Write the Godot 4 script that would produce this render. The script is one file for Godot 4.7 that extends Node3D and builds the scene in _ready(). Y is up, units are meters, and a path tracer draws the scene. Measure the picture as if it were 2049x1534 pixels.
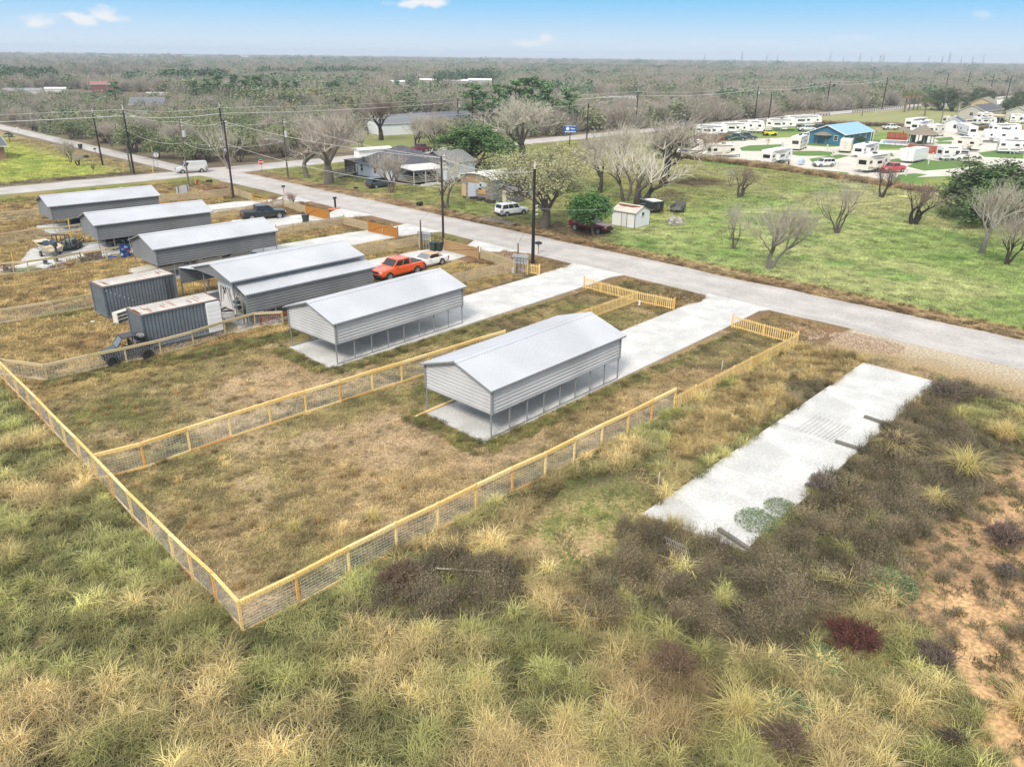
extends Node3D
# A subdivision of covered caravan lots seen from the air, with a road, a house, a caravan park and woodland behind.

class MB:                                   # collects triangles; col is a linear reflectance
	var v := PackedVector3Array()
	var n := PackedVector3Array()
	var c := PackedColorArray()
	var col := Color.WHITE
	func tri(a: Vector3, b: Vector3, d: Vector3) -> void:      # counter-clockwise from outside
		var nn := (b - a).cross(d - a).normalized()
		v.append(a); v.append(d); v.append(b)
		n.append(nn); n.append(nn); n.append(nn)
		c.append(col); c.append(col); c.append(col)
	func quad(a: Vector3, b: Vector3, d: Vector3, e: Vector3) -> void:
		tri(a, b, d); tri(a, d, e)
	func box(p: Vector3, s: Vector3, b := Basis.IDENTITY) -> void:
		var h := s * 0.5
		var q := []
		for i in 8:
			q.append(p + b * Vector3(h.x if i & 1 else -h.x, h.y if i & 2 else -h.y, h.z if i & 4 else -h.z))
		quad(q[4], q[5], q[7], q[6]); quad(q[1], q[0], q[2], q[3]); quad(q[5], q[1], q[3], q[7])
		quad(q[0], q[4], q[6], q[2]); quad(q[6], q[7], q[3], q[2]); quad(q[0], q[1], q[5], q[4])
	func bar(a: Vector3, b: Vector3, w: float, h: float) -> void:      # a beam from a to b, w across, h high
		var x := (b - a)
		var l := x.length()
		x /= l
		var up := Vector3.UP if absf(x.y) < 0.95 else Vector3.RIGHT
		var z := x.cross(up).normalized()
		box((a + b) * 0.5, Vector3(l, h, w), Basis(x, z.cross(x), z))
	func tube(p: Array, r: Array, sides := 6, caps := true) -> void:
		var prev := []
		var pn := []
		for i in p.size():
			var d: Vector3 = (p[mini(i + 1, p.size() - 1)] - p[maxi(i - 1, 0)]).normalized()
			var a := d.cross(Vector3.RIGHT if absf(d.x) < 0.8 else Vector3.UP).normalized()
			var b := d.cross(a)
			var ring := []
			var rn := []
			for k in sides:
				var t := TAU * k / sides
				var o := a * cos(t) + b * sin(t)
				rn.append(o); ring.append(p[i] + o * r[i])
			if i > 0:
				for k in sides:
					var m := (k + 1) % sides
					v.append(prev[k]); v.append(ring[m]); v.append(prev[m])
					v.append(prev[k]); v.append(ring[k]); v.append(ring[m])
					n.append(pn[k]); n.append(rn[m]); n.append(pn[m])
					n.append(pn[k]); n.append(rn[k]); n.append(rn[m])
					for _q in 6: c.append(col)
			if caps and (i == 0 or i == p.size() - 1):
				for k in range(1, sides - 1):
					if i == 0: tri(ring[0], ring[k + 1], ring[k])
					else: tri(ring[0], ring[k], ring[k + 1])
			prev = ring; pn = rn
	func rod(a: Vector3, b: Vector3, r: float, sides := 5) -> void:
		tube([a, b], [r, r], sides)
	func loft(rings: Array, caps := true) -> void:      # closed rings of equal count
		var m: int = rings[0].size()
		var last: int = rings.size() - 1
		var mid := Vector3.ZERO
		for r in rings:
			for q in r: mid += q
		mid /= m * rings.size()
		var turn := 0.0
		for i in last:
			for k in m:
				var a: Vector3 = rings[i][k]
				turn += ((rings[i][(k + 1) % m] - a) as Vector3).cross(rings[i + 1][k] - a).dot(a - mid)
		for i in last:
			for k in m:
				var k2 := (k + 1) % m
				if turn > 0.0: quad(rings[i][k], rings[i][k2], rings[i + 1][k2], rings[i + 1][k])
				else: quad(rings[i][k], rings[i + 1][k], rings[i + 1][k2], rings[i][k2])
		if caps:
			var e: Array = rings[last]
			for k in range(1, m - 1):
				if turn > 0.0: tri(rings[0][0], rings[0][k + 1], rings[0][k]); tri(e[0], e[k], e[k + 1])
				else: tri(rings[0][0], rings[0][k], rings[0][k + 1]); tri(e[0], e[k + 1], e[k])
	func extrude(poly: PackedVector2Array, z0: float, z1: float) -> void:      # polygon in x, y, counter-clockwise, thick along z
		var ix := Geometry2D.triangulate_polygon(poly)
		for i in range(0, ix.size(), 3):
			var a := poly[ix[i]]
			var b := poly[ix[i + 1]]
			var d := poly[ix[i + 2]]
			if (b - a).cross(d - a) < 0.0:
				var s := b
				b = d; d = s
			tri(Vector3(a.x, a.y, z1), Vector3(b.x, b.y, z1), Vector3(d.x, d.y, z1))
			tri(Vector3(a.x, a.y, z0), Vector3(d.x, d.y, z0), Vector3(b.x, b.y, z0))
		for i in poly.size():
			var a := poly[i]
			var b := poly[(i + 1) % poly.size()]
			quad(Vector3(a.x, a.y, z1), Vector3(a.x, a.y, z0), Vector3(b.x, b.y, z0), Vector3(b.x, b.y, z1))
	func slab(poly: PackedVector2Array, y0: float, y1: float) -> void:      # polygon in x, z, flat, thick along y
		var ix := Geometry2D.triangulate_polygon(poly)
		for i in range(0, ix.size(), 3):
			var a := poly[ix[i]]
			var b := poly[ix[i + 1]]
			var d := poly[ix[i + 2]]
			if (b - a).cross(d - a) > 0.0:
				var s := b
				b = d; d = s
			tri(Vector3(a.x, y1, a.y), Vector3(b.x, y1, b.y), Vector3(d.x, y1, d.y))
		var ccw := 0.0
		for i in poly.size():
			ccw += poly[i].cross(poly[(i + 1) % poly.size()])
		for i in poly.size():
			var a := poly[i]
			var b := poly[(i + 1) % poly.size()]
			if ccw > 0.0:
				var s := b
				b = a; a = s
			quad(Vector3(a.x, y0, a.y), Vector3(b.x, y0, b.y), Vector3(b.x, y1, b.y), Vector3(a.x, y1, a.y))
	func smooth(deg := 40.0) -> void:
		var at := {}
		for i in v.size():
			var k := Vector3i(v[i] * 500.0)
			if at.has(k): at[k].append(i)
			else: at[k] = [i]
		var lim := cos(deg_to_rad(deg))
		var out := n.duplicate()
		for k in at:
			for i in at[k]:
				var s := Vector3.ZERO
				for j in at[k]:
					if n[i].dot(n[j]) > lim: s += n[j]
				out[i] = s.normalized()
		n = out
	func join(o: MB, t: Transform3D) -> void:
		for i in o.v.size():
			v.append(t * o.v[i]); n.append((t.basis * o.n[i]).normalized()); c.append(o.c[i])
	func mesh() -> ArrayMesh:
		var a := []
		a.resize(Mesh.ARRAY_MAX)
		a[Mesh.ARRAY_VERTEX] = v
		a[Mesh.ARRAY_NORMAL] = n
		a[Mesh.ARRAY_COLOR] = c
		var m := ArrayMesh.new()
		m.add_surface_from_arrays(Mesh.PRIMITIVE_TRIANGLES, a)
		return m

var rng := RandomNumberGenerator.new()
var names := {}
var mats := {}
var tex := {}
var M := {}                                 # shared meshes

func rf(a: float, b: float) -> float: return rng.randf_range(a, b)

func px(r: float, g: float, b: float, k := 1.35) -> Color:      # reflectance of a surface that photographs as r, g, b
	var s := Color(r / 255.0, g / 255.0, b / 255.0).srgb_to_linear()
	return Color(s.r / k, s.g / k, s.b / k)

func pts(a: Array) -> PackedVector2Array:
	var p := PackedVector2Array()
	for i in range(0, a.size(), 2): p.append(Vector2(a[i], a[i + 1]))
	return p

func numbered(called: String) -> String:
	names[called] = names.get(called, -1) + 1
	return called if names[called] == 0 else "%s_%03d" % [called, names[called]]

func tag(o: Node3D, label: String, category: String, group := "", kind := "") -> Node3D:
	o.set_meta("label", label); o.set_meta("category", category)
	if group: o.set_meta("group", group)
	if kind: o.set_meta("kind", kind)
	return o

func thing(called: String, label: String, category: String, at := Vector3.ZERO, turn := 0.0, group := "") -> Node3D:
	var o := Node3D.new()
	o.name = numbered(called)
	add_child(o)
	o.position = at; o.rotation.y = turn
	tag(o, label, category, group)
	return o

func put(called: String, shape, m: Material, parent: Node3D = null) -> MeshInstance3D:
	var o := MeshInstance3D.new()
	o.mesh = shape.mesh() if shape is MB else shape
	o.material_override = m
	if parent:
		o.name = called
		parent.add_child(o, true)
	else:
		o.name = numbered(called)
		add_child(o)
	return o

func setting(called: String, shape, m: Material) -> MeshInstance3D:
	var o := put(called, shape, m)
	o.set_meta("kind", "structure")
	return o

func copy(o: Node3D, at: Vector3, turn: float, label: String, scl := Vector3.ONE) -> Node3D:
	var base: String = o.name
	if base.length() > 4 and base[-4] == "_" and base.right(3).is_valid_int(): base = base.left(-4)
	var r: Node3D = o.duplicate()
	r.name = numbered(base)
	add_child(r)
	r.position = at; r.rotation.y = turn; r.scale = scl
	r.set_meta("label", label)
	return r

func heading(a: Vector3, b: Vector3) -> float:      # turn that lays local +x along a -> b
	return atan2(-(b.z - a.z), b.x - a.x)

func grey_noise(size: int, freq: float, lo: float, hi: float, seed_ := 1, stretch := 1.0, octaves := 4) -> ImageTexture:
	var f := FastNoiseLite.new()
	f.seed = seed_; f.frequency = freq; f.fractal_octaves = octaves
	var im := f.get_seamless_image(size, size)
	if stretch != 1.0:
		im.resize(int(size * stretch), size); im = im.get_region(Rect2i(0, 0, int(size * stretch), size)); im.resize(size, size)
	im.convert(Image.FORMAT_L8)
	var d := im.get_data()
	for i in d.size(): d[i] = int(clampf(lerpf(lo, hi, clampf((d[i] / 255.0 - 0.5) * 1.5 + 0.5, 0.0, 1.0)), 0.0, 1.0) * 255.0)
	im = Image.create_from_data(im.get_width(), im.get_height(), false, Image.FORMAT_L8, d)
	im.convert(Image.FORMAT_RGB8)
	return ImageTexture.create_from_image(im)

func mat(c: Color, rough := 0.8, t := "", scl := 0.3, metal := 0.0) -> StandardMaterial3D:      # c is linear
	var key := "%.3f %.3f %.3f %.2f %s %.2f %.2f" % [c.r, c.g, c.b, rough, t, scl, metal]
	if mats.has(key): return mats[key]
	var m := StandardMaterial3D.new()
	m.albedo_color = Color(c.r, c.g, c.b).linear_to_srgb()
	m.roughness = rough; m.metallic = metal
	if t:
		m.albedo_texture = tex[t]
		m.uv1_triplanar = true; m.uv1_world_triplanar = true; m.uv1_scale = Vector3.ONE * scl
	mats[key] = m
	return m

func vmat(rough := 0.85, t := "", scl := 0.3, backlight := 0.0) -> StandardMaterial3D:      # vertex or copy colours
	var key := "v %.2f %s %.3f %.2f" % [rough, t, scl, backlight]
	if mats.has(key): return mats[key]
	var m := StandardMaterial3D.new()
	m.vertex_color_use_as_albedo = true
	m.roughness = rough
	if t:
		m.albedo_texture = tex[t]
		m.uv1_triplanar = true; m.uv1_world_triplanar = true; m.uv1_scale = Vector3.ONE * scl
	if backlight > 0.0:
		m.backlight_enabled = true; m.backlight = Color(backlight, backlight, backlight)
	mats[key] = m
	return m

func glass_mat() -> StandardMaterial3D:
	if mats.has("glass"): return mats["glass"]
	var m := StandardMaterial3D.new()
	m.albedo_color = Color(0.012, 0.014, 0.016).linear_to_srgb(); m.roughness = 0.08; m.metallic_specular = 0.6
	mats["glass"] = m
	return m

func scatter(called: String, label: String, category: String, mesh: Mesh, m: Material, xf: Array, cols: Array) -> MultiMeshInstance3D:
	var mm := MultiMesh.new()
	mm.transform_format = MultiMesh.TRANSFORM_3D
	mm.use_colors = true
	mm.mesh = mesh
	mm.instance_count = xf.size()
	for i in xf.size():
		mm.set_instance_transform(i, xf[i])
		mm.set_instance_color(i, cols[i])
	var o := MultiMeshInstance3D.new()
	o.multimesh = mm
	o.material_override = m
	o.name = numbered(called)
	add_child(o)
	tag(o, label, category, "", "stuff")
	return o

const SKY_LOW := Color(0.375, 0.43, 0.475)
const SKY_BLUE := Color(0.115, 0.31, 0.49)
const SKY_VEIL := Color(0.59, 0.61, 0.64)
const SKY_CLOUD := Color(0.455, 0.465, 0.48)

# ---------------------------------------------------------------- the scene
func _ready() -> void:
	rng.seed = 11
	camera_and_light()
	textures()
	ground()
	roads()
	driveways()
	carports()
	fences()
	near_things()
	street_things()
	house_and_sheds()
	caravan_park()
	poles_and_wires()
	trees()
	far_things()
	plants()

func camera_and_light() -> void:
	var cam := Camera3D.new()
	cam.name = "camera"
	add_child(cam)
	cam.fov = 53.1562
	cam.near = 0.5; cam.far = 30000.0
	cam.transform = Transform3D(Basis(Vector3(0.702005, 0.010382, 0.712096), Vector3(0.272011, 0.920178, -0.281573), Vector3(-0.658178, 0.391363, 0.643145)), Vector3(0, 20.616, 0))
	cam.current = true
	var e := Environment.new()
	e.background_mode = Environment.BG_SKY
	e.tonemap_mode = Environment.TONE_MAPPER_LINEAR
	e.tonemap_exposure = 2.05
	e.sdfgi_enabled = true; e.ssao_enabled = true; e.ssil_enabled = true
	e.fog_enabled = true; e.fog_density = 0.00024; e.fog_light_color = Color(0.88, 0.93, 1.0)
	var pan := PanoramaSkyMaterial.new()
	pan.panorama = sky_picture()
	var s := Sky.new()
	s.sky_material = pan
	e.sky = s
	var w := WorldEnvironment.new()
	w.name = "air"
	w.environment = e
	add_child(w)
	var sun := DirectionalLight3D.new()
	sun.name = "sun"
	add_child(sun)
	sun.look_at_from_position(Vector3(-7.0, 7.5, 3.4), Vector3.ZERO)
	sun.light_energy = 0.62; sun.light_angular_distance = 14.0; sun.light_color = Color(1.0, 0.96, 0.89); sun.shadow_enabled = true

func sky_picture() -> ImageTexture:      # pale at the skyline, blue a few degrees up, a thin bright veil overhead
	var w := 4096
	var h := 2048
	var im := Image.create(w, h, false, Image.FORMAT_RGB8)
	for y in h:
		var el := 90.0 - (y + 0.5) * 180.0 / h
		var c: Color
		if el < -0.6: c = Color(0.30, 0.27, 0.22)
		else:
			c = SKY_LOW.lerp(SKY_BLUE, pow(smoothstep(-0.3, 4.3, el), 1.0))
			c = c.lerp(SKY_VEIL, smoothstep(5.0, 24.0, el))
		im.fill_rect(Rect2i(0, y, w, 1), c.linear_to_srgb())
	# clouds: [bearing from +x towards +z in degrees, elevation, half width, half height, strength]
	var f := FastNoiseLite.new()
	f.seed = 4; f.frequency = 0.03; f.fractal_octaves = 5
	var lumps := [[-74.0, 1.66, 0.95, 0.5, 1.0], [-71.5, 1.9, 1.3, 0.55, 1.0], [-70.5, 2.05, 1.3, 0.62, 1.0], [-51.6, 3.25, 1.6, 0.42, 0.9], [-50.2, 3.4, 1.5, 0.5, 1.0], [-43.1, 0.92, 1.5, 0.36, 0.9], [-42.2, 1.2, 0.8, 0.42, 0.9], [-15.66, 2.65, 0.8, 0.3, 0.35], [-22.7, 1.4, 1.6, 0.26, 0.25], [-50.0, 0.45, 1.6, 0.25, 0.3], [-60.0, 1.0, 4.0, 0.2, 0.12], [-30.0, 1.1, 5.0, 0.25, 0.14]]
	for i in 60:
		lumps.append([rf(0.0, 270.0) + 5.0, rf(1.5, 22.0), rf(1.2, 5.0), rf(0.4, 1.4), rf(0.3, 0.9)])
	for i in 40:
		lumps.append([rf(-90.0, 5.0), rf(6.5, 26.0), rf(2.0, 6.0), rf(0.6, 1.6), rf(0.3, 0.9)])
	for q in lumps:
		var cu: float = fposmod(q[0] / 360.0 + 0.25, 1.0) * w
		var cv: float = (90.0 - q[1]) / 180.0 * h
		var rw: float = q[2] / 360.0 * w
		var rh: float = q[3] / 180.0 * h
		for y in range(int(cv - rh * 1.7), int(cv + rh * 1.3) + 1):
			for x in range(int(cu - rw * 1.5), int(cu + rw * 1.5) + 1):
				var dx := (x - cu) / rw
				var dy := (y - cv) / rh
				if dy > 0.0: dy *= 1.4
				var k := 1.0 - sqrt(dx * dx + dy * dy) + f.get_noise_2d(x * 1.6, y * 4.0) * 0.7
				if k > 0.0 and y > 0 and y < h / 2 - 1:
					var xx := posmod(x, w)
					var s := im.get_pixel(xx, y).srgb_to_linear()
					im.set_pixel(xx, y, s.lerp(SKY_CLOUD, smoothstep(0.0, 0.7, k) * q[4]).linear_to_srgb())
	return ImageTexture.create_from_image(im)

func textures() -> void:
	tex["fine"] = grey_noise(512, 0.08, 0.9, 1.0, 3)
	tex["blotch"] = grey_noise(512, 0.006, 0.9, 1.0, 5, 1.0, 4)
	tex["grain"] = grey_noise(512, 0.03, 0.66, 1.0, 7, 0.12)
	tex["streak"] = grey_noise(512, 0.02, 0.75, 1.0, 9, 6.0)
	tex["soil"] = grey_noise(512, 0.05, 0.72, 1.0, 12, 1.0, 7)


# ---------------------------------------------------------------- ground
var n1 := FastNoiseLite.new()
var n2 := FastNoiseLite.new()
var n3 := FastNoiseLite.new()
var ditches := []
var mounds := []
var zones := []             # [polygon, colour a, colour b, softness]

func in_poly(x: float, z: float, p: PackedVector2Array) -> bool:
	return Geometry2D.is_point_in_polygon(Vector2(x, z), p)

func ground_y(x: float, z: float) -> float:
	if x < -20.0 or x > 330.0 or z < -300.0 or z > 60.0: return 0.0
	var y := 0.0
	for d in ditches:      # [x0, z0, x1, z1, half width, depth]
		var a := Vector2(d[0], d[1])
		var b := Vector2(d[2], d[3])
		var t := clampf((Vector2(x, z) - a).dot(b - a) / (b - a).length_squared(), 0.0, 1.0)
		var q: float = ((Vector2(x, z) - a.lerp(b, t)).length()) / d[4]
		if q < 1.6: y -= d[5] * (0.5 + 0.5 * cos(minf(q / 1.6, 1.0) * PI))
	for m in mounds:       # [x, z, rx, rz, h]
		var q2 := Vector2((x - m[0]) / m[2], (z - m[1]) / m[3]).length()
		if q2 < 1.0: y += m[4] * (0.5 + 0.5 * cos(q2 * PI)) * (1.0 + 0.35 * n3.get_noise_2d(x * 8.0, z * 8.0))
	return y

func lot_colour(x: float, z: float) -> Color:      # the two new lots
	var a := n1.get_noise_2d(x * 3.0, z * 3.0)
	var b := n2.get_noise_2d(x * 2.0, z * 2.0)
	var c := px(166, 144, 100)
	c = c.lerp(px(134, 128, 74), smoothstep(-0.1, 0.45, b))
	# trodden earth behind and beside the two new carports
	var bare := maxf(0.0, 1.0 - Vector2((x - 24.5) / 5.5, (z + 33.0) / 5.0).length())
	bare = maxf(bare, 1.0 - Vector2((x - 22.0) / 8.0, (z + 44.0) / 6.5).length())
	bare = maxf(bare, (1.0 - Vector2((x - 26.5) / 4.0, (z + 27.5) / 2.4).length()))
	c = c.lerp(px(190, 164, 130), clampf(bare * 1.7 + a * 0.6, 0.0, 0.85))
	c = c.lerp(px(190, 166, 128), smoothstep(0.18, 0.5, a) * 0.7)
	if x > 41.0: c = c.lerp(px(138, 114, 88), smoothstep(-0.4, 0.5, n1.get_noise_2d(x * 2.0 + 50.0, z * 2.0)))
	return c

func ground_colour(x: float, z: float) -> Color:
	var a := n1.get_noise_2d(x * 2.2, z * 2.2)
	var b := n2.get_noise_2d(x, z)
	var c3 := n3.get_noise_2d(x * 5.0, z * 5.0)
	if x > 70.5 and z > -141.0:
		if in_poly(x, z, P_PARK): 
			return px(150, 160, 72).lerp(px(96, 142, 52), smoothstep(-0.2, 0.3, a))
		if x < 74.5: return px(158, 130, 96).lerp(px(188, 166, 122), smoothstep(-0.2, 0.4, a + c3 * 0.4))
		var g0 := px(156, 156, 90).lerp(px(134, 150, 74), smoothstep(-0.3, 0.4, b))      # round the house and the sheds
		g0 = g0.lerp(px(172, 156, 110), smoothstep(0.15, 0.55, a))
		var g := px(150, 170, 92).lerp(px(176, 182, 118), smoothstep(-0.35, 0.35, b + 0.25 * c3))
		g = g.lerp(px(122, 156, 72), smoothstep(0.12, 0.5, a) * 0.8)
		g = g.lerp(g0, smoothstep(-56.0, -72.0, z + 6.0 * a))
		g = g.lerp(px(124, 100, 80), clampf(1.7 * (1.0 - Vector2((x - 75.5) / 4.5, (z + 64.0) / 9.0).length()) + 0.5 * c3, 0.0, 0.85))
		g = g.lerp(px(178, 172, 122), smoothstep(100.0, 135.0, x) * smoothstep(-0.4, 0.3, b + a * 0.5) * 0.6)
		for tk in [0.0, 1.7]:
			var tz: float = -60.0 + tk + (x - 92.0) * 0.28 + 3.0 * sin(x * 0.06)
			if absf(z - tz) < 0.42 and x > 90.0: g = g.lerp(px(206, 204, 134), 0.75)
		var soil := 1.0 - Vector2((x - 126.0) / 7.5, (z + 76.0) / 5.0).length()
		return g.lerp(px(112, 88, 66), clampf(soil * 1.8 + c3 * 0.4, 0.0, 0.8))
	if z < -156.0 and x < 60.0: return px(182, 186, 84).lerp(px(150, 172, 66), smoothstep(-0.1, 0.5, a)).lerp(px(166, 148, 100), smoothstep(50.0, 58.0, x))
	if z < -151.0 or x > 330.0:
		if x > 63.0 and x < 200.0 and z > -240.0 and z < -151.0 and in_poly(x, z, P_BACKLAWN): return px(140, 146, 78)
		return px(112, 98, 80).lerp(px(136, 122, 92), smoothstep(-0.3, 0.3, a))
	if z < -133.0: return px(128, 134, 62).lerp(px(160, 140, 84), smoothstep(-0.1, 0.4, a))
	if x > 55.5 and z < -22.0: return px(146, 112, 78).lerp(px(118, 98, 64), smoothstep(-0.3, 0.4, a + c3 * 0.3)).lerp(px(128, 124, 68), smoothstep(0.25, 0.6, b))
	if x > 55.0: return px(178, 152, 112).lerp(px(200, 186, 162), smoothstep(58.0, 63.0, x)).lerp(px(130, 122, 70), smoothstep(0.1, 0.5, a) * 0.7)
	if z < -55.5 or (x > 9.0 and z < -52.5):
		var t := px(174, 150, 94).lerp(px(160, 132, 84), smoothstep(-0.3, 0.5, a))
		return t.lerp(px(128, 130, 60), smoothstep(0.2, 0.55, b + c3 * 0.2))
	if x > 9.3 and z < -23.6 and x < 55.0: return lot_colour(x, z)
	# open field round the new lots
	var g2 := px(104, 94, 60).lerp(px(122, 106, 74), smoothstep(-0.3, 0.4, a))
	g2 = g2.lerp(px(84, 90, 50), smoothstep(0.0, 0.5, b))
	if x > 20.0 and z > -23.0:
		g2 = g2.lerp(px(96, 86, 62), smoothstep(18.0, 24.0, x) * 0.8)
		var tan_ := 1.0 - Vector2((x - 24.5) / 6.5, (z + 19.0) / 3.6).length()
		g2 = g2.lerp(px(190, 164, 118), clampf(tan_ * 1.8 + a * 0.4, 0.0, 0.9))
		g2 = g2.lerp(px(140, 150, 74), clampf(tan_ * 1.2, 0.0, 1.0) * smoothstep(0.05, 0.4, b + c3 * 0.4) * 0.7)
	var sand := smoothstep(-1.2, 1.6, z + 6.6 + minf(x - 24.0, 0.0) * 0.55 + a * 3.0)
	if x > 16.0 and x < 48.0: g2 = g2.lerp(px(226, 184, 134).lerp(px(170, 138, 102), smoothstep(-0.35, 0.4, a + 0.5 * c3)), sand)
	return g2

func axis(lo: float, hi: float, step: float, far_lo: float, far_hi: float) -> PackedFloat32Array:
	var a := PackedFloat32Array()
	var s := step
	var q := lo
	var left := []
	while q > far_lo:
		s *= 1.22; q -= s; left.append(q)
	left.reverse()
	for k in left: a.append(k)
	q = lo
	while q <= hi: a.append(q); q += step
	s = step
	while q < far_hi: a.append(q); s *= 1.22; q += s
	return a

const FAR := 5200.0
var P_PARK: PackedVector2Array
var P_BACKLAWN: PackedVector2Array

func ground() -> void:
	n1.seed = 21; n1.frequency = 0.05; n1.fractal_octaves = 4
	n2.seed = 22; n2.frequency = 0.035; n2.fractal_octaves = 3
	n3.seed = 23; n3.frequency = 0.08; n3.fractal_octaves = 3
	P_PARK = pts([153.2, -106.04, 153.95, -100.4, 149.78, -87.81, 151.33, -75.09, 151.3, -64.7, 150.55, -56.64, 149.6, -44.83, 149.78, -36.08, 154.07, -13.52, 344.82, -37.14, 308.47, -65.92, 287.61, -82.44, 282.23, -96.27, 284.1, -120.95, 260.79, -128.2, 209.13, -127.54, 171.49, -112.84])
	P_BACKLAWN = pts([107.83, -160.1, 109.55, -150.58, 126.46, -144.54, 159.82, -183.63, 160.27, -211.28, 131.53, -189.81])
	ditches = [[73.6, -78.0, 73.4, 40.0, 0.8, 0.7], [73.4, -92.0, 73.4, -83.0, 0.7, 0.45], [61.0, -139.0, 61.0, -113.0, 0.8, 0.4], [60.8, -102.0, 60.8, -97.0, 0.8, 0.4], [60.4, -88.0, 60.6, -82.0, 0.8, 0.4], [60.4, -73.0, 60.4, -66.0, 0.8, 0.4], [-30.0, -139.4, 58.0, -139.4, 0.8, 0.4], [60.5, -200.0, 60.5, -156.0, 0.8, 0.4]]
	mounds = [[60.6, -38.2, 2.5, 4.2, 0.55], [59.6, -25.6, 2.4, 2.6, 0.5], [61.0, -60.0, 1.6, 2.2, 0.3], [60.9, -20.0, 2.0, 3.0, 0.15]]
	var xs := axis(-4.0, 112.0, 0.48, -2500.0, FAR)
	var zs := axis(-166.0, 12.0, 0.48, -FAR, 260.0)
	var v := PackedVector3Array()
	var n := PackedVector3Array()
	var c := PackedColorArray()
	var ix := PackedInt32Array()
	for z in zs:
		for x in xs:
			var y := ground_y(x, z)
			v.append(Vector3(x, y, z))
			n.append(Vector3(ground_y(x - 0.2, z) - ground_y(x + 0.2, z), 0.4, ground_y(x, z - 0.2) - ground_y(x, z + 0.2)).normalized() if absf(y) > 0.0001 else Vector3.UP)
			c.append(ground_colour(x, z) * 1.28)
	var w := xs.size()
	for j in zs.size() - 1:
		for i in w - 1:
			var k := j * w + i
			ix.append_array([k, k + 1, k + w + 1, k, k + w + 1, k + w])
	var arr := []
	arr.resize(Mesh.ARRAY_MAX)
	arr[Mesh.ARRAY_VERTEX] = v; arr[Mesh.ARRAY_NORMAL] = n; arr[Mesh.ARRAY_COLOR] = c; arr[Mesh.ARRAY_INDEX] = ix
	var m := ArrayMesh.new()
	m.add_surface_from_arrays(Mesh.PRIMITIVE_TRIANGLES, arr)
	var gm := vmat(0.95, "soil", 0.16).duplicate()
	gm.heightmap_enabled = true; gm.heightmap_texture = tex["soil"]; gm.heightmap_scale = 2.0
	var g := setting("ground", m, gm)
	tag(g, "bare and grassy ground of the whole plain", "ground", "", "structure")

func ribbon(called: String, label: String, left: PackedVector2Array, right: PackedVector2Array, y: float, tint: Array, m: Material, category := "road") -> void:
	var b := MB.new()
	for i in left.size() - 1:
		var k := tint.size()
		for j in k:
			b.col = tint[j]
			var p := [left[i].lerp(right[i], float(j) / k), left[i].lerp(right[i], float(j + 1) / k), left[i + 1].lerp(right[i + 1], float(j + 1) / k), left[i + 1].lerp(right[i + 1], float(j) / k)]
			var q := []
			for e in p: q.append(Vector3(e.x, y, e.y))
			if (p[1] - p[0]).cross(p[2] - p[0]) > 0.0: b.quad(q[0], q[3], q[2], q[1])
			else: b.quad(q[0], q[1], q[2], q[3])
	for side in [left, right]:
		for i in left.size() - 1:
			b.quad(Vector3(side[i].x, -0.05, side[i].y), Vector3(side[i + 1].x, -0.05, side[i + 1].y), Vector3(side[i + 1].x, y, side[i + 1].y), Vector3(side[i].x, y, side[i].y))
	var o := setting(called, b, m)
	tag(o, label, category, "", "structure")

func wobble(x0: float, z0: float, x1: float, z1: float, count: int, amp: float) -> PackedVector2Array:      # an edge that is not quite straight
	var p := PackedVector2Array()
	var d := Vector2(x1 - x0, z1 - z0).normalized().orthogonal()
	for i in count + 1:
		var t := float(i) / count
		var q := Vector2(lerpf(x0, x1, t), lerpf(z0, z1, t))
		p.append(q + d * n3.get_noise_2d(q.x * 1.2, q.y * 1.2) * amp)
	return p

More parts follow.
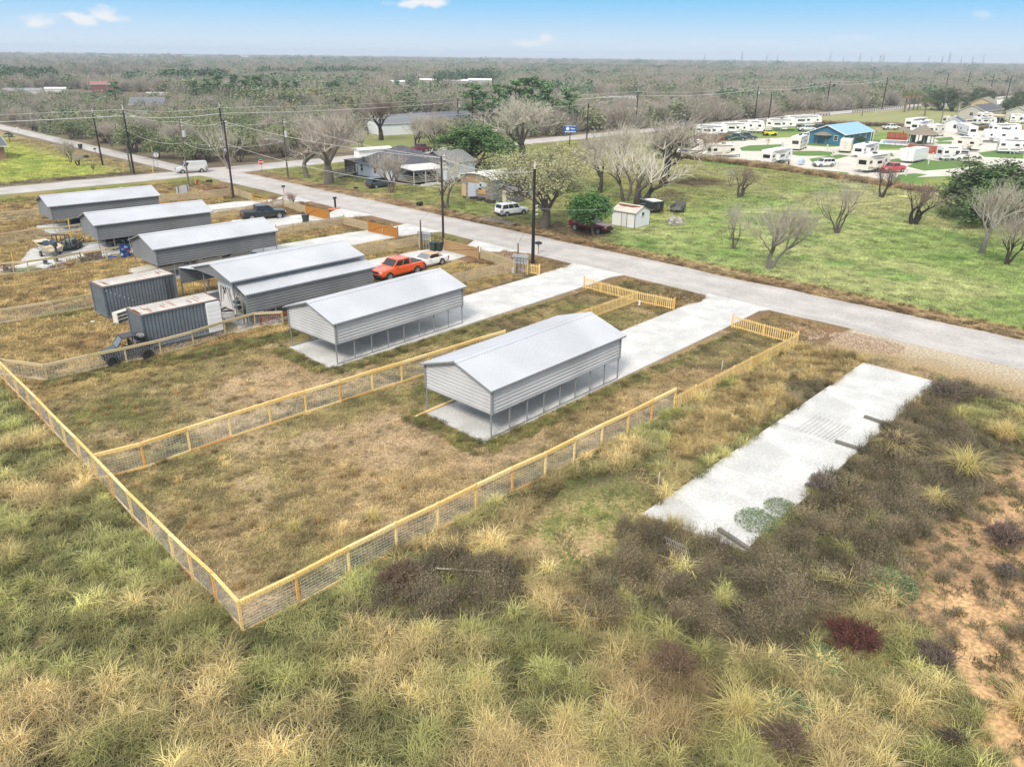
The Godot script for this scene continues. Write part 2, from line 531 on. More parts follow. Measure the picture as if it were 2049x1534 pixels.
func roads() -> void:
	var chip := vmat(0.9, "blotch", 0.07).duplicate()
	chip.detail_enabled = true; chip.detail_albedo = tex["fine"]; chip.uv2_triplanar = true; chip.uv2_world_triplanar = true; chip.uv2_scale = Vector3.ONE * 0.17; chip.detail_blend_mode = BaseMaterial3D.BLEND_MODE_MUL
	var a := px(204, 198, 195, 1.2)
	var b := px(199, 193, 189, 1.2)
	var d := px(207, 201, 198, 1.2)
	ribbon("road", "pale chip-sealed street that runs past the lot driveways", wobble(63.45, 60.0, 63.1, -142.6, 110, 0.35), wobble(70.6, 60.0, 70.7, -142.6, 110, 0.5), 0.03, [b, d, a, b, a, d, b], chip)
	ribbon("road", "pale crossing road that runs on to the right past the caravan park", wobble(-60.0, -142.3, 700.0, -142.3, 160, 0.5), wobble(-60.0, -150.6, 700.0, -151.2, 160, 0.6), 0.026, [b, d, a, b, a, d, b], chip)
	ribbon("road", "narrow side road that leads away beside the thicket", wobble(61.9, -151.0, 61.9, -900.0, 90, 0.3), wobble(66.4, -151.0, 66.4, -900.0, 90, 0.3), 0.022, [b, a, b], chip)
	for q in [[62.0, -143.5, 5.0, 4.0], [72.0, -143.6, 4.4, 4.0], [60.8, -151.5, 3.0, 4.0]]:      # splayed corners of the crossing
		pass
	var cm := chip
	var s := MB.new()
	s.col = a
	s.slab(pts([62.62, -133.93, 62.96, -129.44, 69.5, -136.13, 68.86, -126.86, 71.34, -134.53, 74.11, -140.14, 75.55, -147.53, 69.74, -150.57]), -0.04, 0.018)
	var o := setting("road_junction", s, cm)
	tag(o, "worn splayed corners where the street meets the crossing road", "road", "", "structure")
	# gravel and earth tracks
	for q in [["track", "pale gravel drive beside the blue house", pts([70.29, -111.7, 75.74, -113.23, 77.63, -109.39, 82.12, -109.06, 91.02, -108.97, 97.55, -111.64, 99.41, -114.48, 92.04, -113.02, 80.87, -111.67, 76.37, -115.64, 71.41, -114.18]), px(206, 188, 164)],
			["track", "dark gravel apron in front of the white estate car", pts([70.62, -78.92, 75.4, -80.5, 76.46, -76.51, 74.97, -72.14, 70.66, -71.61]), px(140, 128, 122)],
			["track", "bare gravel patch in front of the patched shed", pts([82.34, -94.33, 85.36, -92.28, 84.21, -87.04, 82.4, -86.27, 80.72, -89.56]), px(190, 172, 150)],
			["track", "worn dirt track past the gravel patch", pts([71.31, -97.42, 75.24, -98.78, 79.99, -98.38, 82.08, -95.86, 78.76, -95.63, 73.55, -96.6]), px(186, 166, 132)]]:
		var t := MB.new()
		t.col = q[3]
		t.slab(q[2], -0.02, 0.02)
		tag(setting(q[0], t, vmat(0.95, "soil", 0.4)), q[1], "track", "", "structure")

# ---------------------------------------------------------------- concrete
func concrete() -> StandardMaterial3D:
	if mats.has("concrete"): return mats["concrete"]
	var m: StandardMaterial3D = mat(px(232, 232, 230, 1.32), 0.85, "blotch", 0.11).duplicate()
	m.detail_enabled = true; m.detail_albedo = tex["fine"]; m.detail_blend_mode = BaseMaterial3D.BLEND_MODE_MUL
	m.uv2_triplanar = true; m.uv2_world_triplanar = true; m.uv2_scale = Vector3.ONE * 0.13
	mats["concrete"] = m
	return m

func driveway(label: String, left: PackedVector2Array, right: PackedVector2Array, top := 0.09) -> void:
	var o := thing("driveway", label, "driveway")
	o.set_meta("kind", "structure")
	for i in left.size() - 1:
		var b := MB.new()
		var p := PackedVector2Array([left[i], right[i], right[i + 1], left[i + 1]])
		var mid := (p[0] + p[1] + p[2] + p[3]) * 0.25
		for k in 4: p[k] = p[k] - (p[k] - mid).normalized() * 0.022
		b.slab(p, -0.05, top)
		put("concrete_panel", b, concrete(), o)

func even(a: Vector2, b: Vector2, n: int) -> PackedVector2Array:
	var p := PackedVector2Array()
	for i in n + 1: p.append(a.lerp(b, float(i) / n))
	return p

func driveways() -> void:
	var l := even(Vector2(27.2, -34.45), Vector2(57.3, -35.5), 6)
	var r := even(Vector2(27.1, -28.65), Vector2(56.2, -29.7), 6)
	l.append_array(pts([62.19, -35.61, 63.71, -36.22])); r.append_array(pts([62.25, -30.04, 63.55, -29.41]))
	driveway("clean new concrete driveway under and beyond the nearest carport", l, r)
	l = even(Vector2(27.35, -50.6), Vector2(56.5, -51.9), 6)
	r = even(Vector2(27.15, -44.6), Vector2(57.5, -45.9), 6)
	l.append_array(pts([62.11, -52.34, 63.3, -52.72])); r.append_array(pts([61.49, -46.23, 63.33, -45.84]))
	driveway("clean new concrete driveway under and beyond the second carport", l, r)
	l = even(Vector2(27.0, -69.2), Vector2(54.6, -68.6), 6)
	r = even(Vector2(27.0, -56.8), Vector2(41.0, -61.8), 3)
	r.append_array(even(Vector2(46.0, -62.2), Vector2(54.6, -62.6), 2))
	l.append_array(pts([60.24, -66.68, 63.04, -68.31])); r.append_array(pts([59.93, -63.52, 63.03, -59.3]))
	driveway("concrete driveway with the orange pickup and the white convertible on it", l, r)
	l = even(Vector2(27.2, -81.8), Vector2(54.0, -82.2), 5)
	r = even(Vector2(27.2, -75.3), Vector2(54.2, -76.2), 5)
	l.append_array(pts([60.32, -81.3, 63.14, -81.85])); r.append_array(pts([60.57, -75.85, 63.44, -74.85]))
	driveway("empty concrete driveway between the two grey picket fences", l, r)
	l = even(Vector2(27.2, -97.2), Vector2(54.0, -97.4), 5)
	r = even(Vector2(27.2, -90.8), Vector2(54.2, -90.6), 5)
	l.append_array(pts([60.18, -95.43, 62.86, -97.33])); r.append_array(pts([59.56, -90.43, 63.52, -89.77]))
	driveway("concrete driveway with the black pickup and a wheeled bin on it", l, r)
	l = even(Vector2(27.2, -112.6), Vector2(54.0, -112.4), 5)
	r = even(Vector2(27.2, -106.3), Vector2(54.2, -106.0), 5)
	l.append_array(pts([59.9, -110.55, 63.84, -112.79])); r.append_array(pts([59.73, -104.93, 63.32, -105.19]))
	driveway("farthest concrete driveway, beside the small bare shrub", l, r)
	# the loose slab right of the fence
	var top := pts([56.01, -18.39, 56.03, -13.24])
	var bot := pts([27.43, -17.81, 28.26, -12.71])
	driveway("long bare concrete slab in the weeds right of the picket fence", even(bot[0], top[0], 4), even(bot[1], top[1], 4), 0.13)
	var pad := MB.new()
	pad.slab(pts([19.92, -92.38, 21.46, -88.66, 24.58, -90.98, 30.95, -89.77, 32.57, -97, 23.12, -99.71]), -0.03, 0.05)
	tag(setting("yard_slab", pad, concrete()), "pale concrete yard under the boat and the firewood", "slab", "", "structure")
	var turf := MB.new()
	turf.slab(pts([17.97, -89.22, 20.01, -88.1, 21.34, -89.06, 21.11, -90.4, 18.33, -91.04]), -0.03, 0.04)
	tag(setting("turf_mat", turf, mat(px(40, 150, 84), 0.9, "fine", 0.8)), "bright green artificial turf mat at the left edge of the yard", "turf mat", "", "structure")

# ---------------------------------------------------------------- carports
func ribbed_wall(a: Vector3, b: Vector3, y0: float, y1: float, top = null, pitch := 0.2286) -> MB:      # horizontal ribs; top(t) gives the height limit
	var m := MB.new()
	var along := (b - a)
	var out := Vector3(along.z, 0, -along.x).normalized() * -1.0
	var y := y0
	while y < y1 - 0.001:
		var prof := [[y, 0.0], [y + pitch * 0.68, 0.0], [y + pitch * 0.78, 0.03], [y + pitch * 0.9, 0.03], [y + pitch, 0.0]]
		for k in 4:
			var ya: float = minf(prof[k][0], y1)
			var yb: float = minf(prof[k + 1][0], y1)
			if yb - ya < 0.0005: continue
			var ta := Vector2(0, 1)
			var tb := Vector2(0, 1)
			if top != null:
				ta = top.call(ya); tb = top.call(yb)
			var oa: Vector3 = out * prof[k][1]
			var ob: Vector3 = out * prof[k + 1][1]
			m.quad(a + along * ta.x + oa + Vector3.UP * ya, a + along * ta.y + oa + Vector3.UP * ya, a + along * tb.y + ob + Vector3.UP * yb, a + along * tb.x + ob + Vector3.UP * yb)
		y += pitch
	return m

func ribbed_roof(a0: Vector3, a1: Vector3, b0: Vector3, b1: Vector3, pitch := 0.2286) -> MB:      # a0 -> a1 the eave, b0 -> b1 the ridge; ribs run up the slope
	var m := MB.new()
	var l := (a1 - a0).length()
	var up := (a1 - a0).cross(b0 - a0).normalized()
	if up.y < 0.0: up = -up
	var cnt := int(round(l / pitch))
	for i in cnt:
		var s := [0.0, 0.66, 0.74, 0.92, 1.0]
		var h := [0.0, 0.0, 0.042, 0.042, 0.0]
		for k in 4:
			var t0: float = (i + s[k]) / cnt
			var t1: float = (i + s[k + 1]) / cnt
			var p := [a0.lerp(a1, t0) + up * h[k], a0.lerp(a1, t1) + up * h[k + 1], b0.lerp(b1, t1) + up * h[k + 1], b0.lerp(b1, t0) + up * h[k]]
			if (p[1] - p[0]).cross(p[2] - p[0]).y > 0.0: m.quad(p[0], p[1], p[2], p[3])
			else: m.quad(p[0], p[3], p[2], p[1])
	m.quad(a0 - up * 0.01, b0 - up * 0.01, b1 - up * 0.01, a1 - up * 0.01)
	return m

func carport(label: String, near_right: Vector3, far_right: Vector3, w: float, eave: float, ridge: float, bottom: float, wall: Material, roofm: Material, steel: Material) -> Node3D:
	var l := (far_right - near_right).length()
	var o := thing("carport", label, "carport", near_right, heading(near_right, far_right), "metal carports in a row")
	var ov := 0.22      # overhang
	var rise := ridge - eave
	var half := w * 0.5
	var slope := rise / half
	for s in [1.0, -1.0]:
		var ez: float = -half + s * (half + ov)
		var ey := eave - slope * ov + 0.03
		put("roof_sheet", ribbed_roof(Vector3(-0.28, ey, ez), Vector3(l + 0.34, ey, ez), Vector3(-0.28, ridge + 0.03, -half), Vector3(l + 0.34, ridge + 0.03, -half)), roofm, o)
		var e := MB.new()
		e.bar(Vector3(-0.29, ey - 0.04, ez), Vector3(l + 0.35, ey - 0.04, ez), 0.03, 0.1)
		put("eave_trim", e, steel, o)
		for x in [-0.3, l + 0.36]:
			var g := MB.new()
			g.bar(Vector3(x, ey - 0.03, ez), Vector3(x, ridge, -half), 0.03, 0.1)
			put("gable_trim", g, steel, o)
		# side wall
		var z: float = 0.0 if s > 0.0 else -w
		var a := Vector3(0, 0, z)
		var b := Vector3(l, 0, z)
		put("side_wall", ribbed_wall(a, b, bottom, eave - 0.05) if s > 0.0 else ribbed_wall(b, a, bottom, eave - 0.05), wall, o)
		var cnt := 8
		for k in cnt + 1:
			var p := MB.new()
			var x: float = l * k / cnt
			p.box(Vector3(x, eave * 0.5, z + (-0.06 if s > 0.0 else 0.06)), Vector3(0.065, eave, 0.065))
			put("post", p, steel, o)
		var rail := MB.new()
		rail.box(Vector3(l * 0.5, 0.13, z - s * 0.06), Vector3(l + 0.06, 0.07, 0.07))
		put("base_rail", rail, steel, o)
		rail = MB.new()
		rail.box(Vector3(l * 0.5, bottom - 0.02, z + s * 0.015), Vector3(l, 0.05, 0.035))
		put("wall_rail", rail, steel, o)
		for x in [0.0, l]:
			var cn := MB.new()
			cn.box(Vector3(x, (bottom + eave) * 0.5 - 0.04, z + s * 0.02), Vector3(0.11, eave - bottom, 0.11))
			put("corner_trim", cn, steel, o)
	var cap := MB.new()
	for s in [1.0, -1.0]:
		cap.quad(Vector3(-0.29, ridge + 0.075, -half), Vector3(l + 0.35, ridge + 0.075, -half), Vector3(l + 0.35, ridge + 0.065 - slope * 0.22, -half + s * 0.22), Vector3(-0.29, ridge + 0.065 - slope * 0.22, -half + s * 0.22))
	put("ridge_cap", cap, roofm, o)
	var lim := func(y: float) -> Vector2:
		if y <= eave: return Vector2(0, 1)
		var t := clampf((y - eave) / rise, 0.0, 1.0) * 0.5
		return Vector2(t, 1.0 - t)
	put("gable_wall", ribbed_wall(Vector3(0, 0, -w), Vector3(0, 0, 0), bottom, ridge - 0.02, lim), wall, o)
	put("gable_wall", ribbed_wall(Vector3(l, 0, 0), Vector3(l, 0, -w), eave - 0.5, ridge - 0.02, lim), wall, o)
	var tr := MB.new()
	tr.box(Vector3(0.0, bottom - 0.02, -half), Vector3(0.06, 0.05, w))
	put("gable_rail", tr, steel, o)
	return o

func carports() -> void:
	var roofm := mat(px(218, 222, 230, 1.5), 0.45, "blotch", 0.06)
	var light := mat(px(178, 179, 182, 0.92), 0.5, "blotch", 0.09)
	var dark := mat(px(112, 115, 119, 0.85), 0.5, "blotch", 0.09)
	var steel := mat(px(122, 124, 128, 0.9), 0.45)
	carport("nearest light grey metal carport, standing empty on a clean slab", Vector3(27.8, 0, -28.76), Vector3(40.42, 0, -29.19), 5.7, 3.28, 4.2, 1.65, light, roofm, steel)
	carport("second light grey metal carport, empty, across the middle fence", Vector3(27.95, 0, -44.89), Vector3(40.7, 0, -45.64), 5.75, 3.28, 4.2, 1.65, light, roofm, steel)
	carport("dark grey carport with a travel trailer under it", Vector3(27.93, 0, -75.7), Vector3(40.7, 0, -75.62), 5.75, 3.3, 4.2, 1.65, dark, roofm, steel)
	carport("dark grey carport with motorcycles and a black trailer under it", Vector3(27.87, 0, -91.3), Vector3(40.54, 0, -90.6), 5.75, 3.3, 4.2, 1.65, dark, roofm, steel)
	carport("farthest dark grey carport, nearest the crossing road", Vector3(27.85, 0, -106.7), Vector3(40.73, 0, -106.06), 5.75, 3.3, 4.2, 1.65, dark, roofm, steel)
	# the wide one with lower side roofs
	var l := 12.6
	var o := thing("wide_carport", "wide grey carport with lower side roofs and a workshop inside", "carport", Vector3(27.5, 0, -57.1), heading(Vector3(27.5, 0, -57.1), Vector3(40.2, 0, -57.35)))
	var y1 := 3.75
	put("roof_sheet", ribbed_roof(Vector3(-0.6, y1, -0.95), Vector3(l, y1, -0.95), Vector3(-0.6, 4.62, -4.4), Vector3(l, 4.62, -4.4)), roofm, o)
	put("roof_sheet", ribbed_roof(Vector3(-0.6, y1, -7.85), Vector3(l, y1, -7.85), Vector3(-0.6, 4.62, -4.4), Vector3(l, 4.62, -4.4)), roofm, o)
	put("side_roof", ribbed_roof(Vector3(-0.1, 2.78, 0.12), Vector3(l + 0.3, 2.78, 0.12), Vector3(-0.1, 3.5, -1.75), Vector3(l + 0.3, 3.5, -1.75)), roofm, o)
	put("side_roof", ribbed_roof(Vector3(0.0, 2.78, -12.1), Vector3(l, 2.78, -12.1), Vector3(0.0, 3.5, -7.0), Vector3(l, 3.5, -7.0)), roofm, o)
	put("side_wall", ribbed_wall(Vector3(0, 0, 0), Vector3(l, 0, 0), 1.15, 2.74), dark, o)
	put("side_wall", ribbed_wall(Vector3(l, 0, -11.9), Vector3(0, 0, -11.9), 1.3, 2.74), dark, o)
	put("gable_wall", ribbed_wall(Vector3(-0.5, 0, -7.8), Vector3(-0.5, 0, -1.0), 3.6, 4.58, func(y: float) -> Vector2:
		var t := clampf((y - 3.7) / 0.9, 0.0, 1.0) * 0.5
		return Vector2(t, 1.0 - t)), dark, o)
	put("upper_wall", ribbed_wall(Vector3(0, 0, -1.8), Vector3(l, 0, -1.8), 3.3, 3.72), dark, o)
	for z in [0.0, -1.9, -7.1, -11.9]:
		for k in 6:
			var p := MB.new()
			var hgt := 2.75 if z > -0.5 or z < -10.0 else 3.7
			p.box(Vector3(l * k / 5.0 + 0.05, hgt * 0.5, z - 0.06), Vector3(0.075, hgt, 0.075))
			put("post", p, steel, o)
	var tr := MB.new()
	tr.bar(Vector3(-0.62, y1 - 0.05, -0.93), Vector3(-0.62, 4.58, -4.4), 0.03, 0.1)
	tr.bar(Vector3(-0.62, y1 - 0.05, -7.87), Vector3(-0.62, 4.58, -4.4), 0.03, 0.1)
	tr.bar(Vector3(-0.61, y1 - 0.06, -0.93), Vector3(l + 0.01, y1 - 0.06, -0.93), 0.03, 0.1)
	tr.bar(Vector3(-0.11, 2.73, 0.14), Vector3(l + 0.31, 2.73, 0.14), 0.03, 0.09)
	put("trim", tr, steel, o)
	var cap := MB.new()
	for s in [1.0, -1.0]:
		cap.quad(Vector3(-0.61, 4.665, -4.4), Vector3(l + 0.01, 4.665, -4.4), Vector3(l + 0.01, 4.6, -4.4 + s * 0.22), Vector3(-0.61, 4.6, -4.4 + s * 0.22))
	put("ridge_cap", cap, roofm, o)
	for z in [0.0, -1.9]:
		var br := MB.new()
		br.bar(Vector3(0.05, 1.9, z - 0.06), Vector3(0.05, 2.7, z - 0.9 if z == 0.0 else z + 0.7), 0.06, 0.06)
		put("knee_brace", br, steel, o)


# ---------------------------------------------------------------- fences
func wood(i: int) -> Material:      # new pine in four tones
	var t := [px(230, 196, 128, 0.74), px(226, 188, 116, 0.74), px(234, 206, 146, 0.74), px(220, 164, 88, 0.74)]
	return mat(t[i % 4], 0.75, "grain", 0.9)

func old_wood(i := 0) -> Material:
	return mat([px(170, 154, 120, 0.6), px(176, 160, 132, 0.6), px(162, 150, 112, 0.6)][i % 3], 0.9, "grain", 0.9)

func wire_panel() -> ArrayMesh:      # one metre wide and one metre high, stretched to each bay
	if M.has("wire"): return M["wire"]
	var b := MB.new()
	for i in 10:
		var y := pow(i / 9.0, 1.15)
		b.tube([Vector3(0, y, 0), Vector3(1, y, 0)], [0.0045, 0.0045], 3, false)
	for i in 16:
		b.tube([Vector3(i / 15.0, 0, 0.006), Vector3(i / 15.0, 1, 0.006)], [0.0016, 0.0016], 3, false)
	M["wire"] = b.mesh()
	return M["wire"]

func hog_fence(label: String, line: PackedVector2Array, h: float, new_: bool, last := true, first := true) -> Node3D:
	var o := thing("wire_fence", label, "fence", Vector3.ZERO, 0.0, "wooden rail fences with wire mesh")
	var wire := mat(px(216, 218, 220, 1.0), 0.5)
	for i in line.size():
		var a := Vector3(line[i].x, 0, line[i].y)
		var tone := rng.randi() % 3
		if i % 5 == 1: tone = 3
		if (i < line.size() - 1 or last) and (i > 0 or first):
			var p := MB.new()
			var ph := h + rf(0.0, 0.05)
			p.box(a + Vector3(0, ph * 0.5 - 0.1, 0), Vector3(0.1, ph + 0.2, 0.1))
			put("post", p, wood(tone) if new_ else old_wood(tone), o)
		if i == line.size() - 1: break
		var b := Vector3(line[i + 1].x, 0, line[i + 1].y)
		var d := (b - a).normalized()
		var side := Vector3(-d.z, 0, d.x) * 0.06
		var r := MB.new()
		r.bar(a + Vector3(0, h - 0.02, 0) - d * 0.02, b + Vector3(0, h - 0.02, 0) + d * 0.02, 0.14, 0.04)
		r.bar(a + side + Vector3(0, h - 0.11, 0), b + side + Vector3(0, h - 0.11, 0), 0.035, 0.13)
		put("top_rail", r, wood(i % 3) if new_ else old_wood(i), o)
		var r2 := MB.new()
		r2.bar(a + side + Vector3(0, 0.12, 0), b + side + Vector3(0, 0.12, 0), 0.035, 0.14)
		put("bottom_rail", r2, wood(i + 1) if new_ else old_wood(i + 1), o)
		var w := put("wire_panel", wire_panel(), wire, o)
		w.position = a + Vector3(0, 0.18, 0)
		w.rotation.y = heading(a, b)
		w.scale = Vector3((b - a).length(), h - 0.3, 1)
	return o

func picket_mesh() -> ArrayMesh:
	if M.has("picket"): return M["picket"]
	var b := MB.new()
	b.extrude(PackedVector2Array([Vector2(-0.038, 0.04), Vector2(0.038, 0.04), Vector2(0.038, 1.1), Vector2(0.018, 1.16), Vector2(-0.018, 1.16), Vector2(-0.038, 1.1)]), -0.009, 0.009)
	M["picket"] = b.mesh()
	return M["picket"]

func picket_fence(label: String, line: PackedVector2Array, new_: bool, h := 1.16, singly := true, first := true, last := true) -> Node3D:
	var o := thing("picket_fence", label, "fence", Vector3.ZERO, 0.0, "new pine picket fences" if new_ else "old grey picket fences")
	var joined := MB.new()
	for s in line.size() - 1:
		var a := Vector3(line[s].x, 0, line[s].y)
		var b := Vector3(line[s + 1].x, 0, line[s + 1].y)
		var d := (b - a).normalized()
		var l := (b - a).length()
		var side := Vector3(-d.z, 0, d.x)
		var bays := maxi(1, int(round(l / 2.4)))
		for k in bays + 1:
			if k == bays and (s < line.size() - 2 or not last): continue
			if k == 0 and s == 0 and not first: continue
			var p := MB.new()
			var q := a + d * (l * k / bays)
			var ends := (s == 0 and k == 0) or (s == line.size() - 2 and k == bays)
			p.box(q + Vector3(0, h * (0.52 if ends else 0.46), 0), Vector3(0.1, h * (1.12 if ends else 0.94), 0.1))
			put("post", p, wood(1 + k % 3) if new_ else old_wood(k), o)
		for k in bays:
			for y in [0.2, h * 0.84]:
				var r := MB.new()
				r.bar(a + d * (l * k / bays) + side * 0.07 + Vector3(0, y, 0), a + d * (l * (k + 1) / bays) + side * 0.07 + Vector3(0, y, 0), 0.04, 0.09)
				put("rail", r, wood(k % 3) if new_ else old_wood(k + 1), o)
		var n := int(l / (0.19 if new_ else 0.155))
		for k in n:
			var at := a + d * ((k + 0.5) * l / n) + side * 0.1
			if singly:
				var m := put("picket", picket_mesh(), wood(rng.randi() % 3) if new_ else old_wood(rng.randi() % 3), o)
				m.position = at
				m.rotation.y = heading(a, b)
				m.scale.y = h / 1.16 * rf(0.985, 1.015)
			else:
				var hh := h * rf(0.97, 1.02)
				joined.box(at + Vector3(0, hh * 0.5, 0), Vector3(0.08, hh - 0.06, 0.018), Basis(Vector3.UP, heading(a, b)))
	if not singly:
		put("pickets", joined, old_wood(1), o).set_meta("kind", "stuff")
	return o

func board_gate(label: String, a: Vector3, b: Vector3, h: float, c: Color, solid: bool, leaves := 2) -> void:
	var o := thing("gate", label, "gate", a, heading(a, b))
	var l := (b - a).length()
	var m := mat(c, 0.75, "grain", 0.9)
	var m2 := mat(c * 1.12, 0.75, "grain", 0.9)
	for x in [0.0, l]:
		var p := MB.new()
		p.box(Vector3(x, h * 0.55, 0), Vector3(0.13, h * 1.1, 0.13))
		put("post", p, m, o)
	for g in leaves:
		var x0 := 0.09 + l * g / leaves
		var x1 := l * (g + 1) / leaves - 0.09
		for y in ([0.18, h - 0.12] if solid else [0.2, 0.42, 0.64, h - 0.12]):
			var r := MB.new()
			r.box(Vector3((x0 + x1) * 0.5, y, 0.04), Vector3(x1 - x0, 0.1, 0.04))
			put("rail", r, m2, o)
		for x in [x0, x1]:
			var s := MB.new()
			s.box(Vector3(x, h * 0.5, 0.04), Vector3(0.09, h - 0.14, 0.044))
			put("stile", s, m2, o)
		var d := MB.new()
		if g == 0: d.bar(Vector3(x0, 0.2, 0.08), Vector3(x1, h - 0.15, 0.08), 0.03, 0.1)
		else: d.bar(Vector3(x0, h - 0.15, 0.08), Vector3(x1, 0.2, 0.08), 0.03, 0.1)
		put("brace", d, m2, o)
		if solid:
			var n := int((x1 - x0) / 0.15)
			for k in n:
				var q := MB.new()
				q.box(Vector3(x0 + (k + 0.5) * (x1 - x0) / n, h * 0.5, 0.0), Vector3((x1 - x0) / n - 0.012, h - 0.1, 0.02))
				put("board", q, m, o)

func fences() -> void:
	hog_fence("new yellow pine back fence with wire mesh, crossing the left foreground", pts([9.57, -23.76, 9.68, -26.14, 9.64, -28.23, 9.64, -30.1, 9.66, -32.51, 9.67, -34.8, 9.73, -37.35, 9.79, -39.84, 9.84, -42.38, 9.86, -44.79, 9.9, -47.23, 9.96, -49.75, 9.98, -51.84, 9.98, -54.4, 10.02, -57.21, 10.03, -59.9]), 1.55, true, true)
	hog_fence("new yellow pine side fence with wire mesh, nearest the camera, right of the corner", pts([9.57, -23.76, 12, -23.72, 14.53, -23.82, 17.08, -23.84, 19.47, -23.78, 21.91, -23.78, 24.41, -23.75, 26.78, -23.62, 29.18, -23.65, 31.61, -23.65, 34, -23.58, 36.47, -23.61, 38.99, -23.62]), 1.55, true, true, false)
	hog_fence("new yellow pine middle fence with wire mesh, between the two new carports", pts([9.79, -39.84, 12.08, -39.44, 14.62, -39.53, 17.07, -39.55, 19.6, -39.52, 22.02, -39.48, 24.48, -39.36, 26.96, -39.32, 29.32, -39.19, 31.66, -39.16, 34.06, -39.11, 36.54, -39.1, 39.02, -38.94]), 1.55, true, true, false)
	picket_fence("new pine picket fence continuing the nearest side fence up to the street verge", pts([38.99, -23.62, 56.17, -23.65]), true, 1.12, true, false)
	picket_fence("new pine picket fence at the front, right of the nearest driveway", pts([56.46, -29.48, 56.17, -23.65]), true, 1.12, true, true, false)
	picket_fence("new pine picket fence between the two new driveways", pts([39.02, -38.94, 56.54, -39.31]), true, 1.12, true, false, false)
	picket_fence("new pine picket fence at the front, between the two new driveways", pts([56.6, -45.65, 56.54, -39.31, 56.98, -35.56]), true, 1.12)
	picket_fence("short new pine picket fence beside the meter rack and the tall black pole", pts([56.57, -53.82, 56.84, -51.8]), true, 1.12)
	hog_fence("brown rail fence along the two containers, behind the second new carport", pts([10.03, -59.9, 12.17, -56.1, 14.86, -56.02, 17.29, -55.8, 19.72, -55.7, 22.28, -55.91, 25.17, -56.55, 27.92, -56.85, 29.77, -55.67]), 1.25, false)
	hog_fence("brown rail fence behind the farther container, left edge", pts([12.21, -72.07, 14.72, -71.69, 17.18, -71.44, 19.75, -71.4, 22.19, -71.34]), 1.25, false)
	hog_fence("brown rail fence in front of the green turf mat and the boat", pts([16.64, -89.15, 18.56, -88.37, 19.79, -87.85, 22.32, -87.69, 24.91, -88.29, 27.4, -88.05, 30.08, -88.34]), 1.3, false)
	hog_fence("brown rail fence between the boat yard and the farthest carport", pts([20, -103.28, 22.47, -104.04, 25.22, -104.45, 27.51, -103.55, 29.89, -103.68]), 1.3, false)
	hog_fence("brown rail fence left of the farthest carport, nearest the crossing road", pts([24.05, -119.1, 27.2, -118.27, 29.69, -118.1]), 1.3, false)
	picket_fence("old grey picket fence behind the farthest carport along the crossing road verge", pts([45.7, -119.85, 51.82, -118.52, 56.78, -118.45]), false, 1.25, false)
	picket_fence("old grey picket fence facing the street by the leaning power pole", pts([57.53, -118.43, 56.94, -111.52]), false, 1.2, false)
	picket_fence("old picket fence left of the black pickup", pts([45.95, -102.82, 50.72, -101.89, 57.94, -104.29]), false, 1.25, false)
	picket_fence("old grey picket fence facing the street left of the orange gate", pts([58, -104.24, 57.29, -96.93]), false, 1.2, false)
	picket_fence("old picket fence behind the wheeled bin on the driveway", pts([47.03, -87.11, 51.7, -86.87, 57.03, -87.17]), false, 1.25, false)
	picket_fence("old grey picket fence facing the street between the two orange gates", pts([56.94, -87.03, 56.93, -81.65]), false, 1.2, false)
	picket_fence("old picket fence running from the wide carport to the first meter rack", pts([47.82, -71.18, 51.83, -71.04, 56.56, -70.81]), false, 1.25, false)
	picket_fence("old grey picket fence with things leaning on it, right of the white convertible", pts([57.47, -61.24, 56.43, -55.07]), false, 1.2, false)
	picket_fence("old picket fence along the second new driveway, left of the second meter rack", pts([46.35, -55.2, 51.69, -55.17, 56.11, -54.53]), false, 1.2, false)
	board_gate("open pale yellow ranch gate beside the small bare shrub", Vector3(56.94, 0, -111.52), Vector3(56.84, 0, -106.97), 1.2, px(226, 176, 82), false, 1)
	board_gate("orange board gate with diagonal braces behind the wheeled bin", Vector3(56.89, 0, -96.28), Vector3(57.08, 0, -90.79), 1.35, px(222, 150, 54), true)
	board_gate("orange board gate at the end of the empty driveway", Vector3(56.62, 0, -81.11), Vector3(56.99, 0, -75.6), 1.35, px(220, 150, 62), true)
	board_gate("pale framed gate behind the white convertible", Vector3(56.89, 0, -66.68), Vector3(57.03, 0, -61.18), 1.35, px(214, 176, 128), true, 1)

